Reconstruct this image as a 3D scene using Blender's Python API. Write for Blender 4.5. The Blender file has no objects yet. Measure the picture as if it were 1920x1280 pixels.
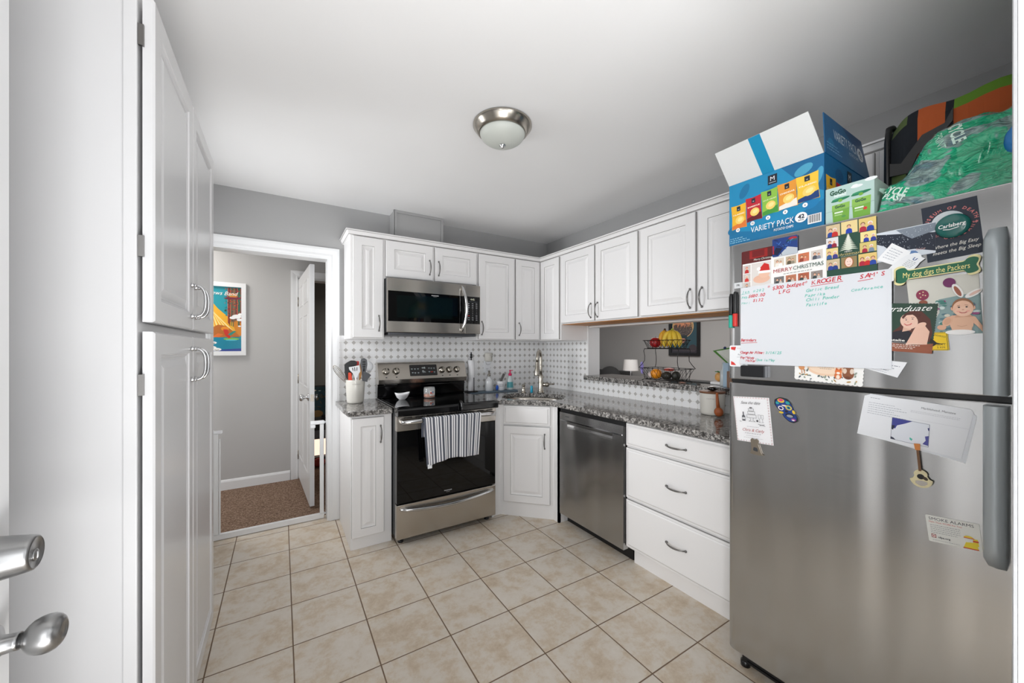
import bpy, bmesh, math, random
from mathutils import Vector, Matrix, noise
from mathutils.bvhtree import BVHTree

random.seed(7)
C = bpy.context.scene.collection
SC = bpy.context.scene
PI = math.pi

# ------------------------------------------------------------------ camera, world, light, exposure
F_PX, YAW, HORIZON, EYE = 703.0, 0.5514, 652.0, 1.333
cam_d = bpy.data.cameras.new('camera')
cam = bpy.data.objects.new('camera', cam_d); C.objects.link(cam)
cam_d.sensor_width = 36.0
cam_d.lens = F_PX / 1920.0 * 36.0
cam_d.shift_y = (HORIZON - 640.0) / 1920.0
cam_d.clip_start = 0.02
cam.location = (0, 0, EYE)
cam.rotation_euler = (PI / 2, 0, -YAW)
SC.camera = cam
SC.view_settings.view_transform = 'Standard'
SC.view_settings.look = 'None'
SC.view_settings.gamma = 1.0
SC.view_settings.use_curve_mapping = False
SC.view_settings.exposure = 0.45
SC.cycles.use_denoising = True
SC.cycles.max_bounces = 10
SC.cycles.diffuse_bounces = 6
SC.cycles.glossy_bounces = 5
SC.cycles.transparent_max_bounces = 12
SC.cycles.sample_clamp_indirect = 3.0
SC.cycles.caustics_reflective = False
SC.cycles.caustics_refractive = False

w = bpy.data.worlds.new('daylight'); SC.world = w
w.use_nodes = True
w.node_tree.nodes['Background'].inputs[0].default_value = (0.95, 0.97, 1.0, 1)
w.node_tree.nodes['Background'].inputs[1].default_value = 1.0


def area(name, loc, rot, sx, sy, power, col=(1, 1, 1)):
    l = bpy.data.lights.new(name, 'AREA'); l.shape = 'RECTANGLE'; l.size = sx; l.size_y = sy
    l.energy = power; l.color = col
    o = bpy.data.objects.new(name, l); C.objects.link(o)
    o.location = loc; o.rotation_euler = rot
    return o


# daylight coming in through the open entry door behind the camera, plus unseen area lights added as fill
area('daylight_open_door', (0.1, -2.1, 1.5), (PI / 2, 0, 0), 1.5, 2.4, 22, (0.97, 0.985, 1.0))
area('daylight_open_door_side', (-2.5, -1.5, 1.75), (PI / 2, 0, -math.radians(62)), 2.4, 2.0, 140, (0.97, 0.985, 1.0))
area('doorway_up_fill', (0.1, -1.0, 0.02), (PI, 0, 0), 2.2, 1.6, 120, (0.99, 0.99, 1.0))      # upward fill outside the door, added to brighten the ceiling
area('front_wall_fill', (0.88, -0.22, 1.75), (PI / 2, 0, 0), 0.6, 1.0, 2.5, (0.97, 0.985, 1.0))  # weak fill through the added front window
alcove = area('alcove_fill', (-1.05, 2.62, 1.5), (PI / 2, 0, -math.radians(97)), 0.8, 1.1, 12, (0.97, 0.985, 1.0))  # fill through an added, unseen window in the left wall
alcove.data.spread = math.radians(105)
area('hall_fill', (-0.9, 3.87, 2.40), (0, 0, 0), 0.5, 0.5, 10, (1.0, 0.96, 0.9))  # unseen overhead fill added for the hall
area('dark_room_fill', (1.9, 6.3, 2.2), (0, 0, 0), 0.4, 0.4, 26, (1.0, 0.92, 0.82))  # unseen fill added so the far room is not black
area('living_room_fill', (4.6, 3.6, 2.38), (0, 0, 0), 1.6, 2.6, 44, (1.0, 0.98, 0.95))  # unseen overhead fill added for the living room


# ------------------------------------------------------------------ materials
def lin(c):
    c = c / 255.0
    return c / 12.92 if c <= 0.04045 else ((c + 0.055) / 1.055) ** 2.4


def rgb(*c):
    if len(c) == 1: c = c[0]
    return (lin(c[0]), lin(c[1]), lin(c[2]), 1.0)


def newmat(name):
    m = bpy.data.materials.new(name); m.use_nodes = True
    return m, m.node_tree, m.node_tree.nodes['Principled BSDF']


def mat(name, col, rough=0.5, metal=0.0, coat=0.0, spec=0.5, trans=0.0, emit=None, es=0.0, alpha=1.0, ior=None, sss=0.0, wear=0.02):
    m, t, b = newmat(name)
    b.inputs['Base Color'].default_value = rgb(col)
    b.inputs['Roughness'].default_value = rough
    b.inputs['Metallic'].default_value = metal
    b.inputs['Coat Weight'].default_value = coat
    b.inputs['Specular IOR Level'].default_value = spec
    b.inputs['Transmission Weight'].default_value = trans
    b.inputs['Alpha'].default_value = alpha
    if ior: b.inputs['IOR'].default_value = ior
    if sss:
        b.inputs['Subsurface Weight'].default_value = sss
    if emit:
        b.inputs['Emission Color'].default_value = rgb(emit); b.inputs['Emission Strength'].default_value = es
    if wear and not trans:
        # faint uneven gloss so nothing looks like flat plastic
        n = t.nodes.new('ShaderNodeTexNoise'); n.inputs['Scale'].default_value = 14.0
        mr = t.nodes.new('ShaderNodeMapRange')
        mr.inputs['To Min'].default_value = max(0.02, rough - wear * 2); mr.inputs['To Max'].default_value = min(1, rough + wear * 2)
        t.links.new(n.outputs['Fac'], mr.inputs['Value']); t.links.new(mr.outputs['Result'], b.inputs['Roughness'])
    return m


def node(t, kind, **kw):
    n = t.nodes.new(kind)
    for k, v in kw.items():
        if k in ('operation', 'blend_type', 'data_type', 'feature', 'distance', 'attribute_name', 'noise_dimensions'): setattr(n, k, v)
        else: n.inputs[k].default_value = v
    return n


def mathn(t, op, a, b=None, c=None):
    n = t.nodes.new('ShaderNodeMath'); n.operation = op
    for i, x in enumerate((a, b, c)):
        if x is None: continue
        if isinstance(x, (int, float)): n.inputs[i].default_value = x
        else: t.links.new(x, n.inputs[i])
    return n.outputs[0]


def ramp(t, fac, stops):
    r = t.nodes.new('ShaderNodeValToRGB')
    e = r.color_ramp.elements
    while len(e) < len(stops): e.new(0.5)
    for i, (p, c) in enumerate(stops):
        e[i].position = p; e[i].color = rgb(c)
    t.links.new(fac, r.inputs[0])
    return r.outputs[0]


def mixc(t, fac, a, b):
    n = t.nodes.new('ShaderNodeMix'); n.data_type = 'RGBA'
    if isinstance(fac, (int, float)): n.inputs[0].default_value = fac
    else: t.links.new(fac, n.inputs[0])
    for i, x in ((6, a), (7, b)):
        if isinstance(x, tuple): n.inputs[i].default_value = x
        else: t.links.new(x, n.inputs[i])
    return n.outputs[2]


def world_xyz(t):
    g = t.nodes.new('ShaderNodeNewGeometry'); s = t.nodes.new('ShaderNodeSeparateXYZ')
    t.links.new(g.outputs['Position'], s.inputs[0])
    return g.outputs['Position'], s.outputs[0], s.outputs[1], s.outputs[2]


def bump(t, b, h, strength, dist=0.002):
    n = t.nodes.new('ShaderNodeBump'); n.inputs['Strength'].default_value = strength; n.inputs['Distance'].default_value = dist
    t.links.new(h, n.inputs['Height']); t.links.new(n.outputs[0], b.inputs['Normal'])


def painted(name, col, rough=0.6, tex=0.15, scale=90):
    m, t, b = newmat(name)
    P, x, y, z = world_xyz(t)
    n = node(t, 'ShaderNodeTexNoise', Scale=scale, Detail=4.0); t.links.new(P, n.inputs['Vector'])
    n2 = node(t, 'ShaderNodeTexNoise', Scale=2.2, Detail=2.0); t.links.new(P, n2.inputs['Vector'])
    c1 = rgb(col); c2 = rgb(tuple(max(0, k - 5) for k in col))
    t.links.new(mixc(t, n2.outputs['Fac'], c1, c2), b.inputs['Base Color'])
    b.inputs['Roughness'].default_value = rough
    bump(t, b, n.outputs['Fac'], tex, 0.001)
    return m


def tile_floor():
    m, t, b = newmat('beige_ceramic_floor_tile')
    P, x, y, z = world_xyz(t)
    T = 0.31224
    def cell(v, o):
        u = mathn(t, 'DIVIDE', mathn(t, 'SUBTRACT', v, o), T)
        fl = mathn(t, 'FLOOR', u); fr = mathn(t, 'SUBTRACT', u, fl)
        d = mathn(t, 'MINIMUM', fr, mathn(t, 'SUBTRACT', 1.0, fr))
        return fl, d
    fx, dx = cell(x, -0.26747); fy, dy = cell(y, 1.00589)
    d = mathn(t, 'MINIMUM', dx, dy)
    tilemask = mathn(t, 'SMOOTH_MIN', 1.0, mathn(t, 'MULTIPLY', mathn(t, 'SUBTRACT', d, 0.006), 200.0), 0.1)
    tilemask = mathn(t, 'MAXIMUM', 0.0, tilemask)
    cmb = t.nodes.new('ShaderNodeCombineXYZ'); t.links.new(fx, cmb.inputs[0]); t.links.new(fy, cmb.inputs[1])
    wn = t.nodes.new('ShaderNodeTexWhiteNoise'); t.links.new(cmb.outputs[0], wn.inputs['Vector'])
    off = t.nodes.new('ShaderNodeVectorMath'); off.operation = 'MULTIPLY_ADD'
    t.links.new(wn.outputs['Color'], off.inputs[0]); off.inputs[1].default_value = (9, 9, 9); t.links.new(P, off.inputs[2])
    n1 = node(t, 'ShaderNodeTexNoise', Scale=9.0, Detail=12.0, Roughness=0.74, Distortion=0.15); t.links.new(off.outputs[0], n1.inputs['Vector'])
    n2 = node(t, 'ShaderNodeTexNoise', Scale=4.0, Detail=4.0, Roughness=0.6); t.links.new(off.outputs[0], n2.inputs['Vector'])
    col = ramp(t, n1.outputs['Fac'], [(0.34, (188, 166, 138)), (0.45, (205, 188, 165)), (0.53, (214, 204, 190)), (0.68, (221, 213, 202))])
    col = mixc(t, mathn(t, 'MULTIPLY', n2.outputs['Fac'], 0.35), col, rgb(204, 196, 184))
    t.links.new(mixc(t, tilemask, rgb(116, 94, 74), col), b.inputs['Base Color'])
    rr = mathn(t, 'MULTIPLY_ADD', tilemask, -0.42, 0.85)
    t.links.new(rr, b.inputs['Roughness'])
    bump(t, b, mathn(t, 'ADD', mathn(t, 'MULTIPLY', tilemask, 1.0), mathn(t, 'MULTIPLY', n1.outputs['Fac'], 0.12)), 0.5, 0.002)
    return m


def octagon_dot(name, axis, o):
    m, t, b = newmat(name)
    P, x, y, z = world_xyz(t)
    p = 0.0583
    def fold(v, off):
        u = mathn(t, 'DIVIDE', mathn(t, 'SUBTRACT', v, off), p)
        return mathn(t, 'MULTIPLY', mathn(t, 'ABSOLUTE', mathn(t, 'SUBTRACT', u, mathn(t, 'ROUND', u))), p)
    a = fold(x if axis == 'x' else y, o); c = fold(z, 1.316)
    s = mathn(t, 'ADD', a, c)
    dot = mathn(t, 'LESS_THAN', s, 0.0160)
    rim = mathn(t, 'LESS_THAN', s, 0.0170)
    line = mathn(t, 'LESS_THAN', mathn(t, 'MINIMUM', a, c), 0.0007)
    grout = mathn(t, 'MAXIMUM', rim, line)
    n = node(t, 'ShaderNodeTexNoise', Scale=9.0, Detail=5.0); t.links.new(P, n.inputs['Vector'])
    white = mixc(t, n.outputs['Fac'], rgb(244, 244, 244), rgb(234, 235, 236))
    grey = mixc(t, n.outputs['Fac'], rgb(168, 167, 164), rgb(192, 190, 187))
    col = mixc(t, grout, white, rgb(214, 208, 198))
    col = mixc(t, dot, col, grey)
    t.links.new(col, b.inputs['Base Color'])
    t.links.new(mathn(t, 'MULTIPLY_ADD', grout, 0.4, 0.22), b.inputs['Roughness'])
    bump(t, b, mathn(t, 'SUBTRACT', dot, grout), 0.3, 0.001)
    return m


def granite():
    m, t, b = newmat('speckled_granite')
    P, x, y, z = world_xyz(t)
    n1 = node(t, 'ShaderNodeTexNoise', Scale=75.0, Detail=6.0, Roughness=0.8, Distortion=0.15); t.links.new(P, n1.inputs['Vector'])
    n2 = node(t, 'ShaderNodeTexNoise', Scale=34.0, Detail=6.0, Roughness=0.75, Distortion=0.3); t.links.new(P, n2.inputs['Vector'])
    n3 = node(t, 'ShaderNodeTexNoise', Scale=5.0, Detail=3.0); t.links.new(P, n3.inputs['Vector'])
    base = ramp(t, n1.outputs['Fac'], [(0.38, (26, 26, 30)), (0.45, (84, 83, 84)), (0.50, (142, 140, 137)), (0.58, (196, 192, 187)), (0.70, (236, 233, 228))])
    blk = ramp(t, n2.outputs['Fac'], [(0.0, (255, 255, 255)), (0.50, (255, 255, 255)), (0.55, (70, 70, 72)), (0.62, (30, 30, 34))])
    mul = t.nodes.new('ShaderNodeMix'); mul.data_type = 'RGBA'; mul.blend_type = 'MULTIPLY'; mul.inputs[0].default_value = 0.9
    t.links.new(base, mul.inputs[6]); t.links.new(blk, mul.inputs[7])
    t.links.new(mixc(t, mathn(t, 'MULTIPLY', n3.outputs['Fac'], 0.25), mul.outputs[2], rgb(150, 145, 140)), b.inputs['Base Color'])
    b.inputs['Roughness'].default_value = 0.07
    b.inputs['Specular IOR Level'].default_value = 0.75
    return m


def steel(name, col=(176, 172, 166), rough=0.30, axis=2, amt=0.05, aniso=0.0, wave=None):
    m, t, b = newmat(name)
    P, x, y, z = world_xyz(t)
    mp = t.nodes.new('ShaderNodeMapping')
    s = [260, 260, 260]; s[axis] = 3.0
    if axis == 3: s = [3, 3, 260]
    mp.inputs['Scale'].default_value = s[:3]
    t.links.new(P, mp.inputs['Vector'])
    n = node(t, 'ShaderNodeTexNoise', Scale=1.0, Detail=3.0); t.links.new(mp.outputs[0], n.inputs['Vector'])
    b.inputs['Metallic'].default_value = 1.0
    t.links.new(mixc(t, n.outputs['Fac'], rgb(tuple(k - 2 for k in col)), rgb(tuple(min(255, k + 2) for k in col))), b.inputs['Base Color'])
    if wave:
        m2 = t.nodes.new('ShaderNodeMapping'); m2.inputs['Scale'].default_value = wave; t.links.new(P, m2.inputs['Vector'])
        nw = node(t, 'ShaderNodeTexNoise', Scale=1.0, Detail=1.0); t.links.new(m2.outputs[0], nw.inputs['Vector'])
        bump(t, b, nw.outputs['Fac'], 1.0, 0.022)
    t.links.new(mathn(t, 'MULTIPLY_ADD', n.outputs['Fac'], amt, rough - amt / 2), b.inputs['Roughness'])
    b.inputs['Anisotropic'].default_value = aniso
    if not wave: bump(t, b, n.outputs['Fac'], 0.012, 0.0005)
    return m


def carpet_mat():
    m, t, b = newmat('brown_carpet')
    P, x, y, z = world_xyz(t)
    n = node(t, 'ShaderNodeTexNoise', Scale=95.0, Detail=5.0, Roughness=0.75); t.links.new(P, n.inputs['Vector'])
    t.links.new(ramp(t, n.outputs['Fac'], [(0.34, (92, 72, 60)), (0.5, (150, 124, 106)), (0.66, (198, 172, 152))]), b.inputs['Base Color'])
    b.inputs['Roughness'].default_value = 1.0
    b.inputs['Specular IOR Level'].default_value = 0.1
    bump(t, b, n.outputs['Fac'], 1.0, 0.012)
    return m


def wood(name, c1, c2, scale=18, rough=0.5, axis=0):
    m, t, b = newmat(name)
    P, x, y, z = world_xyz(t)
    mp = t.nodes.new('ShaderNodeMapping'); s = [8, 8, 8]; s[axis] = 0.8
    mp.inputs['Scale'].default_value = s; t.links.new(P, mp.inputs['Vector'])
    n = node(t, 'ShaderNodeTexNoise', Scale=scale / 4, Detail=6.0, Distortion=1.0); t.links.new(mp.outputs[0], n.inputs['Vector'])
    t.links.new(ramp(t, n.outputs['Fac'], [(0.3, c1), (0.7, c2)]), b.inputs['Base Color'])
    b.inputs['Roughness'].default_value = rough
    return m


def print_mat(name, rough=0.45, coat=0.0):
    m, t, b = newmat(name)
    a = node(t, 'ShaderNodeAttribute', attribute_name='Col')
    n = node(t, 'ShaderNodeTexNoise', Scale=30.0)
    t.links.new(a.outputs['Color'], b.inputs['Base Color'])
    t.links.new(mathn(t, 'MULTIPLY_ADD', n.outputs['Fac'], 0.08, rough - 0.04), b.inputs['Roughness'])
    b.inputs['Coat Weight'].default_value = coat
    return m


M = {}
M['wall'] = painted('grey_wall_paint', (166, 166, 166), 0.7)
M['hallwall'] = painted('light_grey_hall_paint', (186, 185, 184), 0.7)
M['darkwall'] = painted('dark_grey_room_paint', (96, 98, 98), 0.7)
M['ceil'] = painted('white_ceiling_paint', (234, 234, 234), 0.85)
M['trim'] = mat('white_trim_paint', (228, 229, 230), 0.35)
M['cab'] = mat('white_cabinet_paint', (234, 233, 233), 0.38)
M['pantry'] = mat('white_pantry_paint_dimmed', (208, 208, 209), 0.24, wear=0.0)  # cabinet white darkened in colour to stand in for dimmer light
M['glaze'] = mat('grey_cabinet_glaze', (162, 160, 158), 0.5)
M['cabwood'] = wood('honey_wood_cabinet_underside', (196, 132, 70), (214, 152, 88), axis=1)
M['floor'] = tile_floor()
M['carpet'] = carpet_mat()
M['tile_x'] = octagon_dot('octagon_dot_mosaic_back', 'x', 1.540)
M['tile_y'] = octagon_dot('octagon_dot_mosaic_right', 'y', 3.138)
M['granite'] = granite()
M['steel'] = steel('brushed_stainless', (186, 180, 172), 0.25, axis=0, amt=0.02, wave=(3.0, 3.0, 0.6))
M['steel_h'] = steel('brushed_stainless_fridge', (188, 188, 188), 0.23, axis=1, wave=(0, 5.5, 0.35))
M['steel_dw'] = steel('brushed_stainless_dishwasher', (182, 181, 180), 0.26, axis=1, wave=(0, 4.0, 0.5))
M['steel_dk'] = mat('dark_grey_metal', (92, 94, 98), 0.4, metal=0.8)
M['nickel'] = mat('satin_nickel', (176, 170, 160), 0.24, metal=1.0)
M['satin'] = mat('satin_steel', (158, 158, 158), 0.3, metal=1.0)
M['pewter'] = mat('pewter_pull', (132, 130, 128), 0.32, metal=1.0)
M['chrome'] = mat('chrome', (205, 205, 206), 0.12, metal=1.0)
M['blackglass'] = mat('black_glass', (7, 7, 8), 0.03, spec=0.35, wear=0.0)
M['black'] = mat('black_plastic', (16, 16, 18), 0.35)
M['blackgloss'] = mat('black_enamel', (10, 10, 12), 0.10, coat=0.4)
M['blackwire'] = mat('black_wire', (14, 14, 15), 0.45, metal=0.3)
M['whiteplastic'] = mat('white_plastic', (238, 240, 243), 0.3)
M['ceramic'] = mat('cream_ceramic', (214, 211, 203), 0.35, coat=0.2)
M['whiteceramic'] = mat('white_ceramic', (240, 240, 242), 0.2, coat=0.3)
M['print'] = print_mat('printed_card', 0.4)
M['printgloss'] = print_mat('printed_glossy', 0.22, 0.3)
M['printcloth'] = print_mat('printed_cloth', 0.95)
M['frost'] = mat('frosted_glass', (196, 200, 194), 0.45, sss=0.0)
M['glass'] = mat('clear_glass', (245, 250, 250), 0.03, trans=1.0, ior=1.3)
M['handle'] = mat('light_grey_handle', (186, 194, 198), .38, metal=.35)
M['darkbody'] = mat('charcoal_appliance_side', (58, 60, 62), 0.5)
M['red'] = mat('red_plastic', (206, 46, 38), 0.4)
M['teal'] = mat('teal_plastic', (38, 168, 148), 0.4)


# ------------------------------------------------------------------ mesh helpers
ORG = {}     # world origin of each thing, so that parts can be written in room coordinates


class MB:
    def __init__(s):
        s.v = []; s.f = []; s.m = []; s.s = []; s.c = []; s.usecol = False

    def add(s, vs, fs, mi=0, smooth=False, col=None):
        b = len(s.v); s.v += [tuple(v) for v in vs]
        for f in fs:
            s.f.append(tuple(b + i for i in f)); s.m.append(mi); s.s.append(smooth); s.c.append(col or (1, 1, 1, 1))
        if col: s.usecol = True
        return s

    def box(s, x0, x1, y0, y1, z0, z1, mi=0, col=None):
        x0, x1 = min(x0, x1), max(x0, x1); y0, y1 = min(y0, y1), max(y0, y1); z0, z1 = min(z0, z1), max(z0, z1)
        vs = [(x0, y0, z0), (x1, y0, z0), (x1, y1, z0), (x0, y1, z0), (x0, y0, z1), (x1, y0, z1), (x1, y1, z1), (x0, y1, z1)]
        return s.add(vs, [(0, 3, 2, 1), (4, 5, 6, 7), (0, 1, 5, 4), (1, 2, 6, 5), (2, 3, 7, 6), (3, 0, 4, 7)], mi, False, col)

    def obox(s, c, ax, h, mi=0, col=None):
        c = Vector(c); A = [Vector(a) for a in ax]
        vs = [c + A[0] * (h[0] * i) + A[1] * (h[1] * j) + A[2] * (h[2] * k) for k in (-1, 1) for j in (-1, 1) for i in (-1, 1)]
        return s.add(vs, [(0, 2, 3, 1), (4, 5, 7, 6), (0, 1, 5, 4), (1, 3, 7, 5), (3, 2, 6, 7), (2, 0, 4, 6)], mi, False, col)

    def lathe(s, c, prof, n=32, ax=(0, 0, 1), mi=0, col=None, smooth=True, cap=True, sx=1.0, sy=1.0):
        a = Vector(ax).normalized(); u = a.orthogonal().normalized()
        if abs(a.z) > 0.99: u = Vector((1, 0, 0))
        v = a.cross(u); c = Vector(c); vs = []
        for r, z in prof:
            for k in range(n):
                th = 2 * PI * k / n
                vs.append(c + u * (r * sx * math.cos(th)) + v * (r * sy * math.sin(th)) + a * z)
        fs = []
        for i in range(len(prof) - 1):
            for k in range(n):
                k2 = (k + 1) % n
                fs.append((i * n + k, i * n + k2, (i + 1) * n + k2, (i + 1) * n + k))
        s.add(vs, fs, mi, smooth, col)
        if cap:
            b = len(s.v) - len(vs)
            if prof[0][0] > 1e-5: s.f.append(tuple(b + k for k in reversed(range(n)))); s.m.append(mi); s.s.append(False); s.c.append(col or (1, 1, 1, 1))
            if prof[-1][0] > 1e-5: s.f.append(tuple(b + (len(prof) - 1) * n + k for k in range(n))); s.m.append(mi); s.s.append(False); s.c.append(col or (1, 1, 1, 1))
        return s

    def ball(s, c, r, n=20, mi=0, col=None, sc=(1, 1, 1), ax=None):
        m = max(6, n // 2); vs = []; c = Vector(c)
        A = ax or (Vector((1, 0, 0)), Vector((0, 1, 0)), Vector((0, 0, 1)))
        for i in range(m + 1):
            ph = PI * i / m
            for k in range(n):
                th = 2 * PI * k / n
                p = (r * sc[0] * math.sin(ph) * math.cos(th), r * sc[1] * math.sin(ph) * math.sin(th), -r * sc[2] * math.cos(ph))
                vs.append(c + A[0] * p[0] + A[1] * p[1] + A[2] * p[2])
        fs = [(i * n + k, i * n + (k + 1) % n, (i + 1) * n + (k + 1) % n, (i + 1) * n + k) for i in range(m) for k in range(n)]
        return s.add(vs, fs, mi, True, col)

    def tube(s, pts, r, n=10, mi=0, col=None, flat=1.0, closed=False, ref=None):
        P = [Vector(p) for p in pts]; N = len(P)
        R = r if isinstance(r, (list, tuple)) else [r] * N
        vs = []; up = Vector(ref) if ref else None
        for i in range(N):
            if closed: d = P[(i + 1) % N] - P[i - 1]
            else: d = P[min(i + 1, N - 1)] - P[max(i - 1, 0)]
            d.normalize()
            if up is None: up = d.orthogonal()
            u = (up - d * up.dot(d))
            if u.length < 1e-4: u = d.orthogonal()
            u.normalize(); v = d.cross(u)
            if not ref: up = u
            for k in range(n):
                th = 2 * PI * k / n
                vs.append(P[i] + u * (R[i] * math.cos(th)) + v * (R[i] * flat * math.sin(th)))
        fs = []
        for i in range(N if closed else N - 1):
            j = (i + 1) % N
            for k in range(n):
                k2 = (k + 1) % n
                fs.append((i * n + k, i * n + k2, j * n + k2, j * n + k))
        if not closed:
            fs.append(tuple(reversed(range(n)))); fs.append(tuple((N - 1) * n + k for k in range(n)))
        return s.add(vs, fs, mi, True, col)

    def prism(s, poly, O, U, V, N, d0, d1, mi=0, col=None, smooth=False):
        O, U, V, N = Vector(O), Vector(U), Vector(V), Vector(N); n = len(poly)
        a = [O + U * p[0] + V * p[1] + N * d0 for p in poly]; b = [O + U * p[0] + V * p[1] + N * d1 for p in poly]
        fs = [tuple(reversed(range(n))), tuple(range(n, 2 * n))]
        s.add(a + b, fs, mi, False, col)
        base = len(s.v) - 2 * n
        for k in range(n):
            k2 = (k + 1) % n
            s.f.append((base + k, base + k2, base + n + k2, base + n + k)); s.m.append(mi); s.s.append(smooth); s.c.append(col or (1, 1, 1, 1))
        return s

    def rings(s, O, U, V, N, wd, ht, prof, mis=None, col=None):
        """nested rectangles (inset, height): raised panels, profiled slabs"""
        O, U, V, N = Vector(O), Vector(U), Vector(V), Vector(N); vs = []
        for a, d in prof:
            for (p, q) in ((a, a), (wd - a, a), (wd - a, ht - a), (a, ht - a)):
                vs.append(O + U * p + V * q + N * d)
        b = len(s.v); s.v += [tuple(v) for v in vs]
        for i in range(len(prof) - 1):
            for k in range(4):
                k2 = (k + 1) % 4
                s.f.append((b + i * 4 + k, b + i * 4 + k2, b + i * 4 + 4 + k2, b + i * 4 + 4 + k))
                s.m.append(mis[i] if mis else 0); s.s.append(False); s.c.append(col or (1, 1, 1, 1))
        e = b + (len(prof) - 1) * 4
        s.f.append((e, e + 1, e + 2, e + 3)); s.m.append(0); s.s.append(False); s.c.append(col or (1, 1, 1, 1))
        s.f.append((b + 3, b + 2, b + 1, b)); s.m.append(0); s.s.append(False); s.c.append(col or (1, 1, 1, 1))
        return s

    def build(s, name, mats, parent=None, loc=None, bevel=0.0, seg=2, sub=0):
        if parent is not None:
            o0 = ORG[parent.name]
        else:
            o0 = Vector(loc) if loc is not None else s.base()
        me = bpy.data.meshes.new(name)
        me.from_pydata([tuple(Vector(v) - o0) for v in s.v], [], s.f)
        if not isinstance(mats, (list, tuple)): mats = [mats]
        for mm in mats: me.materials.append(M[mm] if isinstance(mm, str) else mm)
        for p, mi, sm in zip(me.polygons, s.m, s.s):
            p.material_index = mi; p.use_smooth = sm
        if s.usecol:
            ca = me.color_attributes.new('Col', 'FLOAT_COLOR', 'CORNER')
            for p, c in zip(me.polygons, s.c):
                for li in p.loop_indices: ca.data[li].color = c
        bm = bmesh.new(); bm.from_mesh(me)
        if not s.usecol: bmesh.ops.recalc_face_normals(bm, faces=bm.faces)
        bm.to_mesh(me); bm.free()
        o = bpy.data.objects.new(name, me); C.objects.link(o)
        if parent is not None: o.parent = parent
        else: o.location = o0
        ORG[o.name] = o0
        if bevel:
            md = o.modifiers.new('bevel', 'BEVEL'); md.width = bevel; md.segments = seg; md.limit_method = 'ANGLE'; md.angle_limit = math.radians(40)
            md.harden_normals = False
            if True:
                for p in me.polygons: pass
        if sub:
            md = o.modifiers.new('sub', 'SUBSURF'); md.levels = sub; md.render_levels = sub
        return o

    def base(s):
        xs = [v[0] for v in s.v]; ys = [v[1] for v in s.v]; zs = [v[2] for v in s.v]
        return Vector(((min(xs) + max(xs)) / 2, (min(ys) + max(ys)) / 2, min(zs)))


def tag(o, label=None, cat=None, group=None, kind=None):
    if label: o['label'] = label
    if cat: o['category'] = cat
    if group: o['group'] = group
    if kind: o['kind'] = kind
    return o


def thing(name, label, cat, loc, group=None, kind=None):
    o = bpy.data.objects.new(name, None); C.objects.link(o)
    o.location = loc; ORG[o.name] = Vector(loc); o.empty_display_size = 0.05
    return tag(o, label, cat, group, kind)


def struct(name, mb, mats, loc=(0, 0, 0), bevel=0.0, label=None):
    o = mb.build(name, mats, None, loc, bevel)
    o['kind'] = 'structure'
    if label: o['label'] = label
    return o


# text outlines as flat triangles, cached
_TX = {}


def text_tris(txt, shear=0.0, bold=0.0, space=1.0):
    if any(ch in 'MNWmwK' for ch in txt): bold = 0.0
    key = (txt, shear, bold, space)
    if key not in _TX:
        cu = bpy.data.curves.new('t', 'FONT'); cu.body = txt; cu.size = 1.0; cu.shear = shear; cu.offset = bold
        cu.space_character = space; cu.resolution_u = 2
        ob = bpy.data.objects.new('t', cu); C.objects.link(ob)
        dg = bpy.context.evaluated_depsgraph_get()
        me = bpy.data.meshes.new_from_object(ob.evaluated_get(dg))
        vs = [(v.co.x, v.co.y) for v in me.vertices]; fs = [tuple(p.vertices) for p in me.polygons]
        bpy.data.meshes.remove(me); C.objects.unlink(ob); bpy.data.objects.remove(ob); bpy.data.curves.remove(cu)
        _TX[key] = (vs, fs)
    return _TX[key]


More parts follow.
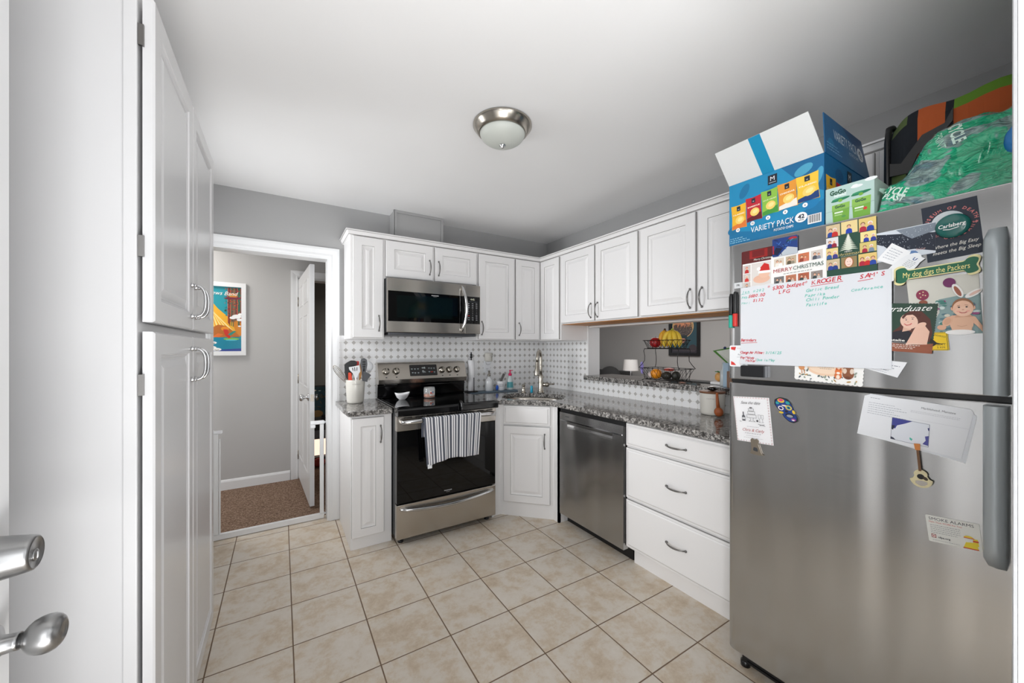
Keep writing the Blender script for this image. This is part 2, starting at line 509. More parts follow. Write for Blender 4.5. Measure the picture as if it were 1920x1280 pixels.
class Card:
    """flat printed matter: corners TL, TR, BR, BL in the room; drawing units are W x H with the origin at lower left"""
    def __init__(s, TL, TR, BR, BL, W, H, out, thick=0.0006, paper=(250, 250, 250), slab=True, outline=None):
        s.q = [Vector(BL), Vector(BR), Vector(TR), Vector(TL)]; s.W = W; s.H = H
        s.N = Vector(out).normalized(); s.t = thick; s.k = 0; s.mb = MB()
        c = rgb(paper); s.mb.usecol = True
        if outline is None: outline = [(0, 0), (W, 0), (W, H), (0, H)]
        if slab:
            a = [s.P(p[0], p[1], 0) for p in outline]; b = [s.P(p[0], p[1], thick) for p in outline]; n = len(outline)
            s.mb.add(a + b, [tuple(range(n, 2 * n)), tuple(reversed(range(n)))] + [(k, (k + 1) % n, n + (k + 1) % n, n + k) for k in range(n)], 0, False, c)

    def P(s, x, y, d):
        a, b = x / s.W, y / s.H
        p = s.q[0] * ((1 - a) * (1 - b)) + s.q[1] * (a * (1 - b)) + s.q[2] * (a * b) + s.q[3] * ((1 - a) * b)
        return p + s.N * d

    def _d(s):
        s.k += 1
        return s.t + s.k * 0.00005

    def poly(s, pts, col):
        d = s._d(); s.mb.add([s.P(x, y, d) for x, y in pts], [tuple(range(len(pts)))], 0, False, rgb(col)); return s

    def rect(s, x0, y0, x1, y1, col): return s.poly([(x0, y0), (x1, y0), (x1, y1), (x0, y1)], col)

    def ell(s, cx, cy, rx, ry, col, n=20, rot=0.0, a0=0.0, a1=2 * PI):
        cr, sr = math.cos(rot), math.sin(rot); pts = []
        full = abs(a1 - a0 - 2 * PI) < 1e-6
        for k in range(n if full else n + 1):
            th = a0 + (a1 - a0) * k / n; x, y = rx * math.cos(th), ry * math.sin(th)
            pts.append((cx + x * cr - y * sr, cy + x * sr + y * cr))
        return s.poly(pts, col)

    def line(s, pts, wd, col):
        d = s._d()
        for (x0, y0), (x1, y1) in zip(pts[:-1], pts[1:]):
            L = math.hypot(x1 - x0, y1 - y0) or 1e-6; nx, ny = -(y1 - y0) / L * wd / 2, (x1 - x0) / L * wd / 2
            ex, ey = (x1 - x0) / L * wd * .25, (y1 - y0) / L * wd * .25
            q = [(x0 - ex + nx, y0 - ey + ny), (x0 - ex - nx, y0 - ey - ny), (x1 + ex - nx, y1 + ey - ny), (x1 + ex + nx, y1 + ey + ny)]
            s.mb.add([s.P(x, y, d) for x, y in q], [(3, 2, 1, 0)], 0, False, rgb(col))
        return s

    def text(s, txt, x, y, h, col, align='l', rot=0.0, sx=1.0, shear=0.0, bold=0.0, space=1.0, fit=None):
        vs, fs = text_tris(txt, shear, bold, space)
        if not vs: return s
        x0 = min(v[0] for v in vs); x1 = max(v[0] for v in vs); kk = h / 0.70
        if fit: sx = fit / ((x1 - x0) * kk)
        off = {'l': -x0, 'c': -(x0 + x1) / 2, 'r': -x1}[align]; d = s._d(); cr, sr = math.cos(rot), math.sin(rot)
        out = []
        for vx, vy in vs:
            px, py = (vx + off) * kk * sx, vy * kk
            out.append(s.P(x + px * cr - py * sr, y + px * sr + py * cr, d))
        s.mb.add(out, fs, 0, False, rgb(col)); return s

    def scribble(s, x0, y, x1, h, col, wd=0.1, seed=1):
        """an illegible line of small print"""
        r = random.Random(seed); x = x0
        while x < x1:
            L = r.uniform(.5, 1.6) * h * 1.6
            s.rect(x, y, min(x1, x + L), y + h * .55, col); s.k -= 1
            x += L + h * .6
        s.k += 1
        return s

    def person(s, x, y, h, top, hair=(90, 60, 40), skin=(226, 178, 150)):
        """tiny snapshot figure: shoulders, head, hair"""
        s.poly([(x - .30 * h, y), (x + .30 * h, y), (x + .26 * h, y + .42 * h), (x + .1 * h, y + .55 * h), (x - .1 * h, y + .55 * h), (x - .26 * h, y + .42 * h)], top)
        s.ell(x, y + .80 * h, .19 * h, .20 * h, hair, 12)
        s.ell(x, y + .73 * h, .145 * h, .19 * h, skin, 12)
        return s

    def build(s, name, parent=None, m='print', loc=None):
        return s.mb.build(name, m, parent, loc)


# ------------------------------------------------------------------ the room
XR, YB, ZC = 2.41, 3.21, 2.44
XL = -0.90
OPX0, OPX1, OPZ = -0.42, 0.315, 2.03      # opening in the back wall


def slab(*a): return MB().box(*a)


struct('floor', slab(XL - .12, 2.53, -1.6, 3.33, -0.10, 0.0), 'floor')
struct('floor_hall', slab(-2.6, 2.53, 3.331, 8.0, -0.10, 0.004), 'carpet')
struct('floor_living', slab(2.53, 7.0, -2.5, 9.0, -0.10, 0.004), 'carpet')
mb = MB(); mb.box(XL - .12, 2.53, -0.07, 3.33, ZC, ZC + .1); struct('ceiling', mb, 'ceil')
struct('ceiling_hall', slab(-2.6, 2.53, 3.33, 8.0, ZC, ZC + .1), 'ceil')
struct('ceiling_living', slab(2.53, 7.0, -2.5, 9.0, ZC, ZC + .1), 'ceil')
# back wall with the opening to the hall
mb = MB()
mb.box(XL, OPX0, YB, 3.33, 0, ZC); mb.box(OPX1, 2.53, YB, 3.33, 0, ZC); mb.box(OPX0, OPX1, YB, 3.33, OPZ, ZC)
wb = struct('wall_back', mb, 'wall')
MB().box(0.386, XR, 3.2035, YB - .0002, 0.915, 1.43).build('backsplash', 'tile_x', wb)
# right wall with the pass-through
PY0, PY1, PZ0, PZ1 = 0.25, 2.575, 1.04, 1.53
mb = MB()
mb.box(XR, 2.53, -0.07, PY0, 0, ZC); mb.box(XR, 2.53, PY1, YB, 0, ZC); mb.box(XR, 2.53, PY0, PY1, 0, PZ0); mb.box(XR, 2.53, PY0, PY1, PZ1, ZC)
wr = struct('wall_right', mb, 'wall')
mb = MB(); mb.box(2.4035, XR - .0002, PY1, 3.2033, 0.915, 1.55); mb.box(2.4035, XR - .0002, 0.9, PY1 - .0001, 0.915, PZ0)
mb.build('backsplash', 'tile_y', wr)
# white lining of the pass-through
mb = MB(); mb.box(XR - .012, 2.54, PY1 - .012, PY1 - .0003, PZ0 + .041, PZ1); mb.box(XR - .002, 2.532, PY0, PY1 - .012, PZ1 - .012, PZ1 - .0003)
struct('trim_1', mb, 'trim', label='white lining of the pass-through opening')
mb = MB()
mb.box(XL - .12, XL, -0.07, 2.28, 0, ZC); mb.box(XL - .12, XL, 3.08, 3.33, 0, ZC); mb.box(XL - .12, XL, 2.28, 3.08, 0, 1.0); mb.box(XL - .12, XL, 2.28, 3.08, 2.1, ZC)
struct('wall_left', mb, 'wall')
mb = MB()
for (a0, a1, c0, c1) in ((2.2805, 2.32, 1.001, 2.099), (3.04, 3.0795, 1.001, 2.099), (2.32, 3.04, 1.001, 1.04), (2.32, 3.04, 2.06, 2.099), (2.32, 3.04, 1.53, 1.57)):
    mb.box(XL - .07, XL - .03, a0, a1, c0, c1)
struct('added_window_2', mb, 'trim')  # unseen window, added to let light into the back of the room
# front wall: entry doorway the picture is taken from, and an unseen window added for light
mb = MB()
mb.box(XL, -0.40, -0.07, 0.04, 0, ZC); mb.box(0.555, 0.62, -0.07, 0.04, 0, ZC); mb.box(0.62, 1.15, -0.07, 0.04, 0, 1.2)
mb.box(0.62, 1.15, -0.07, 0.04, 2.28, ZC); mb.box(1.15, XR, -0.07, 0.04, 0, ZC); mb.box(-0.40, 0.555, -0.07, 0.04, 2.08, ZC)
struct('wall_front', mb, 'wall')
mb = MB()
mb.box(0.505, 0.555, -0.07, 0.0468, 0, 2.06); mb.box(0.505, 0.60, 0.0405, 0.0468, 0, 2.12)
struct('trim_2', mb, 'trim', bevel=0.003, label='white jamb of the entry doorway at the right edge')
mb = MB()
for (a0, a1, c0, c1) in ((.6205, .66, 1.201, 2.279), (1.11, 1.1495, 1.201, 2.279), (.66, 1.11, 1.201, 1.24), (.66, 1.11, 2.24, 2.279), (.66, 1.11, 1.72, 1.76)):
    mb.box(a0, a1, -0.05, -0.01, c0, c1)
struct('added_window_1', mb, 'trim')
# hall and the room behind it
mb = MB()
HD0, HD1, HZ = 0.150, 0.93, 2.045
mb.box(-2.6, HD0, 4.40, 4.52, 0, ZC); mb.box(HD1, 2.53, 4.40, 4.52, 0, ZC); mb.box(HD0, HD1, 4.40, 4.52, HZ, ZC)
struct('wall_hall', mb, 'hallwall')
struct('wall_hall_end', slab(-2.72, -2.6, 3.33, 4.52, 0, ZC), 'hallwall')
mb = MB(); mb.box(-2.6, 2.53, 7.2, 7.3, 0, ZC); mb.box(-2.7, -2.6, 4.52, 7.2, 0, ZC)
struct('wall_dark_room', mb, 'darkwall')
struct('wall_hall_right', slab(2.53, 2.65, 3.33, 7.3, 0, ZC), 'hallwall')
mb = MB(); mb.box(6.4, 6.52, -2.5, 9.0, 0, ZC); mb.box(2.65, 6.4, 8.9, 9.0, 0, ZC)
struct('wall_living', mb, 'wall')
struct('baseboard_hall', MB().prism([(0, 0), (.014, 0), (.014, .075), (.008, .09), (0, .095)], (-2.6, 4.3998, 0.004), (0, -1, 0), (0, 0, 1), (1, 0, 0), 0, 2.675), 'trim')


def casing(mb, x0, x1, z1, y, out, w=.07, t=.018, z0=0.0):
    """profiled door casing round an opening in a wall facing out"""
    prof = [(0, 0), (0, t * .55), (w * .15, t * .8), (w * .35, t * .7), (w * .75, t), (w, t), (w, 0)]
    # mitred: left leg, head, right leg
    def leg(sx, xx):
        a = [Vector((xx + sx * p[0], y + out * p[1], z0)) for p in prof]; b = [Vector((xx + sx * p[0], y + out * p[1], z1 + p[0])) for p in prof]
        n = len(prof); mb.add(a + b, [(k, k + 1, n + k + 1, n + k) for k in range(n - 1)] + [tuple(range(n))], 0)
    leg(-1, x0); leg(1, x1)
    a = [Vector((x0 - p[0], y + out * p[1], z1 + p[0])) for p in prof]; b = [Vector((x1 + p[0], y + out * p[1], z1 + p[0])) for p in prof]
    n = len(prof); mb.add(a + b, [(k, k + 1, n + k + 1, n + k) for k in range(n - 1)], 0)


mb = MB(); casing(mb, OPX0, OPX1, OPZ, YB - .0002, -1)
mb.box(OPX0, OPX0 + .014, YB - .002, 3.34, 0, OPZ - .0145); mb.box(OPX1 - .014, OPX1, YB - .002, 3.34, 0, OPZ - .0145); mb.box(OPX0, OPX1, YB - .002, 3.34, OPZ - .014, OPZ)
struct('trim_3', mb, 'trim', label='white casing round the opening to the hall')
mb = MB(); casing(mb, HD0, HD1, HZ, 4.3998, -1)
mb.box(HD0, HD0 + .012, 4.398, 4.525, 0, HZ - .013); mb.box(HD1 - .012, HD1, 4.398, 4.525, 0, HZ - .013); mb.box(HD0, HD1, 4.398, 4.525, HZ - .012, HZ)
struct('trim_4', mb, 'trim', label='white casing of the doorway beyond the hall')

# ------------------------------------------------------------------ hall door (six-panel leaf, open towards the kitchen)
hx, hy = 0.166, 4.385
ex, ey = 0.216, 3.505
U = Vector((ex - hx, ey - hy, 0)); DL = U.length; U.normalize(); Nl = Vector((U.y, -U.x, 0))   # left face normal
if Nl.x > 0: Nl = -Nl
d1 = thing('door_1', None, None, (hx, hy, 0.02), kind='structure')
O = Vector((hx, hy, 0.025)); HT = 2.0; TH = .035


def six_panel(mb, O, U, N, wd, ht, mi=0):
    V = Vector((0, 0, 1))
    mb.rings(O, U, V, N, wd, ht, [(0, -.0175), (0, .0165), (.002, .0175)])
    pw = (wd - .115 * 2 - .09) / 2
    rows = [(.24, .62), (.96, .64), (1.70, .20)]
    for i in range(2):
        for z0, hh in rows:
            xx = .115 + i * (pw + .09)
            mb.rings(O + U * xx + V * z0 + N * .0172, U, V, N, pw, hh, [(0, 0), (0, .001), (.006, .0055), (.012, .001), (.018, .001), (.04, .006)])


mb = MB(); six_panel(mb, O, U, Nl, DL, HT)
mb.build('leaf', 'trim', d1)
for zz in (.25, 1.02, 1.80):
    MB().obox(Vector((hx - .012, hy + .004, zz)), (U, Nl, (0, 0, 1)), (.014, .006, .045)).lathe((hx - .022, hy + .006, zz - .047), [(.006, 0), (.006, .094)], 10).build('hinge', 'nickel', d1)
kp = O + U * (DL - .065) + Vector((0, 0, .895))
mb = MB()
mb.lathe(kp + Nl * .018, [(.031, 0), (.031, .004), (.025, .010), (.012, .014), (.011, .030), (.020, .036), (.029, .048), (.030, .056), (.024, .066), (.012, .070), (0.004, .070)], 24, Nl)
mb.lathe(kp - Nl * .018, [(.031, 0), (.031, .004), (.012, .008), (.011, .012), (.022, .020), (.020, .030), (.004, .034)], 24, -Nl)
mb.build('knob', 'chrome', d1)
MB().obox(kp + U * .0655, (U, Nl, (0, 0, 1)), (.0012, .0125, .028)).obox(kp + U * .068, (U, Nl, (0, 0, 1)), (.004, .006, .008)).build('latch_plate', 'nickel', d1)

# ------------------------------------------------------------------ entry door at the far left, folded open
d2 = thing('door_2', None, None, (-0.40, .05, 0.012), kind='structure')
mb = MB(); mb.box(-.420, -.375, .05, .944, .012, 2.05); mb.build('leaf', 'trim', d2, bevel=.002)
mb = MB()
kc = Vector((-.375, .884, .885))
mb.lathe(kc, [(.033, 0), (.033, .003), (.029, .008), (.017, .013), (.0135, .018), (.0125, .030), (.0125, .034)], 36, (1, 0, 0))
mb.lathe(kc + Vector((.034, 0, 0)), [(.0105, 0), (.0108, .003), (.0135, .005), (.0185, .0085), (.0232, .0135), (.0262, .020), (.0276, .027), (.0270, .034), (.0245, .0395), (.0205, .0435), (.0160, .0458), (.0110, .0466), (.0098, .0450), (.004, .0450)], 48, (1, 0, 0))
mb.build('knob', 'satin', d2)
kc2 = Vector((-.375, .884, 1.016))
mb = MB(); mb.lathe(kc2, [(.034, 0), (.034, .004), (.0325, .009), (.030, .026), (.0268, .045), (.0258, .049), (.0228, .051), (.0215, .0497), (.004, .0497)], 40, (1, 0, 0))
mb.ball(kc2 + Vector((.050, 0, -.004)), .009, 14, sc=(.25, 1, 1)); mb.box(kc2.x + .0515, kc2.x + .0530, .883, .885, kc2.z - .009, kc2.z + .001)
mb.build('deadbolt', 'satin', d2)

# ------------------------------------------------------------------ cabinets
ZV = Vector((0, 0, 1))


def bow_pull(parent, P0, P1, N, rise=.026, r=.0048):
    P0, P1, N = Vector(P0), Vector(P1), Vector(N)
    pts = []; R = []
    for k in range(13):
        t = k / 12.0; s_ = math.sin(PI * t)
        pts.append(P0.lerp(P1, t) + N * (.006 + rise * (s_ ** .55))); R.append(r * (0.62 + .65 * s_))
    pts = [P0, P0 + N * .006] + pts[1:-1] + [P1 + N * .006, P1]; R = [r * 1.15, r * 0.95] + R[1:-1] + [r * .95, r * 1.15]
    mb = MB(); mb.tube(pts, R, 10, flat=.8)
    D = (P1 - P0).normalized()
    for p, sg in ((P0, -1), (P1, 1)):
        mb.ball(p + N * .005 + D * sg * .003, .0068, 10)
    return mb.build('handle', 'pewter', parent)


def d_pull(parent, P0, P1, N, rise=.034, r=.0045):
    P0, P1, N = Vector(P0), Vector(P1), Vector(N); pts = []
    for k in range(15):
        a = PI * k / 14
        t = .5 - .5 * math.copysign(abs(math.cos(a)) ** .75, math.cos(a)); pts.append(P0.lerp(P1, t) + N * (rise * math.sin(a) ** .6 + .004 if 0 < k < 14 else 0))
    mb = MB(); mb.tube(pts, r, 10)
    for p in (P0, P1): mb.lathe(p, [(.008, 0), (.008, .003), (.005, .008), (.0065, .010), (.0065, .013), (.004, .015)], 12, N)
    return mb.build('handle', 'chrome', parent)


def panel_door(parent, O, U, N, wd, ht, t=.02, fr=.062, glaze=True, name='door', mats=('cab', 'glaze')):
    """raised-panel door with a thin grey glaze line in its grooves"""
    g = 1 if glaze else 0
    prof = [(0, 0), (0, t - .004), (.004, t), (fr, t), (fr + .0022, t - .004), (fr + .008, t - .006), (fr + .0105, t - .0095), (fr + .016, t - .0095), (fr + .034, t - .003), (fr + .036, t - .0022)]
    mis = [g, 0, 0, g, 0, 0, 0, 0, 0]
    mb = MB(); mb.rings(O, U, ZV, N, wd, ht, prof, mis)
    # edges take the glaze grey too, darkening the door gaps by colour
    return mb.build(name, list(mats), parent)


def drawer_front(parent, O, U, N, wd, ht, t=.02, name='drawer', V=ZV):
    prof = [(0, 0), (0, t - .007), (.002, t - .005), (.012, t - .004), (.013, t - .0042), (.020, t), (.05, t)]
    mb = MB(); mb.rings(O, U, V, N, wd, ht, prof, [1, 0, 0, 1, 0, 0])
    return mb.build(name, ['cab', 'glaze'], parent)


NB = Vector((0, -1, 0)); UB = Vector((1, 0, 0))        # back run faces the camera
NR = Vector((-1, 0, 0)); UR = Vector((0, -1, 0))       # right run faces left
YF = 2.892                                             # face frame of the upper back run
XF = 2.098                                             # face frame of the upper right run
ZB, ZT = 1.40, 2.150
DT = 2.138                                             # top of doors

# narrow cabinet left of the microwave
t = thing('wall_cabinet', 'narrow white wall cabinet left of the microwave, one tall door', 'cabinet', (.54, 3.05, ZB), 'white wall cabinets along the back wall')
mb = MB(); mb.box(.420, .655, YF, YB - .0003, ZB, ZT); mb.box(.424, .651, YF - .0001, YF + .002, ZB - .002, ZB); mb.build('body', 'cab', t, bevel=.0015)
d = panel_door(t, (.433, YF, ZB + .008), UB, NB, .211, DT - ZB - .008); bow_pull(d, (.612, YF - .02, 1.462), (.612, YF - .02, 1.567), NB)
# over the microwave
t = thing('wall_cabinet', 'short two-door white cabinet directly above the microwave', 'cabinet', (1.04, 3.05, 1.853), 'white wall cabinets along the back wall')
MB().box(.6555, 1.4235, YF, YB - .0003, 1.853, ZT).build('body', 'cab', t, bevel=.0015)
for (a, b_, hxx) in ((.664, 1.030, 1.000), (1.046, 1.414, 1.075)):
    d = panel_door(t, (a, YF, 1.865), UB, NB, b_ - a, DT - 1.865); bow_pull(d, (hxx, YF - .02, 1.915), (hxx, YF - .02, 2.02), NB)
# right of the microwave
t = thing('wall_cabinet', 'single-door white wall cabinet right of the microwave', 'cabinet', (1.61, 3.05, ZB), 'white wall cabinets along the back wall')
MB().box(1.424, 1.7995, YF, YB - .0003, ZB, ZT).build('body', 'cab', t, bevel=.0015)
d = panel_door(t, (1.434, YF, ZB + .008), UB, NB, .358, DT - ZB - .008); bow_pull(d, (1.462, YF - .02, 1.45), (1.462, YF - .02, 1.555), NB)
# corner cabinet with a folding door
t = thing('corner_wall_cabinet', 'white corner wall cabinet above the sink with two-leaf folding door', 'cabinet', (2.2, 3.0, ZB))
mb = MB(); mb.prism([(1.80, YB - .0075), (1.80, YF), (XF, YF), (XF, 2.585), (XR - .008, 2.585), (XR - .008, YB - .0075)], (0, 0, 0), (1, 0, 0), (0, 1, 0), (0, 0, 1), ZB, ZT)
mb.build('body', 'cab', t, bevel=.0015)
d = panel_door(t, (1.81, YF, ZB + .008), UB, NB, .262, DT - ZB - .008, fr=.058); bow_pull(d, (1.842, YF - .02, 1.45), (1.842, YF - .02, 1.555), NB)
panel_door(t, (XF, 2.866, ZB + .008), UR, NR, .268, DT - ZB - .008, fr=.058)
# long pair over the counter, pair beside it, pair over the fridge
for (y1, y0, zb, splits, nm, lab, z_h) in (
        (2.5845, 1.730, 1.54, (2.567, 2.160, 2.146, 1.742), 'wall_cabinet', 'two-door white wall cabinet over the left part of the pass-through', 1.575),
        (1.7295, .905, 1.54, (1.716, 1.318, 1.304, .915), 'wall_cabinet', 'two-door white wall cabinet beside the refrigerator, above the fruit basket', 1.575),
        (.9045, .13, 1.86, (.893, .534, .520, .14), 'wall_cabinet', 'short white wall cabinet above the refrigerator, mostly behind boxes and bags', 1.89)):
    t = thing(nm, lab, 'cabinet', (2.25, (y0 + y1) / 2, zb), 'white wall cabinets along the right wall')
    mb = MB(); mb.box(XF, XR - .0003, y0, y1, zb, ZT); mb.build('body', 'cab', t, bevel=.0015)
    MB().box(XF + .018, XR - .004, y0 + .001, y1 - .001, zb - .004, zb - .0003).build('underside', 'cabwood', t)
    a, b_, c, e = splits
    d = panel_door(t, (XF, a, zb + .008), UR, NR, a - b_, DT - zb - .008); bow_pull(d, (XF - .02, b_ + .03, z_h), (XF - .02, b_ + .03, z_h + .105), NR)
    d = panel_door(t, (XF, c, zb + .008), UR, NR, c - e, DT - zb - .008); bow_pull(d, (XF - .02, c - .03, z_h), (XF - .02, c - .03, z_h + .105), NR)
# crown moulding swept round the run
cp = [(0, .004), (.012, .004), (.014, .008), (.016, .014), (.022, .026), (.026, .030), (.032, .032), (.032, .040), (0, .040)]
path = [Vector((.420, YB - .001, 0)), Vector((.420, YF, 0)), Vector((XF, YF, 0)), Vector((XF, .13, 0))]
offs = [Vector((-1, 0, 0)), Vector((-1, -1, 0)), Vector((-1, -1, 0)), Vector((-1, 0, 0))]
mb = MB(); n = len(cp)
for p, o_ in zip(path, offs):
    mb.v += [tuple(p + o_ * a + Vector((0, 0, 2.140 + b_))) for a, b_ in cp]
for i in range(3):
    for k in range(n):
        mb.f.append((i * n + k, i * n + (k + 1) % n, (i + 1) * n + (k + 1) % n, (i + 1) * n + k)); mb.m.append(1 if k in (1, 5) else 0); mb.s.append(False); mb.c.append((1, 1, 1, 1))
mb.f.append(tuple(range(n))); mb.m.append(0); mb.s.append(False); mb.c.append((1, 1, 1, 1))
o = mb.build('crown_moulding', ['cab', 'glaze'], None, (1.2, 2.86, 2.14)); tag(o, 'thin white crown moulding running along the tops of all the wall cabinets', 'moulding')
# boxed-in vent between cabinet and ceiling
t = thing('vent_chase', 'grey boxed-in vent duct between the microwave cabinet and the ceiling', 'duct', (.97, 3.13, 2.15))
MB().box(.772, 1.178, 3.052, YB - .0003, 2.151, ZC - .0003).build('box', 'wall', t)
mb = MB()
for (a0, a1, c0, c1) in ((.768, .790, 2.151, ZC - .0225), (1.160, 1.182, 2.151, ZC - .0225), (.768, 1.182, ZC - .022, ZC - .001)):
    mb.box(a0, a1, 3.044, 3.0515, c0, c1)
mb.box(.764, .7715, 3.044, 3.066, 2.151, ZC - .001); mb.build('corner_trim', 'wall', t)

# tall pantry at the left
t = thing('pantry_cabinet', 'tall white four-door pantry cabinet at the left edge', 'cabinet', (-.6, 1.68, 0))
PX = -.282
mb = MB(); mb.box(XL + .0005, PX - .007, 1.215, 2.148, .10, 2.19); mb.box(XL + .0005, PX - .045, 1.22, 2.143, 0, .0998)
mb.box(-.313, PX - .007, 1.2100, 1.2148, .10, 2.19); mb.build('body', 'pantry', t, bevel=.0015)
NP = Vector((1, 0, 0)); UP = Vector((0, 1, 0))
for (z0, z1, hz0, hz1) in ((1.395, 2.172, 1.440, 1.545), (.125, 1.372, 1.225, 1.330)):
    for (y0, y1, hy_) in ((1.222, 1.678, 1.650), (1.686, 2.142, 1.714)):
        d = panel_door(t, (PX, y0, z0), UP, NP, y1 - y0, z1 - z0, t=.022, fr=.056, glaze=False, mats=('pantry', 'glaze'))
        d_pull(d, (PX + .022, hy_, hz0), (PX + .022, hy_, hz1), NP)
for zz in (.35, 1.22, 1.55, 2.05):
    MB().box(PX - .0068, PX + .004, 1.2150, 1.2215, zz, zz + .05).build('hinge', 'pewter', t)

# base cabinets
CT, CU = .920, .885
t = thing('base_cabinet', 'narrow white base cabinet between the hall opening and the range', 'cabinet', (.52, 2.9, 0))
mb = MB(); mb.box(.386, .650, 2.650, YB - .0003, 0, CU - .0005); mb.build('body', 'cab', t, bevel=.0015)
d = panel_door(t, (.392, 2.650, .082), UB, NB, .205, .785, fr=.055); bow_pull(d, (.572, 2.63, .70), (.572, 2.63, .805), NB)
# corner sink base
t = thing('corner_sink_cabinet', 'white diagonal corner sink cabinet with one door under the faucet', 'cabinet', (1.9, 2.75, 0))
mb = MB(); pl = [(1.414, YB - .0005), (1.414, 2.612), (1.496, 2.612), (1.800, 2.308), (1.800, 2.245), (XR - .001, 2.245), (XR - .001, YB - .0005)]
# hollow under the sink: outer walls only
for (p, q) in zip(pl[1:5], pl[2:6]):
    p, q = Vector((*p, 0)), Vector((*q, 0)); uu = (q - p).normalized(); nn = Vector((uu.y, -uu.x, 0)); L = (q - p).length
    mb.prism([(0, 0), (L, 0), (L, CU - .0005), (0, CU - .0005)], p, uu, ZV, nn, -.018, 0)
mb.box(1.414, 1.432, 2.60, YB - .0005, 0, CU - .0005)
mb.build('body', 'cab', t)
Ud = Vector((1, -1, 0)).normalized(); Nd = Vector((-1, -1, 0)).normalized()
O = Vector((1.496, 2.612, 0))
d = panel_door(t, O + Ud * .030 + ZV * .115, Ud, Nd, .372, .60, fr=.058); ph = O + Ud * .362 + Nd * .02
bow_pull(d, ph + ZV * .555, ph + ZV * .66, Nd)
drawer_front(t, O + Ud * .030 + ZV * .728, Ud, Nd, .372, .147, name='false_drawer_front')
# three-drawer base by the fridge
t = thing('drawer_base_cabinet', 'white base cabinet with three drawers between dishwasher and refrigerator', 'cabinet', (2.1, 1.26, 0))
XD = 1.822
mb = MB(); mb.box(XD, XR - .001, .885, 1.603, .105, CU - .0005); mb.box(1.868, XR - .001, .90, 1.586, 0, .1048); mb.build('body', 'cab', t, bevel=.0015)
for (z0, z1, ph) in ((.735, .872, .80), (.418, .722, .577), (.118, .405, .27)):
    d = drawer_front(t, (XD, 1.598, z0), UR, NR, 1.598 - .895, z1 - z0); bow_pull(d, (XD - .02, 1.305, ph), (XD - .02, 1.195, ph), NR)
# filler right of dishwasher / left of dishwasher belongs to the sink cabinet

# ------------------------------------------------------------------ worktops
mb = MB(); mb.prism([(.358, YB - .008), (.358, 2.80), (.366, 2.625), (.379, 2.612), (.648, 2.612), (.648, YB - .008)], (0, 0, 0), (1, 0, 0), (0, 1, 0), ZV, CU, CT)
o = mb.build('countertop', 'granite', None, (.5, 2.9, CU), bevel=.004, seg=3); tag(o, 'small speckled granite countertop left of the range, under the utensil crock', 'countertop')


def rounded(pts, rs, n=6):
    out = []; N = len(pts)
    for i, p in enumerate(pts):
        r = rs[i] if isinstance(rs, (list, tuple)) else rs
        p = Vector(p); a = Vector(pts[i - 1]); b = Vector(pts[(i + 1) % N])
        if r <= 0: out.append((p.x, p.y)); continue
        u, v = (a - p).normalized(), (b - p).normalized()
        for k in range(n + 1):
            t_ = k / n; q = (p + u * r) * (1 - t_) ** 2 + p * 2 * t_ * (1 - t_) + (p + v * r) * t_ ** 2
            out.append((q.x, q.y))
    return out


outer = [(1.4145, YB - .008), (1.4145, 2.585), (1.484, 2.585), (1.772, 2.297), (1.772, .885), (XR - .0072, .885), (XR - .0072, YB - .008)]
outer = rounded(outer, [0, 0, .05, .06, 0, 0, 0], 5)
sc_ = Vector((1.835, 2.625)); us = Vector((1, -1)).normalized(); vs_ = Vector((1, 1)).normalized()
hole = []
for k in range(40):
    a = 2 * PI * k / 40; ca, sa = math.cos(a), math.sin(a)
    e = .62
    hole.append(sc_ + us * (.262 * math.copysign(abs(ca) ** e, ca)) + vs_ * (.215 * math.copysign(abs(sa) ** e, sa)))


def plate_with_hole(outer, hole, z0, z1):
    """flat slab with an opening, filled with triangles"""
    bm = bmesh.new(); eds = []
    for loop in (outer, [tuple(h) for h in hole]):
        vv = [bm.verts.new((p[0], p[1], z1)) for p in loop]
        eds += [bm.edges.new((vv[i], vv[(i + 1) % len(vv)])) for i in range(len(vv))]
    bmesh.ops.triangle_fill(bm, use_beauty=True, use_dissolve=False, edges=eds)
    bm.faces.ensure_lookup_table()
    r = bmesh.ops.extrude_face_region(bm, geom=list(bm.faces))
    for v in [g for g in r['geom'] if isinstance(g, bmesh.types.BMVert)]: v.co.z = z0
    bmesh.ops.recalc_face_normals(bm, faces=bm.faces)
    bm.verts.index_update()
    mb = MB(); mb.add([tuple(v.co) for v in bm.verts], [tuple(v.index for v in f.verts) for f in bm.faces]); bm.free()
    return mb


mb = plate_with_hole(outer, hole, CU, CT)
o = mb.build('countertop', 'granite', None, (1.9, 2.2, CU), bevel=.003, seg=2); tag(o, 'long L-shaped speckled granite countertop holding the sink', 'countertop')
mb = MB(); mb.box(2.372, 2.74, .95, 2.600, PZ0 + .0003, PZ0 + .040)
# notch for the wall end: keep it under the lining only
o = mb.build('granite_ledge', 'granite', None, (2.55, 1.6, PZ0), bevel=.004, seg=2); tag(o, 'raised speckled granite bar ledge in the pass-through', 'ledge')

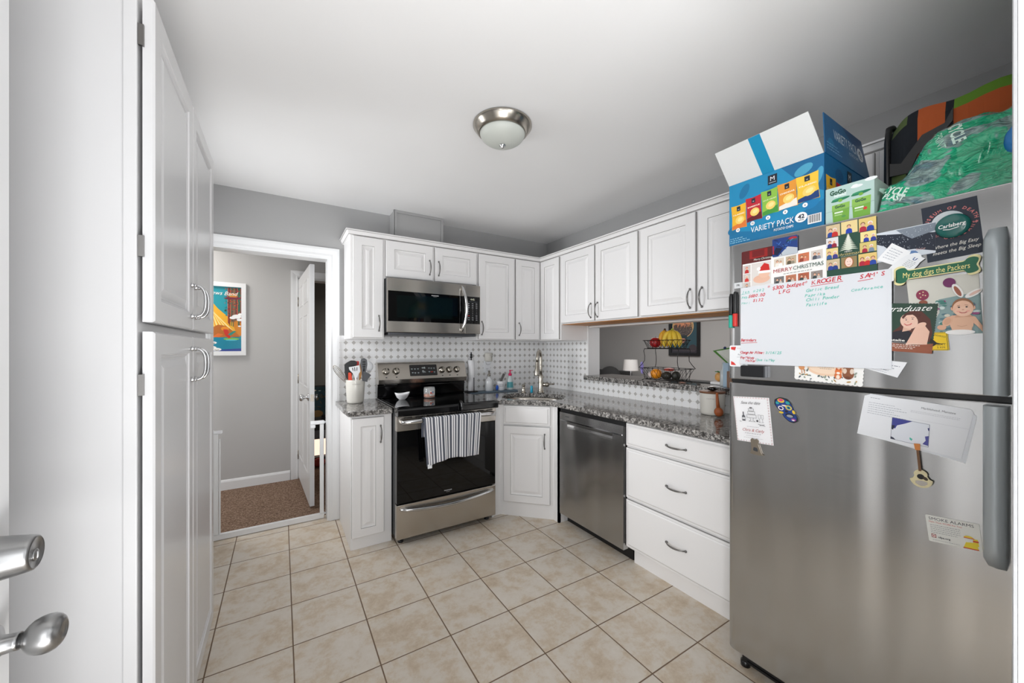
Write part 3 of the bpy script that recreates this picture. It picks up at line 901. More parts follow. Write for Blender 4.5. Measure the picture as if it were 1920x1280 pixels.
# sink bowl
t = thing('sink', 'undermount stainless corner sink bowl', 'sink', (1.835, 2.625, .70))
mb = MB(); rows = [(1.035, CU - .002), (1.0, CU - .002), (.985, CU - .02), (.955, .75), (.90, .715), (.80, .700), (.12, .694)]
vs0 = []
for sc2, z in rows:
    for hpt in hole:
        q = sc_ + (Vector(hpt) - sc_) * sc2; vs0.append((q.x, q.y, z))
n = len(hole); fs = []
for i in range(len(rows) - 1):
    for k in range(n): fs.append((i * n + k, i * n + (k + 1) % n, (i + 1) * n + (k + 1) % n, (i + 1) * n + k))
fs.append(tuple((len(rows) - 1) * n + k for k in range(n)))
mb.add(vs0, fs, 0, True); o = mb.build('bowl', 'steel', t)
MB().lathe((1.835, 2.625, .6945), [(.045, 0), (.045, .003), (.03, .004), (.028, .0), (.004, .0)], 24).build('drain', 'chrome', t)

# faucet
fx, fy = 2.037, 2.805
t = thing('faucet', 'tall brushed nickel gooseneck kitchen faucet behind the sink', 'faucet', (fx, fy, CT))
mb = MB(); mb.lathe((fx, fy, CT), [(.033, 0), (.033, .008), (.028, .013), (.028, .020), (.0235, .028), (.0225, .10), (.0215, .16), (.017, .168)], 28); mb.build('body', 'nickel', t)
dv = Vector((-.78, -.62, 0)).normalized()
pts = [Vector((fx, fy, CT + .15)), Vector((fx, fy, CT + .22)), Vector((fx, fy, CT + .30))]
Rr = .058
for k in range(13):
    a = PI * k / 12; pts.append(Vector((fx, fy, CT + .318)) + dv * (Rr - Rr * math.cos(a)) + ZV * (Rr * 1.15 * math.sin(a)))
pts.append(pts[-1] + dv * .006 - ZV * .03)
MB().tube(pts, .0135, 16).build('spout', 'nickel', t)
e0 = pts[-1]; dd = (dv * .10 - ZV).normalized()
MB().lathe(e0, [(.0155, 0), (.0165, .004), (.0165, .04), (.018, .045), (.0235, .10), (.0245, .118), (.022, .124), (.004, .124)], 24, dd).build('spray_head', 'nickel', t)
mb = MB(); hv = Vector((.80, -.6, 0)).normalized()
mb.lathe(Vector((fx, fy, CT + .075)) + hv * .012, [(.017, 0), (.018, .03), (.021, .035), (.021, .055), (.015, .064), (.006, .066)], 20, hv)
mb.tube([Vector((fx, fy, CT + .078)) + hv * .07, Vector((fx, fy, CT + .081)) + hv * .125], [.006, .0075], 10)
mb.build('handle', 'nickel', t)
# built-in soap pump and the turquoise cap
mb = MB(); mb.lathe((1.899, 2.885, CT), [(.026, 0), (.026, .006), (.019, .012), (.020, .03), (.0165, .045), (.012, .052), (.012, .058), (.018, .062), (.017, .075), (.006, .082)], 24)
mb.tube([(1.899, 2.885, CT + .068), (1.878, 2.862, CT + .068)], .006, 10)
o = mb.build('soap_pump', 'nickel', None, (1.899, 2.885, CT)); tag(o, 'squat nickel soap pump behind the left end of the sink', 'soap dispenser')
mb = MB(); mb.lathe((1.979, 2.87, CT), [(.011, 0), (.013, .002), (.013, .03), (.0115, .034), (.0115, .058), (.009, .062)], 18)
o = mb.build('bottle_stopper', mat('turquoise_plastic', (38, 170, 205), .35), None, (1.979, 2.87, CT)); tag(o, 'small bright turquoise plastic cap standing by the faucet', 'cap')

# ------------------------------------------------------------------ range
t = thing('range', 'stainless electric range with black glass cooktop and a striped towel on its door', 'stove', (1.03, 2.85, 0))
RX0, RX1 = .6535, 1.4095
mb = MB(); mb.box(RX0 + .004, RX1 - .004, 2.575, 3.185, .045, .904); mb.build('body', 'darkbody', t, bevel=.002)
# cooktop: black glass with a thick rounded front lip
mb = MB(); mb.prism([(2.497, .876), (2.492, .884), (2.492, .915), (2.498, .926), (2.512, .9305), (3.13, .9305), (3.13, .905), (2.585, .905), (2.55, .876)], (RX0 - .002, 0, 0), (0, 1, 0), ZV, (1, 0, 0), 0, RX1 - RX0 + .004)
mb.build('cooktop_frame', 'blackgloss', t, bevel=.003)
gl = MB().box(RX0 + .016, RX1 - .016, 2.52, 3.10, .9306, .9318).build('glass_top', 'blackglass', t)
ringm = mat('burner_ring_grey', (70, 70, 72), .25)
for (bx, by, br) in ((.845, 2.68, .115), (.845, 2.95, .08), (1.225, 2.68, .085), (1.225, 2.95, .115), (1.035, 2.97, .055)):
    mb = MB()
    for rr in (br, br * .62):
        N_ = 48; vs_2 = []
        for q in range(N_):
            a = 2 * PI * q / N_
            vs_2 += [(bx + (rr) * math.cos(a), by + rr * math.sin(a), .93185), (bx + (rr + .0016) * math.cos(a), by + (rr + .0016) * math.sin(a), .93185)]
        mb.add(vs_2, [(2 * q, 2 * q + 1, (2 * q + 3) % (2 * N_), (2 * q + 2) % (2 * N_)) for q in range(N_)])
    mb.build('burner_ring', ringm, gl)
# backguard
mb = MB(); mb.prism([(3.186, .9306), (3.128, .9306), (3.118, .942), (3.108, 1.045), (3.186, 1.045)], (RX0, 0, 0), (0, 1, 0), ZV, (1, 0, 0), 0, RX1 - RX0)
mb.box(RX0, RX1, 3.100, 3.118, 1.020, 1.028); mb.build('backguard_base', 'blackgloss', t, bevel=.002)
mb = MB(); mb.prism([(3.108, 1.040), (3.072, 1.042), (3.062, 1.078), (3.112, 1.207), (3.130, 1.215), (3.186, 1.215), (3.186, 1.040)], (RX0 - .001, 0, 0), (0, 1, 0), ZV, (1, 0, 0), 0, RX1 - RX0 + .002)
bg = mb.build('backguard', 'steel', t, bevel=.003)
Np = Vector((0, -(1.207 - 1.078), (3.112 - 3.062))).normalized(); Vp = Vector((0, .050, .129)).normalized()


def on_panel(x, z): return Vector((x, 3.062 + (z - 1.078) * .050 / .129, z)) + Np * .0004


for kx in (.713, .793, 1.185, 1.252, 1.322):
    c = on_panel(kx, 1.143)
    mb = MB(); mb.lathe(c, [(.0285, 0), (.0285, .002), (.0265, .004), (.024, .022), (.021, .025), (.004, .025)], 28, Np)
    mb.obox(c + Np * .030, (Vector((1, 0, 0)), Vp, Np), (.0062, .0215, .007)); kb = mb.build('knob', 'nickel', t)
    MB().obox(c + Np * .0372 + Vp * .012, (Vector((1, 0, 0)), Vp, Np), (.0008, .008, .0004)).build('pointer', 'black', kb)
# electronic display
c0 = [on_panel(.905, 1.190), on_panel(1.140, 1.190), on_panel(1.140, 1.100), on_panel(.905, 1.100)]
cd = Card(*c0, 235, 90, Np, thick=.002, paper=(12, 13, 15), outline=rounded([(0, 0), (235, 0), (235, 90), (0, 90)], 6, 4))
cd.text('4:42', 118, 58, 13, (225, 240, 240), 'c')
for i, (tx_, tz) in enumerate(((18, 56), (44, 56), (70, 56), (22, 26), (44, 24), (70, 24), (165, 60), (186, 58), (210, 58), (165, 30), (210, 26))):
    cd.rect(tx_ - 7, tz, tx_ + 7, tz + 3, (190, 195, 200)); cd.rect(tx_ - 5, tz - 6, tx_ + 5, tz - 4, (120, 150, 150))
cd.text('OFF', 187, 24, 8, (230, 60, 40), 'c'); cd.rect(104, 38, 118, 41, (200, 205, 205)); cd.rect(104, 31, 130, 34, (180, 190, 190)); cd.rect(104, 24, 134, 27, (150, 160, 160))
cd.build('display', t, 'printgloss')
for kx in (.713, .793, 1.185, 1.252, 1.322):
    c = on_panel(kx, 1.096); MB().obox(c + Np * .0003, (Vector((1, 0, 0)), Vp, Np), (.006, .004, .0003)).build('marking', 'steel_dk', t)
# oven door: steel band, black glass, towel bar
od = MB().box(RX0, RX1, 2.532, 2.573, .773, .874).build('oven_door', 'steel', t, bevel=.003)
MB().box(RX0 + .002, RX1 - .002, 2.533, 2.573, .285, .7728).build('door_glass', 'blackglass', od, bevel=.003)
cd = Card(Vector((RX0 + .30, 2.5328, .325)), Vector((RX0 + .43, 2.5328, .325)), Vector((RX0 + .43, 2.5328, .295)), Vector((RX0 + .30, 2.5328, .295)), 130, 30, (0, -1, 0), slab=False)
cd.text('FRIGIDAIRE', 65, 16, 7, (220, 222, 224), 'c', fit=58, bold=.01); cd.text('GALLERY', 65, 7, 4, (180, 182, 184), 'c', fit=30); cd.build('brand_mark', od)
mb = MB()
for k in range(9): mb.box(RX0 + .05 + k * .078, RX0 + .105 + k * .078, 2.5312, 2.5325, .858, .864)
mb.build('vent_slots', 'black', od)
HY, HZZ = 2.468, .838
pts = [Vector((RX0 + .028, 2.531, HZZ)), Vector((RX0 + .032, 2.49, HZZ))] + [Vector((RX0 + .045 + (RX1 - RX0 - .09) * k / 14, HY + .012 - .016 * math.sin(PI * k / 14), HZZ + .006 * math.sin(PI * k / 14))) for k in range(15)] + [Vector((RX1 - .032, 2.49, HZZ)), Vector((RX1 - .028, 2.531, HZZ))]
MB().tube(pts, [.011, .013] + [.0155] * 15 + [.013, .011], 14, flat=.75, ref=(0, 0, 1)).build('handle', 'chrome', od)
# storage drawer
dr = MB().box(RX0, RX1, 2.534, 2.573, .045, .276).build('storage_drawer', 'steel', t, bevel=.003)
pts = [Vector((RX0 + .025 + (RX1 - RX0 - .05) * k / 16, 2.527 - .024 * math.sin(PI * k / 16) ** .6, .247 - .022 * math.sin(PI * k / 16))) for k in range(17)]
MB().tube(pts, [.008] + [.0125] * 15 + [.008], 12, flat=1.2, ref=(0, 0, 1)).build('handle', 'chrome', dr)
for (lx, ly) in ((RX0 + .045, 2.60), (RX1 - .045, 2.60), (RX0 + .045, 3.13), (RX1 - .045, 3.13)):
    MB().lathe((lx, ly, 0), [(.019, 0), (.019, .012), (.010, .014), (.010, .0448)], 16).build('foot', 'black', t)
# child-safety latch on the cooktop lip
mb = MB(); mb.lathe((1.102, 2.473, .800), [(.010, 0), (.0185, .006), (.0205, .025), (.0205, .045), (.017, .058), (.006, .064)], 20, sy=.75)
mb.tube([(1.102, 2.474, .850), (1.102, 2.472, .905), (1.102, 2.476, .936), (1.102, 2.490, .9445), (1.102, 2.518, .9445)], .0095, 10, flat=1.0)
o = mb.build('oven_latch', 'blackgloss', None, (1.102, 2.47, .80)); tag(o, 'small black plastic latch hooked over the cooktop front edge above the towel', 'latch')

# striped towel over the oven handle
def towel():
    nx, ny = 84, 44; W0 = .425; x0 = .797; vs = []; fs = []
    top = HZZ + .019; front = .30; back = .13
    L = front + back + .045
    for j in range(ny + 1):
        s = j / ny * L
        for i in range(nx + 1):
            u = i / nx
            fold = math.sin(u * 15 + .6) * .006 + math.sin(u * 31 + 2) * .003
            if s < front:
                dz = front - s; z = top - dz; k = dz / front
                y = 2.4425 - .004 * k + fold * (.3 + .9 * k)
                xx = x0 + .012 + (W0 + .006 - .022 * k) * u + .020 * k * (1 - u) * 1.2
                z -= k * (.022 * (math.sin(u * 5.5 + 2.6) * .5) + .018 * (1 - u) ** 2 - .016 * u)
            elif s < front + .045:
                a = (s - front) / .045 * PI; y = 2.4635 - .021 * math.cos(a) + fold * .3 * (1 - a / PI); z = top + .005 * math.sin(a); xx = x0 + .012 + (W0 + .006) * u
            else:
                dz = s - front - .045; z = top - dz; y = 2.4845 + fold * .25; xx = x0 + .012 + (W0 + .004) * u
            vs.append((xx, y, z))
    mb = MB(); b = rgb(236, 236, 238); g = rgb(88, 92, 104)
    pat = [1, 1, 1, 0, 0, 1, 0, 0, 1, 1, 0, 0]
    for j in range(ny):
        for i in range(nx):
            p = pat[(i // 1) % len(pat)] if True else 0
            s = j / ny * L
            c = g if p else b
            mb.add([vs[j * (nx + 1) + i], vs[j * (nx + 1) + i + 1], vs[(j + 1) * (nx + 1) + i + 1], vs[(j + 1) * (nx + 1) + i]], [(0, 1, 2, 3)], 0, True, c)
    return mb


mbt = towel()
o = mbt.build('dish_towel', 'printcloth', None, (1.01, 2.45, .56)); tag(o, 'grey and white striped dish towel draped over the oven handle', 'towel')
bm = bmesh.new(); bm.from_mesh(o.data); bmesh.ops.remove_doubles(bm, verts=bm.verts, dist=.00005); bm.to_mesh(o.data); bm.free()
for p in o.data.polygons: p.use_smooth = True
md = o.modifiers.new('thick', 'SOLIDIFY'); md.thickness = .003; md.offset = 0
MB().box(.838, .868, 2.443, 2.444, .520, .548).build('care_tag', 'whiteplastic', o)

# bowl and candle on the cooktop
mb = MB()
prof = [(.022, 0), (.024, .003), (.040, .018), (.052, .036), (.055, .046), (.0535, .0465), (.050, .038), (.037, .020), (.020, .006), (.003, .005)]
mb.lathe((.800, 2.93, .9322), prof, 36, sx=1.05, sy=.8)
mb.v = [(x, y, z + (.010 * ((x - .80) / .055) ** 2 if z > .96 else 0)) for x, y, z in mb.v]
o = mb.build('spoon_rest_bowl', 'whiteceramic', None, (.80, 2.93, .9322)); tag(o, 'small white ceramic bowl on the left of the cooktop', 'bowl')
cx_, cy_ = 1.018, 2.93
t = thing('candle_jar', 'glass jar candle with orange wax standing on the cooktop', 'candle', (cx_, cy_, .9322))
MB().lathe((cx_, cy_, .9322), [(.042, 0), (.0455, .004), (.046, .02), (.046, .068), (.043, .076), (.043, .084), (.041, .084), (.041, .075), (.0435, .066), (.0435, .006), (.004, .005)], 36).build('jar', mat('clear_jar_glass', (236, 240, 240), .04, alpha=.20, coat=1.0, wear=0), t)
MB().lathe((cx_, cy_, .9377), [(.0430, 0), (.0430, .024), (.004, .022)], 30).build('wax', mat('orange_wax', (214, 120, 62), .5), t)
lb = MB(); lb.usecol = True
for (c1, r_, s0, s1, z0, z1) in ((rgb(238, 236, 232), .0463, -1.85, -.75, .952, .992), (rgb(196, 70, 60), .0464, -1.75, -1.5, .964, .982), (rgb(90, 120, 175), .0464, -1.42, -1.1, .974, .985), (rgb(200, 90, 70), .0464, -1.40, -1.15, .962, .970)):
    n_ = 10; vv = []
    for q in range(n_ + 1):
        a = s0 + (s1 - s0) * q / n_; vv += [(cx_ + r_ * math.cos(a), cy_ + r_ * math.sin(a), z0), (cx_ + r_ * math.cos(a), cy_ + r_ * math.sin(a), z1)]
    lb.add(vv, [(2 * q, 2 * q + 2, 2 * q + 3, 2 * q + 1) for q in range(n_)], 0, True, c1)
lb.build('label', 'print', t)

# ------------------------------------------------------------------ microwave
t = thing('microwave', 'over-the-range stainless microwave with black window and curved handle', 'microwave', (1.03, 2.98, 1.445))
MX0, MX1, MY = .657, 1.413, 2.803
mb = MB(); mb.box(MX0 + .004, MX1 - .004, MY + .03, YB - .001, 1.452, 1.8525); mb.build('body', 'darkbody', t, bevel=.002)
mb = MB(); mb.box(MX0 + .02, MX1 - .02, MY + .045, YB - .02, 1.428, 1.4515); mb.build('vent_grille', 'steel_dk', t, bevel=.004)
for (x0, x1, nm) in ((MX0, 1.272, 'door'), (1.274, MX1, 'control_panel')):
    pn = MB().box(x0, x1, MY, MY + .0295, 1.450, 1.847).build(nm, 'steel', t, bevel=.002)
    a0, a1 = (x0 + .006, x1 - .002) if nm == 'door' else (x0 + .003, x1 - .005)
    gp = MB().box(a0, a1, MY - .0012, MY + .001, 1.530, 1.754).build('window' if nm == 'door' else 'key_panel', 'blackglass', pn)
    if nm == 'door':
        MB().box(.725, 1.165, MY - .0014, MY - .00125, 1.560, 1.725).build('viewing_mesh', mat('dark_green_glass', (8, 18, 18), .08, spec=.3), gp)
        cd = Card(Vector((.97, MY - .0013, 1.745)), Vector((1.07, MY - .0013, 1.745)), Vector((1.07, MY - .0013, 1.725)), Vector((.97, MY - .0013, 1.725)), 100, 20, (0, -1, 0), slab=False)
        cd.text('FRIGIDAIRE', 50, 10, 7, (225, 226, 228), 'c', fit=58, bold=.01); cd.text('GALLERY', 50, 3, 4, (170, 172, 174), 'c', fit=30); cd.build('brand_mark', gp)
        pts = []
        for k in range(17):
            q = k / 16.0; pts.append(Vector((1.243 + .020 * math.sin(PI * q), MY - .006 - .052 * math.sin(PI * q) ** .7, 1.466 + .366 * q)))
        MB().tube(pts, [.007] + [.0115] * 15 + [.007], 12, flat=1.25, ref=(1, 0, 0)).build('handle', 'chrome', pn)
    else:
        cd = Card(Vector((a0, MY - .0013, 1.754)), Vector((a1, MY - .0013, 1.754)), Vector((a1, MY - .0013, 1.530)), Vector((a0, MY - .0013, 1.530)), 131, 224, (0, -1, 0), slab=False)
        cd.text('4:42', 64, 194, 15, (236, 240, 214), 'c', bold=.01); cd.rect(28, 180, 108, 182, (90, 100, 110))
        for r_ in range(9):
            for q in range(3):
                xx, zz = 30 + 35 * q, 163 - r_ * 16.5
                if 3 <= r_ <= 6 and not (r_ == 6 and q != 1): cd.text(str({3: (1, 2, 3), 4: (4, 5, 6), 5: (7, 8, 9), 6: (0, 0, 0)}[r_][q]), xx, zz, 6, (214, 218, 220), 'c')
                elif r_ == 6 and q == 0: cd.rect(xx - 8, zz, xx + 8, zz + 4, (206, 40, 46))
                else: cd.rect(xx - 7, zz, xx + 7, zz + 2, (190, 194, 198)); cd.rect(xx - 7, zz + 4, xx + 6, zz + 6, (170, 174, 178))
        cd.build('keys', gp)

# ------------------------------------------------------------------ dishwasher
t = thing('dishwasher', 'stainless dishwasher with a recessed pocket handle', 'dishwasher', (2.08, 1.925, 0))
DX = 1.797
mb = MB(); mb.box(DX + .045, XR - .03, 1.612, 2.234, .10, CU - .004); mb.build('body', 'darkbody', t)
MB().box(DX + .085, DX + .10, 1.606, 2.240, 0, .099).build('kick_plate', 'black', t)
MB().box(DX + .012, DX + .0445, 1.607, 2.238, .842, CU - .004).build('control_strip', 'black', t)
y0, y1, z0, z1 = 1.610, 2.232, .085, .850
dw = MB()
dw.box(DX, DX + .044, y0, y1, z0, .742); dw.box(DX, DX + .044, y0, y1, .792, z1); dw.box(DX, DX + .044, y0, 1.700, .742, .792); dw.box(DX, DX + .044, 2.145, y1, .742, .792)
dw.prism([(.044, .792), (.012, .792), (.032, .760), (.030, .744), (.001, .742), (.044, .742)], (DX, 1.700, 0), (1, 0, 0), ZV, (0, 1, 0), 0, .445)
dwo = dw.build('door', 'steel_dw', t)
MB().box(DX - .003, DX + .004, y0 + .012, y1 - .01, .789, .797).build('handle_rim', 'chrome', dwo)
MB().box(DX - .0008, DX, 2.125, 2.165, .822, .826).build('brand_mark', 'steel_dk', dwo)

# ------------------------------------------------------------------ refrigerator
FX = 1.588
t = thing('refrigerator', 'stainless top-freezer refrigerator covered with cards and magnets', 'refrigerator', (1.98, .50, 0))
FY0, FY1, FT = .118, .864, 1.755
mb = MB(); mb.box(FX + .085, 2.36, FY0 + .008, FY1 - .008, .075, FT - .010); mb.build('body', 'darkbody', t, bevel=.004)


def fdoor(name, z0, z1, hy):
    r = .030; pl = [(FX + .080, FY1), (FX + .080, FY0)]
    pr = []
    for k in range(7):
        a = PI / 2 * k / 6; pr.append((FX + r * .75 - r * .75 * math.sin(a), FY0 + r - r * math.cos(a)))
    pr2 = [(x, FY0 + FY1 - y) for x, y in reversed(pr)]
    mb = MB(); mb.prism(pl + pr + pr2, (0, 0, 0), (1, 0, 0), (0, 1, 0), ZV, z0, z1, smooth=False)
    o = mb.build(name, 'steel_h', t, bevel=.0035, seg=3)
    # curved bar handle running along the latch side
    a, b_ = hy; q0, q1 = (a, b_) if name == 'freezer_door' else (a, b_)
    mb = MB(); rows = []
    n_ = 14
    for i in range(n_ + 1):
        zz = a + (b_ - a) * i / n_; e = i / n_
        if name != 'freezer_door': e = 1 - e
        s_ = min(1.0, (1 - e) / .10); rise = .045 * (1 - (1 - s_) ** 2) if s_ < 1 else .045
        wd = .020 * (1 - .25 * (1 - s_) ** 2)
        rows.append([(FX - .0005, .169 - wd, zz), (FX - rise * .8, .169 - wd, zz), (FX - rise - .002, .169 - wd * .75, zz), (FX - rise - .007, .169, zz), (FX - rise - .002, .169 + wd * .75, zz), (FX - rise * .8, .169 + wd, zz), (FX - .0005, .169 + wd, zz)])
    vs2 = [p for r_ in rows for p in r_]
    fs2 = [(i * 7 + k, i * 7 + k + 1, (i + 1) * 7 + k + 1, (i + 1) * 7 + k) for i in range(n_) for k in range(6)]
    mb.add(vs2, fs2, 0, True); mb.add(rows[0], [tuple(range(7))], 0); mb.add(rows[-1], [tuple(reversed(range(7)))], 0)
    mb.build('handle', M['handle'], o)
    return o


fdoor('freezer_door', 1.206, 1.757, (1.212, 1.645))
fdoor('fresh_food_door', .092, 1.190, (.760, 1.184))
MB().box(FX + .02, FX + .079, FY0 + .012, FY1 - .012, 1.1905, 1.2055).build('door_gasket', 'black', t)
MB().box(FX + .0805, FX + .125, FY1 - .050, FY1 - .004, 1.7455, 1.7570).build('top_hinge', 'steel_dk', t, bevel=.003)
MB().box(FX + .035, FX + .085, FY1 - .06, FY1 + .002, 1.1915, 1.2045).build('middle_hinge', 'black', t, bevel=.003)
mb = MB(); mb.box(FX + .06, FX + .10, FY0 + .02, FY1 - .03, .022, .091)
for q in range(4): mb.box(FX + .054, FX + .062, FY0 + .03, FY1 - .05, .030 + q * .014, .036 + q * .014)
mb.build('toe_grille', 'black', t)
for yy in (FY0 + .05, FY1 - .035):
    MB().lathe((FX + .075, yy, 0), [(.018, 0), (.018, .02), (.01, .024), (.01, .0745)], 14).build('foot', 'black', t)
for yy in (FY0 + .05, FY1 - .05):
    MB().lathe((2.3, yy, 0), [(.018, 0), (.018, .02), (.01, .024), (.01, .0745)], 14).build('foot', 'black', t)

# ------------------------------------------------------------------ cards and magnets on the refrigerator
OUT = Vector((-1, 0, 0))


def fcard(TL, TR, BR, BL, W, H, lvl=0, thick=.0006, paper=(248, 248, 248), outline=None, x=None):
    """a card lying on the fridge front; corners are (y, z); lvl stacks overlapping cards"""
    fx_ = (x if x is not None else FX) - .0002 - lvl * .0016
    c = [Vector((fx_, p[0], p[1])) for p in (TL, TR, BR, BL)]
    return Card(*c, W, H, OUT, thick, paper, outline=outline)


def fin(cd, name, label, cat, group=None, m='print'):
    o = cd.build(name, None, m); tag(o, label, cat, group); return o


G_CARD = 'cards and photos held on the refrigerator'
# red christmas card with a sleeping baby
c = fcard((.806, 1.720), (.688, 1.720), (.688, 1.545), (.806, 1.545), 118, 175, 0, paper=(92, 26, 26), outline=rounded([(0, 0), (118, 0), (118, 175), (0, 175)], 5, 3))
c.rect(30, 140, 95, 172, (150, 28, 26)); c.rect(40, 146, 84, 170, (112, 20, 22)); c.rect(50, 130, 118, 140, (44, 16, 18))
c.text('Merry Christmas', 46, 131, 8, (236, 228, 220), 'l', fit=66, shear=.25)
c.rect(4, 4, 114, 124, (246, 244, 242))
for i, (hc, bc) in enumerate((((210, 60, 50), (190, 40, 38)), ((230, 228, 226), (214, 60, 52)), ((120, 80, 60), (70, 70, 80)))):
    zz = 86 - i * 34; c.rect(6, zz, 34, zz + 32, (205, 196, 190)); c.person(20, zz, 26, bc, hc)
c.rect(38, 34, 112, 120, (222, 216, 212)); c.ell(74, 56, 30, 16, (232, 186, 162)); c.ell(84, 74, 19, 15, (236, 192, 168)); c.poly([(66, 82), (104, 80), (100, 108), (84, 116), (70, 100)], (204, 38, 34))
c.poly([(62, 78), (106, 76), (107, 85), (63, 88)], (248, 246, 244)); c.ell(64, 96, 7, 7, (250, 250, 248)); c.scribble(50, 18, 106, 4, (170, 168, 166), seed=2); c.scribble(60, 10, 100, 4, (170, 168, 166), seed=3)
fin(c, 'christmas_card', 'dark red Christmas card with a baby in a santa hat, top left of freezer', 'card', G_CARD)
# blue magnet photo
c = fcard((.692, 1.742), (.611, 1.741), (.611, 1.675), (.692, 1.675), 81, 66, 2, .003, paper=(30, 62, 130), outline=rounded([(0, 0), (81, 0), (81, 66), (0, 66)], 4, 3))
c.poly([(20, 0), (50, 30), (81, 20), (81, 0)], (190, 198, 206)); c.poly([(0, 10), (18, 4), (34, 26), (12, 34)], (16, 26, 60)); c.ell(66, 56, 14, 7, (170, 40, 50)); c.rect(46, 48, 81, 54, (36, 90, 100))
for i in range(14):
    r = random.Random(i); x, y = r.uniform(5, 70), r.uniform(8, 58); c.line([(x, y), (x + r.uniform(-18, 18), y + r.uniform(-14, 14))], 2.2, r.choice([(14, 24, 66), (80, 130, 200), (200, 214, 226), (40, 100, 190)]))
c.rect(2, 10, 6, 40, (180, 40, 44))
fin(c, 'photo_magnet', 'blue picture magnet of a motorbike above the MERRY CHRISTMAS card', 'magnet')
# MERRY CHRISTMAS card
c = fcard((.698, 1.679), (.527, 1.687), (.527, 1.556), (.698, 1.556), 171, 127, 1, paper=(248, 247, 244))
cols = [((222, 208, 190), (240, 236, 228)), ((196, 176, 150), (90, 80, 62)), ((206, 120, 84), (150, 66, 50)), ((214, 204, 196), (80, 84, 96))]
for i, (bgc, tp) in enumerate(cols):
    x0 = 10 + i * 39; c.rect(x0, 84, x0 + 33, 114, bgc); c.person(x0 + 11, 84, 24, tp, (96, 66, 44)); c.person(x0 + 22, 84, 20, tuple(min(255, k + 60) for k in tp), (150, 100, 60))
    x0 = 10 + i * 39; b2 = [(120, 118, 118), (190, 120, 90), (178, 96, 70), (150, 140, 134)][i]; c.rect(x0, 16, x0 + 33, 44, b2); c.person(x0 + 11, 16, 22, (60, 70, 70), (70, 50, 40)); c.person(x0 + 22, 16, 19, (206, 196, 188), (120, 70, 40))
c.text('MERRY', 9, 60, 14, (168, 44, 52), 'l', fit=62); c.text('CHRISTMAS', 73, 60, 14, (38, 78, 66), 'l', fit=90); c.scribble(42, 50, 130, 4, (150, 150, 148), seed=5)
fin(c, 'christmas_card', 'white card reading MERRY CHRISTMAS between two rows of family snapshots', 'card', G_CARD)
# green tree card with photo border
c = fcard((.529, 1.750), (.402, 1.747), (.399, 1.556), (.526, 1.556), 128, 194, 2, paper=(40, 76, 62), outline=rounded([(0, 0), (128, 0), (128, 194), (0, 194)], 5, 3))
cells = [(0, 152, 38, 192, (214, 190, 150), [(12, (40, 70, 150)), (24, (196, 44, 40))]), (41, 154, 83, 194, (232, 210, 150), [(20, (30, 62, 170))]), (86, 150, 128, 193, (222, 196, 120), [(10, (176, 36, 60)), (28, (32, 60, 150))]),
         (0, 116, 33, 149, (226, 222, 222), [(10, (46, 54, 130)), (22, (150, 36, 60))]), (0, 78, 32, 113, (234, 208, 140), [(8, (50, 90, 150)), (24, (60, 60, 140))]),
         (0, 40, 36, 75, (206, 186, 150), [(11, (40, 66, 150)), (24, (36, 58, 130))]), (40, 40, 80, 76, (150, 130, 90), []), (84, 40, 128, 78, (226, 196, 120), [(9, (176, 36, 60)), (22, (196, 40, 40)), (35, (36, 70, 160))]),
         (90, 116, 128, 148, (240, 220, 150), [(14, (40, 60, 160)), (31, (50, 60, 150))]), (88, 82, 128, 114, (214, 196, 120), [(12, (168, 36, 60)), (28, (120, 140, 160))])]
for (x0, y0, x1, y1, bc, ps) in cells:
    c.rect(x0, y0, x1, y1, bc)
    for i, (px, tc) in enumerate(ps): c.person(x0 + px, y0, (y1 - y0) * .72, tc, [(110, 70, 44), (236, 236, 236), (150, 90, 50)][i % 3])
c.ell(60, 58, 12, 17, (176, 106, 60)); c.ell(60, 58, 9.5, 15, (244, 214, 200)); c.ell(56.5, 60, 1.2, .8, (60, 50, 50)); c.ell(63.5, 60, 1.2, .8, (60, 50, 50)); c.line([(57, 51), (60, 49.6), (63, 51)], 1, (190, 90, 90))
for r_ in range(8):
    y = 100 + r_ * 6.2; wd = 25 - r_ * 3
    c.poly([(60 - wd, y - 2), (60 - wd * .5, y + 3), (60, y + 10), (60 + wd * .5, y + 3), (60 + wd, y - 2), (60 + wd * .4, y), (60, y - 3), (60 - wd * .4, y)], (214 + r_ * 2, 222 + r_, 204 + r_ * 2))
    for s_ in (-1, 1): c.line([(60 + s_ * wd * .8, y + 1), (60 + s_ * 3, y + 7)], 1.0, (120, 140, 118))
c.text('MERRY', 60, 91, 5, (240, 240, 232), 'c', bold=.02, fit=20); c.text('christmas', 60, 82, 8, (214, 196, 132), 'c', shear=.4, fit=56); c.scribble(40, 78.5, 82, 2.2, (190, 200, 190), seed=7)
fin(c, 'christmas_card', 'tall green card with a pale christmas tree framed by ten family photos', 'card', G_CARD)
# snowy night photo
c = fcard((.408, 1.690), (.277, 1.692), (.277, 1.604), (.408, 1.598), 131, 90, 1, paper=(214, 220, 228), outline=rounded([(0, 0), (131, 0), (131, 90), (0, 90)], 3, 3))
c.poly([(0, 86), (131, 60), (131, 6), (90, 22), (40, 26), (24, 46), (0, 60)], (30, 38, 54)); c.poly([(50, 88), (131, 88), (131, 66), (84, 54), (66, 70)], (128, 138, 150))
for i in range(110):
    r = random.Random(100 + i); c.ell(r.uniform(4, 127), r.uniform(18, 84), r.uniform(.4, 1.1), r.uniform(.4, 1.1), (224, 230, 238), 5); c.k -= 1
c.k += 1; c.text('Jesus', 100, 16, 7, (200, 160, 156), 'c', shear=.4)
fin(c, 'snow_photo', 'dark photo of snow falling at night, overlapping the navy museum poster magnet', 'photograph', G_CARD)
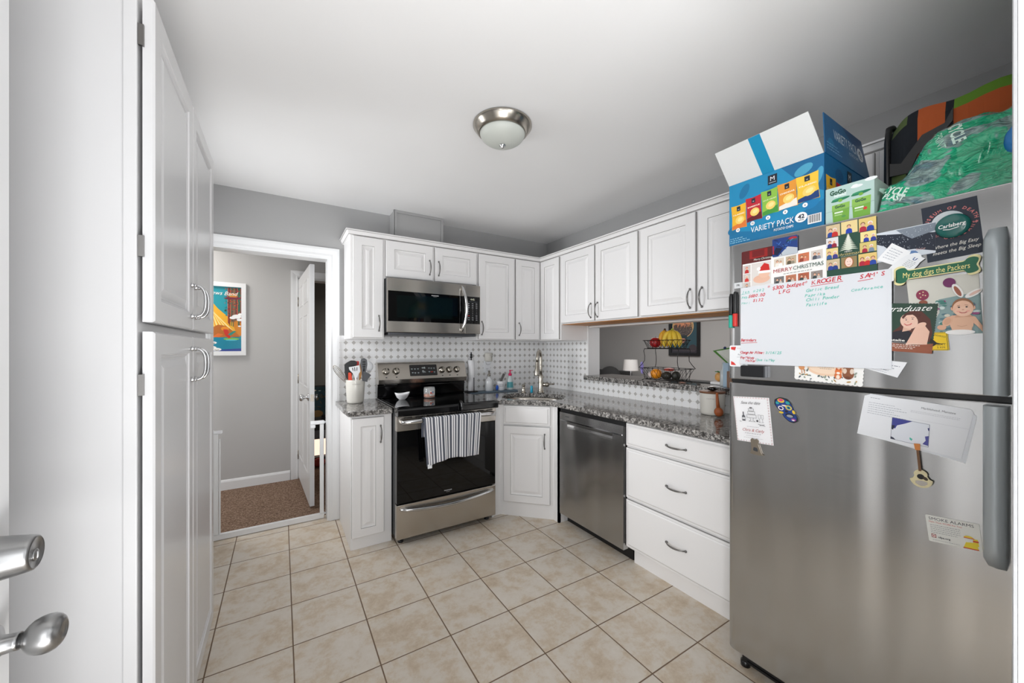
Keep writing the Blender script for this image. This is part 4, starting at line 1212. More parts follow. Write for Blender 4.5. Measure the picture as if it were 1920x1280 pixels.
# MUSEUM OF DEATH magnet
c = fcard((.306, 1.738), (.203, 1.741), (.190, 1.588), (.293, 1.578), 104, 154, 0, .0012, paper=(28, 38, 54))
for txt, a0, a1, R_, rev in (('MUSEUM OF DEATH', 172, 4, 43, False), ('NEW ORLEANS', 196, 344, 48, True)):
    for i, ch in enumerate(txt):
        a = math.radians(a0 + (a1 - a0) * i / (len(txt) - 1))
        if ch == ' ': continue
        x, y = 52 + R_ * math.cos(a), 96 + R_ * .88 * math.sin(a)
        c.text(ch, x, y, 7.5, (206, 120, 118), 'c', rot=a - PI / 2 if not rev else a + PI / 2, bold=.03); c.k -= 1
c.k += 2
st = [(98 + (4 if k % 2 == 0 else 1.7) * math.sin(k * PI / 5), 86 + (4 if k % 2 == 0 else 1.7) * math.cos(k * PI / 5)) for k in range(10)]; c.poly(st, (206, 120, 118))
c.ell(48, 100, 32, 30, (206, 212, 216), 32); c.text('Where the Big Easy', 56, 33, 9, (232, 230, 222), 'c', shear=.35, fit=84, rot=.02, bold=.01); c.text('meets the Big Sleep', 56, 17, 9, (232, 230, 222), 'c', shear=.35, fit=88, rot=.02, bold=.01)
fin(c, 'museum_magnet', 'navy square magnet reading MUSEUM OF DEATH, top right of the freezer door', 'magnet')
# round green bottle-cap magnet
cc = Vector((FX - .0016, .245, 1.671)); mb = MB(); mb.usecol = True; gcol = rgb(20, 98, 92)
mb.lathe(cc, [(.0330, 0), (.0330, .004), (.031, .008), (.024, .0105), (.003, .0115)], 36, OUT, 0, gcol)
o = mb.build('button_magnet', 'printgloss', None, (FX, .245, 1.66)); tag(o, 'round dark green Carlsberg button magnet on the navy magnet', 'magnet')
cd = Card(Vector((FX - .0137, .277, 1.695)), Vector((FX - .0137, .213, 1.695)), Vector((FX - .0137, .213, 1.647)), Vector((FX - .0137, .277, 1.647)), 64, 48, OUT, slab=False)
cd.text('Carlsberg', 32, 20, 10, (240, 244, 242), 'c', shear=.12, fit=50, bold=.02, rot=.06); cd.line([(16, 15), (28, 13), (44, 17)], 2, (240, 244, 242)); cd.build('lettering', o)
# business card
c = fcard((.366, 1.652), (.297, 1.591), (.329, 1.563), (.401, 1.607), 92, 52, 3, paper=(244, 245, 246))
c.ell(62, -4, 26, 64, (96, 130, 178), 26, a0=-.3, a1=PI / 2 + .4); c.ell(72, -4, 26, 62, (238, 240, 242), 26)
c.poly([(70, 0), (92, 0), (92, 52), (82, 52)], (238, 240, 242)); c.text('U', 76, 34, 9, (54, 84, 140), 'c', bold=.04)
for i in range(5): c.scribble(66, 28 - i * 5, 88, 2.6, (150, 154, 160), seed=20 + i); c.scribble(8, 40 - i * 7, 40, 3, (176, 180, 190), seed=40 + i)
fin(c, 'business_card', 'tilted white business card with a blue arc, above the whiteboard corner', 'card', G_CARD)
# bone magnet: green bone "My dog digs the Packers"
ol = rounded([(6, 8), (2, 4), (4, -2), (14, -6), (24, -4), (30, 8), (146, 8), (152, -4), (164, -4), (174, 2), (172, 12), (168, 20), (172, 28), (174, 40), (164, 46), (152, 44), (146, 34), (30, 34), (24, 46), (12, 47), (2, 42), (2, 34), (6, 28), (2, 22), (2, 12)], 5, 3)
c = fcard((.363, 1.573), (.1925, 1.583), (.1925, 1.535), (.363, 1.525), 176, 44, 4, .002, paper=(236, 226, 168), outline=ol)
inn = [(88 + (x - 88) * .955, 20 + (y - 20) * .80) for x, y in ol]; c.poly(inn, (34, 104, 74)); c.text('My dog digs the Packers', 88, 13.5, 14, (242, 230, 150), 'c', fit=132, bold=.012)
fin(c, 'bone_magnet', 'green bone-shaped magnet reading My dog digs the Packers', 'magnet')
# baby with bunny ears photo
c = fcard((.336, 1.535), (.200, 1.535), (.1925, 1.372), (.323, 1.372), 137, 160, 1, paper=(212, 210, 200))
c.poly([(60, 60), (60, 96), (137, 110), (137, 0), (30, 0)], (134, 160, 160))
for i in range(40):
    r = random.Random(300 + i); c.ell(r.uniform(55, 133), r.uniform(4, 92), r.uniform(3, 8), r.uniform(2, 5), r.choice([(198, 214, 210), (86, 120, 130), (150, 70, 120), (210, 206, 190), (70, 130, 120)]), 8)
c.ell(30, 112, 13, 15, (138, 46, 76)); c.ell(84, 140, 12, 13, (110, 34, 92)); c.ell(30, 90, 9, 7, (140, 76, 56))
for x, y in ((25, 117), (32, 120), (36, 110), (26, 106), (31, 112)): c.ell(x, y, 1.6, 1.6, (232, 220, 170), 8)
c.ell(98, 116, 8, 20, (240, 238, 234), rot=.35); c.ell(98, 115, 4.5, 15, (160, 92, 70), rot=.35); c.ell(126, 106, 7, 18, (240, 238, 234), rot=-1.0); c.ell(128, 107, 3.5, 12, (226, 190, 176), rot=-1.0)
c.poly([(66, 26), (70, 42), (84, 50), (112, 50), (126, 44), (137, 20), (137, 4), (126, 22), (120, 30), (118, 6), (82, 6), (78, 28)], (226, 178, 148)); c.ell(100, 26, 22, 22, (228, 182, 152)); c.ell(74, 34, 9, 14, (224, 176, 146), rot=-.5); c.ell(62, 18, 9, 7, (222, 172, 142))
c.poly([(88, 44), (122, 44), (116, 52), (94, 52)], (212, 160, 130)); c.ell(74, 34, 6, 10, (214, 164, 134), rot=-.5); c.line([(92, 22), (100, 19), (110, 22)], 1.2, (206, 154, 126)); c.ell(85.5, 68, 3, 5, (228, 176, 148)); c.ell(124.5, 68, 3, 5, (228, 176, 148)); c.ell(105, 72, 20, 23, (150, 100, 66)); c.ell(105, 67, 19, 21.5, (236, 190, 162)); c.ell(105, 60, 15, 12, (240, 198, 172)); c.line([(95, 75), (100, 76.5)], 1.2, (160, 112, 84)); c.line([(109, 76.5), (115, 75)], 1.2, (160, 112, 84)); c.ell(98, 71, 2.2, 1.8, (46, 36, 36)); c.ell(112, 71, 2.2, 1.8, (46, 36, 36)); c.ell(105, 64, 2.4, 1.8, (220, 164, 140)); c.line([(98, 58), (102, 55.5), (108, 55.5), (112, 58)], 2.0, (190, 86, 84)); c.ell(96, 60, 3.5, 2.5, (240, 176, 156)); c.ell(114, 60, 3.5, 2.5, (240, 176, 156))
c.ell(96, 4, 28, 7, (244, 242, 240))
fin(c, 'baby_photo', 'photo of a smiling baby wearing white bunny ears, below the green bone magnet', 'photograph', G_CARD)
# kangaroo sticker
c = fcard((.300, 1.377), (.255, 1.377), (.251, 1.326), (.300, 1.326), 49, 51, 2, .002, paper=(238, 200, 24), outline=rounded([(0, 0), (49, 0), (49, 51), (0, 51)], 4, 3))
c.line([(2, 2), (47, 2), (47, 49), (2, 49), (2, 2)], 1, (40, 36, 20)); c.text('KANGAROOS', 31, 39, 5, (40, 34, 18), 'c', fit=28, rot=-.3, bold=.02); c.text('NEXT', 33, 14, 6, (40, 34, 18), 'c', bold=.008); c.text('5 KM', 34, 6, 5, (40, 34, 18), 'c', bold=.008)
c.poly([(6, 34), (12, 36), (18, 32), (26, 22), (34, 19), (44, 20), (36, 17), (26, 18), (20, 12), (12, 10), (14, 14), (16, 20), (8, 24), (4, 30)], (20, 18, 16))
fin(c, 'road_sign_magnet', 'small yellow kangaroo road-sign magnet below the baby photo', 'magnet')
# graduate card
ol = []
for i in range(15): ol += [(100 * i / 15 + 1.5, 0), (100 * i / 15 + 5, 1.6)]
ol += [(100, 0)]
for i in range(20): ol += [(100, 146 * i / 20 + 2), (98.6, 146 * i / 20 + 5)]
ol += [(100, 146)]
for i in range(15): ol += [(100 - 100 * i / 15 - 1.5, 146), (100 - 100 * i / 15 - 5, 144.4)]
ol += [(0, 146)]
c = fcard((.372, 1.470), (.271, 1.459), (.284, 1.316), (.382, 1.325), 100, 146, 3, paper=(38, 66, 52), outline=ol)
c.poly([(0, 0), (100, 0), (100, 30), (60, 22), (0, 30)], (150, 84, 58)); c.poly([(30, 20), (8, 60), (0, 84), (0, 20)], (150, 84, 60))
c.poly([(30, 104), (46, 124), (70, 122), (88, 100), (96, 60), (92, 34), (60, 30), (20, 44), (14, 60), (28, 76)], (88, 44, 34)); c.poly([(6, 26), (14, 58), (40, 68), (58, 56), (60, 22)], (30, 30, 40))
c.poly([(34, 60), (52, 66), (54, 80), (36, 78)], (222, 178, 156)); c.ell(46, 92, 18, 23, (236, 196, 176), 24, rot=.35); c.poly([(30, 104), (38, 117), (56, 120), (70, 112), (66, 104), (52, 112), (40, 110), (33, 98)], (80, 38, 30)); c.line([(36, 100), (41, 101.5)], 1.2, (110, 70, 56)); c.line([(50, 104), (56, 104)], 1.2, (110, 70, 56)); c.ell(44, 90, 2.4, 1.6, (222, 170, 148)); c.poly([(44, 22), (88, 26), (90, 64), (76, 86), (62, 80), (50, 40)], (234, 190, 168)); c.ell(72, 82, 11, 7, (236, 194, 172), rot=.6)
c.ell(40, 96, 1.8, 1.3, (60, 40, 36)); c.ell(53, 99, 1.8, 1.3, (60, 40, 36)); c.line([(37, 84), (42, 80), (49, 82), (52, 86)], 2.2, (206, 90, 90)); c.text('graduate', 42, 122, 17, (246, 246, 242), 'c', shear=.5, fit=96, rot=.06)
c.text('natalie', 22, 31, 7, (240, 238, 230), 'c', fit=40, bold=.02); c.rect(4, 26, 80, 26.8, (230, 220, 210)); c.scribble(10, 20, 74, 3, (236, 226, 216), seed=61); c.scribble(16, 15, 66, 3, (236, 226, 216), seed=62); c.scribble(22, 10, 60, 3, (236, 226, 216), seed=63)
fin(c, 'graduation_card', 'dark green graduate announcement with a smiling long-haired woman', 'card', G_CARD)
# note under the board, animals card under the board
c = fcard((.430, 1.300), (.334, 1.290), (.355, 1.243), (.450, 1.275), 110, 52, 1, paper=(240, 241, 244))
for i in range(3): c.scribble(50, 34 - i * 10, 100 - i * 10, 4, (140, 144, 156), seed=70 + i)
c.scribble(30, 6, 80, 2, (160, 164, 172), seed=75)
fin(c, 'paper_note', 'small tilted white note sticking out below the whiteboard', 'note')
ol = []
W_, H_ = 186, 72
for i in range(16):
    for a in (0, 1, 2, 3): ol.append((W_ * (i + a / 4) / 16, -2.5 * math.sin(PI * a / 4)))
for i in range(6):
    for a in (0, 1, 2, 3): ol.append((W_ + 2.5 * math.sin(PI * a / 4), H_ * (i + a / 4) / 6))
ol.append((W_, H_)); ol.append((0, H_))
for i in range(6):
    for a in (1, 2, 3): ol.append((-2.5 * math.sin(PI * a / 4), H_ - H_ * (i + a / 4) / 6))
c = fcard((.618, 1.292), (.432, 1.282), (.436, 1.210), (.620, 1.222), W_, H_, 1, paper=(248, 247, 244), outline=ol)
c.ell(88, 46, 52, 26, (240, 206, 176), 30); c.ell(88, 50, 46, 22, (246, 220, 196), 30); c.scribble(66, 50, 112, 2.5, (150, 130, 110), seed=80); c.scribble(72, 45, 106, 2.5, (150, 130, 110), seed=81)
for i in range(36):
    r = random.Random(500 + i); x = r.uniform(12, 172); y = r.uniform(5, 26) if 40 < x < 120 else r.uniform(5, 40)
    c.ell(x, y, r.uniform(3, 7), r.uniform(1.6, 3), r.choice([(108, 122, 108), (150, 160, 146), (88, 96, 104), (186, 150, 96)]), 8, rot=r.uniform(0, 3))
c.ell(124, 26, 10, 12, (222, 118, 62)); c.ell(124, 40, 9, 8, (226, 124, 66)); c.poly([(116, 44), (119, 54), (123, 46)], (196, 92, 46)); c.poly([(126, 46), (131, 54), (133, 44)], (196, 92, 46)); c.ell(124, 35, 5, 4, (248, 236, 224)); c.ell(124, 22, 5, 7, (246, 230, 214))
c.ell(150, 34, 15, 17, (140, 86, 58)); c.ell(150, 52, 13, 12, (148, 92, 62)); c.ell(141, 44, 5, 9, (228, 208, 190)); c.ell(159, 44, 5, 9, (228, 208, 190)); c.ell(150, 22, 8, 5, (110, 64, 44))
c.ell(20, 46, 9, 11, (216, 150, 100)); c.ell(16, 60, 5, 7, (216, 150, 100)); c.line([(20, 40), (22, 22)], 2.5, (206, 140, 92)); c.line([(26, 42), (30, 24)], 2.5, (206, 140, 92))
fin(c, 'animal_card', 'scalloped white card with a fox and bear drawn in leaves, under the whiteboard', 'card', G_CARD)
# magnetic white box behind the board and the eraser
c = fcard((.852, 1.343), (.782, 1.343), (.782, 1.257), (.852, 1.257), 70, 86, 0, .004, paper=(238, 240, 242), outline=rounded([(0, 0), (70, 0), (70, 86), (0, 86)], 8, 4))
c.poly([(6, 80), (26, 80), (22, 66), (6, 70)], (216, 52, 46)); c.poly([(6, 6), (26, 6), (18, 16), (6, 22)], (216, 52, 46)); c.text('Firm', 34, 46, 6, (60, 60, 64), 'l', bold=.02); c.line([(30, 74), (44, 74), (44, 10)], 1, (220, 110, 104)); c.rect(52, 6, 62, 40, (200, 204, 208)); c.scribble(30, 38, 50, 3, (170, 172, 176), seed=90)
fin(c, 'magnetic_packet', 'white rounded packet with red corners behind the left edge of the whiteboard', 'packet')
mb = MB(); mb.box(FX - .0205, FX - .0008, .716, .802, 1.219, 1.263, 0); er = mb.build('eraser', mat('black_felt', (28, 29, 32), .9), None, (FX, .76, 1.219), bevel=.004)
tag(er, 'black whiteboard eraser stuck below the left end of the whiteboard', 'eraser')
MB().box(FX - .0215, FX - .0008, .7105, .7158, 1.220, 1.262).build('end_cap', 'steel_dk', er)
# whiteboard
c = fcard((.806, 1.574), (.366, 1.574), (.366, 1.268), (.806, 1.268), 440, 306, 4, .0025, paper=(226, 229, 234))
RD, TQ = (206, 62, 72), (110, 196, 182)


def hand(txt, x, y, h, col, fit=None, rot=0.0, sh=.22, b=.02):
    """marker writing: letters jostled a little one by one"""
    r = random.Random(len(txt) * 7 + int(x)); n_ = len(txt)
    wd = fit or n_ * h * .62; st_ = wd / n_
    for i, ch in enumerate(txt):
        if ch == ' ': continue
        c.text(ch, x + st_ * (i + .5), y + math.tan(rot) * st_ * i + r.uniform(-.08, .08) * h, h * 1.12 * r.uniform(.92, 1.08), col, 'c', rot=rot + r.uniform(-.12, .12), shear=sh, sx=1.0, bold=(.004 if ch in 'MNWKmw#*$' else b)); c.k -= 1
    c.k += 1


hand('Jan #282', 4, 283, 9, TQ, 84); c.line([(2, 279), (36, 282)], 1.3, TQ); hand('Feb:', 4, 262, 9, TQ, 30); hand('$680.00', 30, 264, 11, RD, 60); hand('Mar:', 4, 240, 8, TQ, 34); hand('$132', 46, 245, 10, RD, 38)
hand('*', 98, 286, 14, RD, 12); hand('$300 budget*', 116, 284, 12, RD, 112, .04); hand('LFG', 134, 266, 11, RD, 40)
hand('KROGER', 238, 286, 13, RD, 84, .03); c.line([(236, 280), (324, 285)], 1.8, RD); hand('Garlic Bread', 224, 262, 9, TQ, 90, .03); hand('Paprika', 218, 245, 9, TQ, 60); hand('Chili Powder', 224, 229, 9, TQ, 92, .03); hand('Fairlife', 222, 211, 9, TQ, 60, .02)
hand("SAM'S", 366, 286, 12, RD, 62, .04); c.line([(362, 279), (398, 282)], 1.8, RD); hand('Conference', 346, 248, 8, TQ, 76, .03)
hand('Reminders', 4, 91, 10, RD, 56); c.line([(3, 84), (62, 86)], 1.6, RD)
hand('Change Air Filter:', 2, 42, 9, RD, 86); hand('3/16/25', 92, 42, 9, TQ, 54); hand('Pay Melody', 2, 22, 8, RD, 50); hand('Mo/Kar', 22, 10, 8, RD, 36); hand(':', 56, 18, 8, RD, 4); hand('Due in May', 62, 14, 8, TQ, 62)
fin(c, 'whiteboard', 'white magnetic message board with red and green handwriting across the freezer door', 'whiteboard', m='printgloss')
# label strip reading PR
c = fcard((.835, 1.599), (.803, 1.599), (.803, 1.576), (.835, 1.576), 32, 23, 0, .001, paper=(214, 216, 218)); c.text('PR', 10, 8, 8, (50, 50, 54), 'l', bold=.02)
fin(c, 'label_strip', 'tiny pale label strip beside the red christmas card, above the markers', 'label')
# markers in a clip
for (yy, z0, z1, mcol, lab) in ((.8455, 1.416, 1.556, 'teal', 'dry-erase marker with a green cap, left of the two markers'), (.8265, 1.421, 1.562, 'red', 'dry-erase marker with a red cap, nearer the whiteboard')):
    tk = thing('marker', 'black ' + lab, 'marker', (FX - .011, yy, z0), 'markers clipped on the refrigerator edge')
    cx2 = FX - .0105 if yy < .84 else FX - .005
    MB().lathe((cx2, yy, z0 + .052), [(.0075, 0), (.008, .004), (.008, .074), (.006, .084), (.005, z1 - z0 - .052)], 16).build('barrel', 'black', tk)
    MB().lathe((cx2, yy, z0), [(.0088, 0), (.0092, .003), (.0092, .050), (.0084, .0518)], 16).build('cap', mcol, tk)

# ---- lower door
c = fcard((.839, 1.134), (.706, 1.142), (.690, .963), (.822, .957), 132, 180, 0, paper=(240, 240, 242))
for i in range(13): c.ell(5 + i * 10.2, 3.5, 3, 2, (168, 100, 96), 6); c.ell(5 + i * 10.2, 3.5, 2, 1.2, (240, 240, 242), 6); c.ell(5 + i * 10.2, 176.5, 3, 2, (190, 130, 124), 6); c.ell(5 + i * 10.2, 176.5, 2, 1.2, (240, 240, 242), 6)
for i in range(17):
    for x in (3.5, 128.5): c.ell(x, 8 + i * 10.2, 2, 3.2, (168, 100, 96), 6); c.ell(x, 8 + i * 10.2, 1.2, 2.2, (240, 240, 242), 6)
c.text('Save the date', 66, 152, 11, (70, 66, 70), 'c', shear=.5, fit=72)
K = (74, 72, 78)
for (cx2, y0, wd, hh) in ((66, 98, 34, 12), (66, 112, 26, 11), (66, 125, 19, 9)): c.line([(cx2 - wd / 2, y0), (cx2 - wd / 2, y0 + hh), (cx2 + wd / 2, y0 + hh), (cx2 + wd / 2, y0), (cx2 - wd / 2, y0)], 1.0, K)
c.line([(60, 98), (62, 88), (54, 84), (78, 84), (70, 88), (72, 98)], 1.0, K); c.ell(66, 138, 6, 3, (120, 116, 120), 8)
c.poly([(30, 84), (42, 84), (42, 102), (38, 108), (38, 120), (34, 120), (34, 108), (30, 102)], (86, 86, 92)); c.rect(31, 90, 41, 98, (220, 220, 222))
for gx in (94, 105): c.line([(gx - 4, 112), (gx - 3, 98), (gx, 95), (gx + 3, 98), (gx + 4, 112), (gx - 4, 112)], .8, K); c.line([(gx, 95), (gx, 84)], .8, K); c.line([(gx - 4, 84), (gx + 4, 84)], .8, K)
c.ell(86, 88, 4, 4, K, 8); c.line([(88, 76), (112, 70)], 1.4, K); c.line([(92, 70), (110, 76)], 1.4, K); c.line([(20, 82), (26, 80)], 1.4, K)
c.scribble(46, 62, 90, 2.6, (170, 170, 176), seed=101); c.text('Chris & Carly', 68, 44, 11, (168, 66, 62), 'c', shear=.4, fit=80); c.scribble(36, 35, 94, 4, (176, 178, 182), seed=102); c.scribble(40, 26, 90, 2.4, (186, 186, 190), seed=103); c.scribble(30, 18, 100, 2.4, (186, 186, 190), seed=104)
fin(c, 'save_the_date_card', 'white save the date card with a drawn wedding cake, upper left of the lower door', 'card', G_CARD)
# metal bottle opener clip (two leaning figures)
ol = [(6, 0), (16, -2), (40, -3), (56, 0), (48, 4), (42, 18), (36, 30), (38, 42), (30, 48), (22, 44), (14, 48), (8, 42), (10, 28), (12, 12)]
cc_ = Vector((FX - .0016, .778, .918))
mb = MB(); mb.prism(rounded([(x * .001, y * .00125 + .0) for x, y in ol], .003, 3), cc_, (0, -1, 0), ZV, OUT, 0, .005)
o = mb.build('bottle_opener', mat('antique_pewter', (158, 148, 134), .4, metal=.9), None, (FX, .75, .914), bevel=.001); tag(o, 'pewter bottle-opener magnet holding the save the date card', 'magnet')
MB().prism(rounded([(.018, .012), (.036, .010), (.034, .024), (.020, .026)], .004, 3), cc_ + OUT * .0051, (0, -1, 0), ZV, OUT, 0, .0006).build('opener_slot', 'steel_dk', o)
# sugar skull opener
ol = [(30, 2), (42, 0), (54, 8), (58, 22), (52, 34), (54, 50), (50, 70), (38, 86), (20, 90), (4, 80), (0, 62), (6, 46), (14, 34), (18, 16)]
c = fcard((.693, 1.151), (.622, 1.151), (.600, 1.060), (.670, 1.060), 62, 92, 0, .005, paper=(22, 26, 36), outline=rounded(ol, 4, 4))
c.poly([(30 + (x - 30) * .90, 45 + (y - 45) * .92) for x, y in rounded(ol, 4, 4)], (30, 62, 132))
c.ell(22, 78, 10, 8, (226, 190, 52), 14); c.ell(22, 80, 7, 5, (216, 60, 120), 12); c.ell(40, 72, 6, 6, (46, 158, 160), 12); c.ell(10, 68, 5, 5, (46, 158, 160), 12); c.ell(30, 60, 10, 3, (230, 220, 210), 12, rot=-.1)
c.ell(16, 50, 8, 8, (232, 226, 222), 14); c.ell(16, 50, 5, 5, (40, 40, 110), 12); c.ell(39, 54, 9, 9, (226, 190, 52), 14); c.ell(39, 54, 6, 6, (46, 150, 170), 12); c.ell(39, 54, 3, 3, (24, 30, 50), 10)
c.ell(30, 40, 5, 4, (30, 30, 40), 10); c.ell(14, 34, 7, 4, (226, 190, 52), 10); c.ell(50, 40, 4, 7, (226, 190, 52), 10); c.ell(36, 26, 12, 8, (30, 34, 48), 14); c.ell(36, 24, 9, 5, (150, 154, 158), 12); c.ell(44, 12, 7, 5, (150, 60, 140), 12); c.ell(43, 10, 4, 2.5, (236, 230, 226), 10)
fin(c, 'skull_opener', 'multicoloured sugar-skull bottle opener magnet on the lower door', 'magnet')
# stack of papers
ol2 = [(0, 0), (228, -4), (226, 130), (214, 142), (150, 146), (60, 142), (12, 142), (4, 130)]
c = fcard((.428, 1.190), (.199, 1.160), (.222, 1.022), (.446, 1.060), 228, 142, 0, .0012, paper=(226, 229, 234), outline=ol2)
fin(c, 'papers', 'rear sheet of the white printed papers hung from the lower door top', 'paper')
c = fcard((.432, 1.187), (.207, 1.166), (.230, 1.029), (.448, 1.057), 226, 138, 1, .0008, paper=(234, 236, 240), outline=[(0, 0), (226, 0), (226, 130), (220, 138), (110, 141), (14, 138), (3, 132)])
c.text('Marblehead, Manatee', 196, 118, 6, (70, 72, 80), 'r', fit=66)
for i in range(2): c.scribble(110, 108 - i * 4, 206, 2, (190, 192, 198), seed=110 + i)
for i in range(6): c.scribble(16, 112 - i * 7, 76 + (i % 3) * 14, 2.4, (158, 162, 172), seed=120 + i)
c.scribble(18, 128, 40, 2.4, (120, 124, 136), seed=130); c.rect(110, 84, 226, 84.6, (206, 208, 214))
fin(c, 'printed_letter', 'white printed letter in front of the paper stack on the lower door', 'paper')
c = fcard((.366, 1.122), (.288, 1.113), (.291, 1.047), (.370, 1.056), 78, 68, 2, paper=(226, 230, 238))
c.poly([(0, 68), (44, 68), (28, 56), (12, 46), (8, 34), (0, 40)], (60, 66, 146)); c.poly([(0, 44), (8, 44), (4, 30), (0, 32)], (20, 24, 60)); c.poly([(78, 34), (70, 30), (72, 18), (66, 6), (78, 4)], (74, 76, 150)); c.poly([(78, 58), (74, 56), (76, 48), (78, 50)], (60, 60, 120)); c.poly([(0, 0), (12, 0), (6, 6), (0, 8)], (46, 48, 70)); c.poly([(40, 18), (46, 14), (44, 8), (40, 12)], (70, 186, 166)); c.line([(.5, .5), (77.5, .5), (77.5, 67.5), (.5, 67.5), (.5, .5)], .8, (90, 96, 120))
fin(c, 'ultrasound_photo', 'small blue and white photo pinned on the letter by the guitar magnet', 'photograph')
# guitar magnet
gp_ = Vector((FX - .0052, .303, .934))
gv = Vector((0, .009, .11)).normalized(); gu = Vector((0, -gv.z, gv.y))
body_ol = []
for k in range(48):
    a = 2 * PI * k / 48; s_ = math.sin(a); r_ = .0235 if s_ < 0 else .0175
    wst = 1 - .22 * math.exp(-((s_ - .28) / .22) ** 2)
    body_ol.append((r_ * math.cos(a) * wst, .026 * s_))
t = thing('guitar_opener', 'cream guitar-shaped bottle opener magnet holding the papers', 'magnet', (FX - .004, .303, .934))
q0 = gp_ + gv * .020
MB().prism(body_ol, q0, gu, gv, OUT, 0, .004).build('body', mat('cream_enamel', (226, 214, 172), .3), t, bevel=.0008)
MB().lathe(q0 + gv * .006 + OUT * .0041, [(.0075, 0), (.0075, .0005)], 20, OUT).build('sound_hole', 'black', t)
MB().lathe(q0 + gv * .002 - gu * -.009 + OUT * .0041, [(.0060, 0), (.0060, .0006)], 16, OUT, sy=.7).build('pick_guard', mat('dark_tortoise', (60, 44, 30), .3), t)
MB().prism([(-.012 + .024 * k / 10, -.010 + (-.006 if 0 < k < 10 else 0) * math.sin(PI * k / 10)) for k in range(11)] + [(.012 - .024 * k / 6, -.004 + .003 * math.sin(PI * k / 6)) for k in range(7)], q0 - gv * .004, gu, gv, OUT, .0041, .0047).build('opener_slot', 'steel', t)
MB().prism([(-.0028, .022), (.0028, .022), (.0026, .082), (-.0026, .082)], q0, gu, gv, OUT, .001, .0055).build('neck', mat('brown_fretboard', (112, 78, 46), .5), t)
MB().prism([(-.005, .082), (.005, .082), (.0062, .100), (-.0062, .100)], q0, gu, gv, OUT, .001, .005).build('headstock', mat('orange_headstock', (206, 128, 58), .4), t)
# smoke alarms magnet (mascot left out, plain helmet-coloured blocks only)
c = fcard((.298, .852), (.199, .862), (.193, .790), (.290, .779), 100, 72, 0, .0012, paper=(236, 236, 230), outline=rounded([(0, 0), (100, 0), (100, 72), (0, 72)], 3, 3))
c.text('SMOKE ALARMS', 6, 60, 7.5, (44, 46, 56), 'l', fit=84, bold=.018); c.text('Make Them WORK For You!', 6, 53, 4.2, (206, 70, 62), 'l', fit=62, bold=.01)
for i in range(5): c.scribble(7, 46 - i * 5, 64 - (i > 3) * 6, 2.0, (140, 142, 148), seed=140 + i)
c.rect(7, 12, 16, 22, (150, 50, 48)); c.rect(8.5, 13.5, 14.5, 20.5, (240, 236, 230)); c.ell(11.5, 17, 1.8, 1.8, (200, 50, 46), 8); c.text('nfpa.org', 20, 13, 5, (50, 52, 60), 'l', bold=.02)
c.scribble(8, 6, 60, 1.6, (150, 150, 156), seed=150); c.poly([(66, 2), (94, 2), (92, 14), (84, 20), (72, 18)], (238, 214, 52)); c.poly([(66, 4), (94, 4), (94, 1.5), (66, 1.5)], (206, 60, 44)); c.poly([(84, 12), (95, 12), (94, 30), (86, 30)], (238, 214, 52)); c.rect(85, 22, 95, 26, (206, 60, 44)); c.ell(78, 30, 9, 6, (240, 212, 60), 14, a0=0, a1=PI); c.rect(69, 29, 88, 31, (214, 80, 50))
fin(c, 'smoke_alarm_magnet', 'white SMOKE ALARMS magnet near the handle on the lower door', 'magnet')

# ------------------------------------------------------------------ things on top of the refrigerator
FTOP = 1.757
BX0, BX1, BY0, BY1, BZ = 1.601, 2.050, .540, .862, 2.010
t = thing('chip_box', 'open blue carton of assorted potato chips on the refrigerator, flaps up', 'box', (1.84, .70, FTOP + .001))
z0 = FTOP + .0012
BL_ = (24, 132, 176)
mb = MB(); mb.usecol = True; cb = rgb(20, 112, 158); ci = rgb(172, 136, 100)
th = .004
for bx in ((BX0, BX0 + th, BY0, BY1, z0, BZ), (BX1 - th, BX1, BY0, BY1, z0, BZ), (BX0 + th, BX1 - th, BY0, BY0 + th, z0, BZ), (BX0 + th, BX1 - th, BY1 - th, BY1, z0, BZ), (BX0, BX1, BY0, BY1, z0, z0 + th)):
    mb.box(*bx, 0, cb)
mb.box(BX0 + th, BX1 - th, BY0 + .0041, BY0 + .0046, z0 + th, BZ - .001, 0, ci); mb.box(BX0 + .0041, BX0 + .0046, BY0 + th, BY1 - th, z0 + th, BZ - .001, 0, ci)
car = mb.build('carton', 'print', t)


def chip_bag(c, x, y, w_, h_, c1, c2, label, rot, tc=(250, 240, 220)):
    cr, sr = math.cos(rot), math.sin(rot)
    def T(a, b): return (x + a * cr - b * sr, y + a * sr + b * cr)
    c.poly([T(0, 0), T(w_ * .5, h_ * .03), T(w_, 0), T(w_ * .96, h_ * .5), T(w_, h_), T(w_ * .5, h_ * .97), T(0, h_), T(w_ * .04, h_ * .5)], c1)
    c.poly([T(w_ * .02, h_ * .02), T(w_ * .98, h_ * .02), T(w_ * .96, h_ * .30), T(w_ * .04, h_ * .16)], c2)
    p = T(w_ * .55, h_ * .36); c.ell(p[0], p[1], w_ * .30, h_ * .17, (244, 208, 110), 12, rot=rot + .3); c.ell(p[0] + 1.5, p[1] + 1.5, w_ * .18, h_ * .08, (250, 226, 150), 10, rot=rot + .3)
    p = T(w_ * .5, h_ * .80); c.poly([T(w_ * .38, h_ * .74), T(w_ * .62, h_ * .74), T(w_ * .62, h_ * .93), T(w_ * .38, h_ * .93)], (24, 36, 50)); c.text('M', p[0], p[1] - 2, 4.6, (240, 240, 240), 'c', rot=rot, bold=.04)
    p = T(w_ * .5, h_ * .58); c.text(label, p[0], p[1], 5, tc, 'c', rot=rot, fit=w_ * .78, bold=.03)


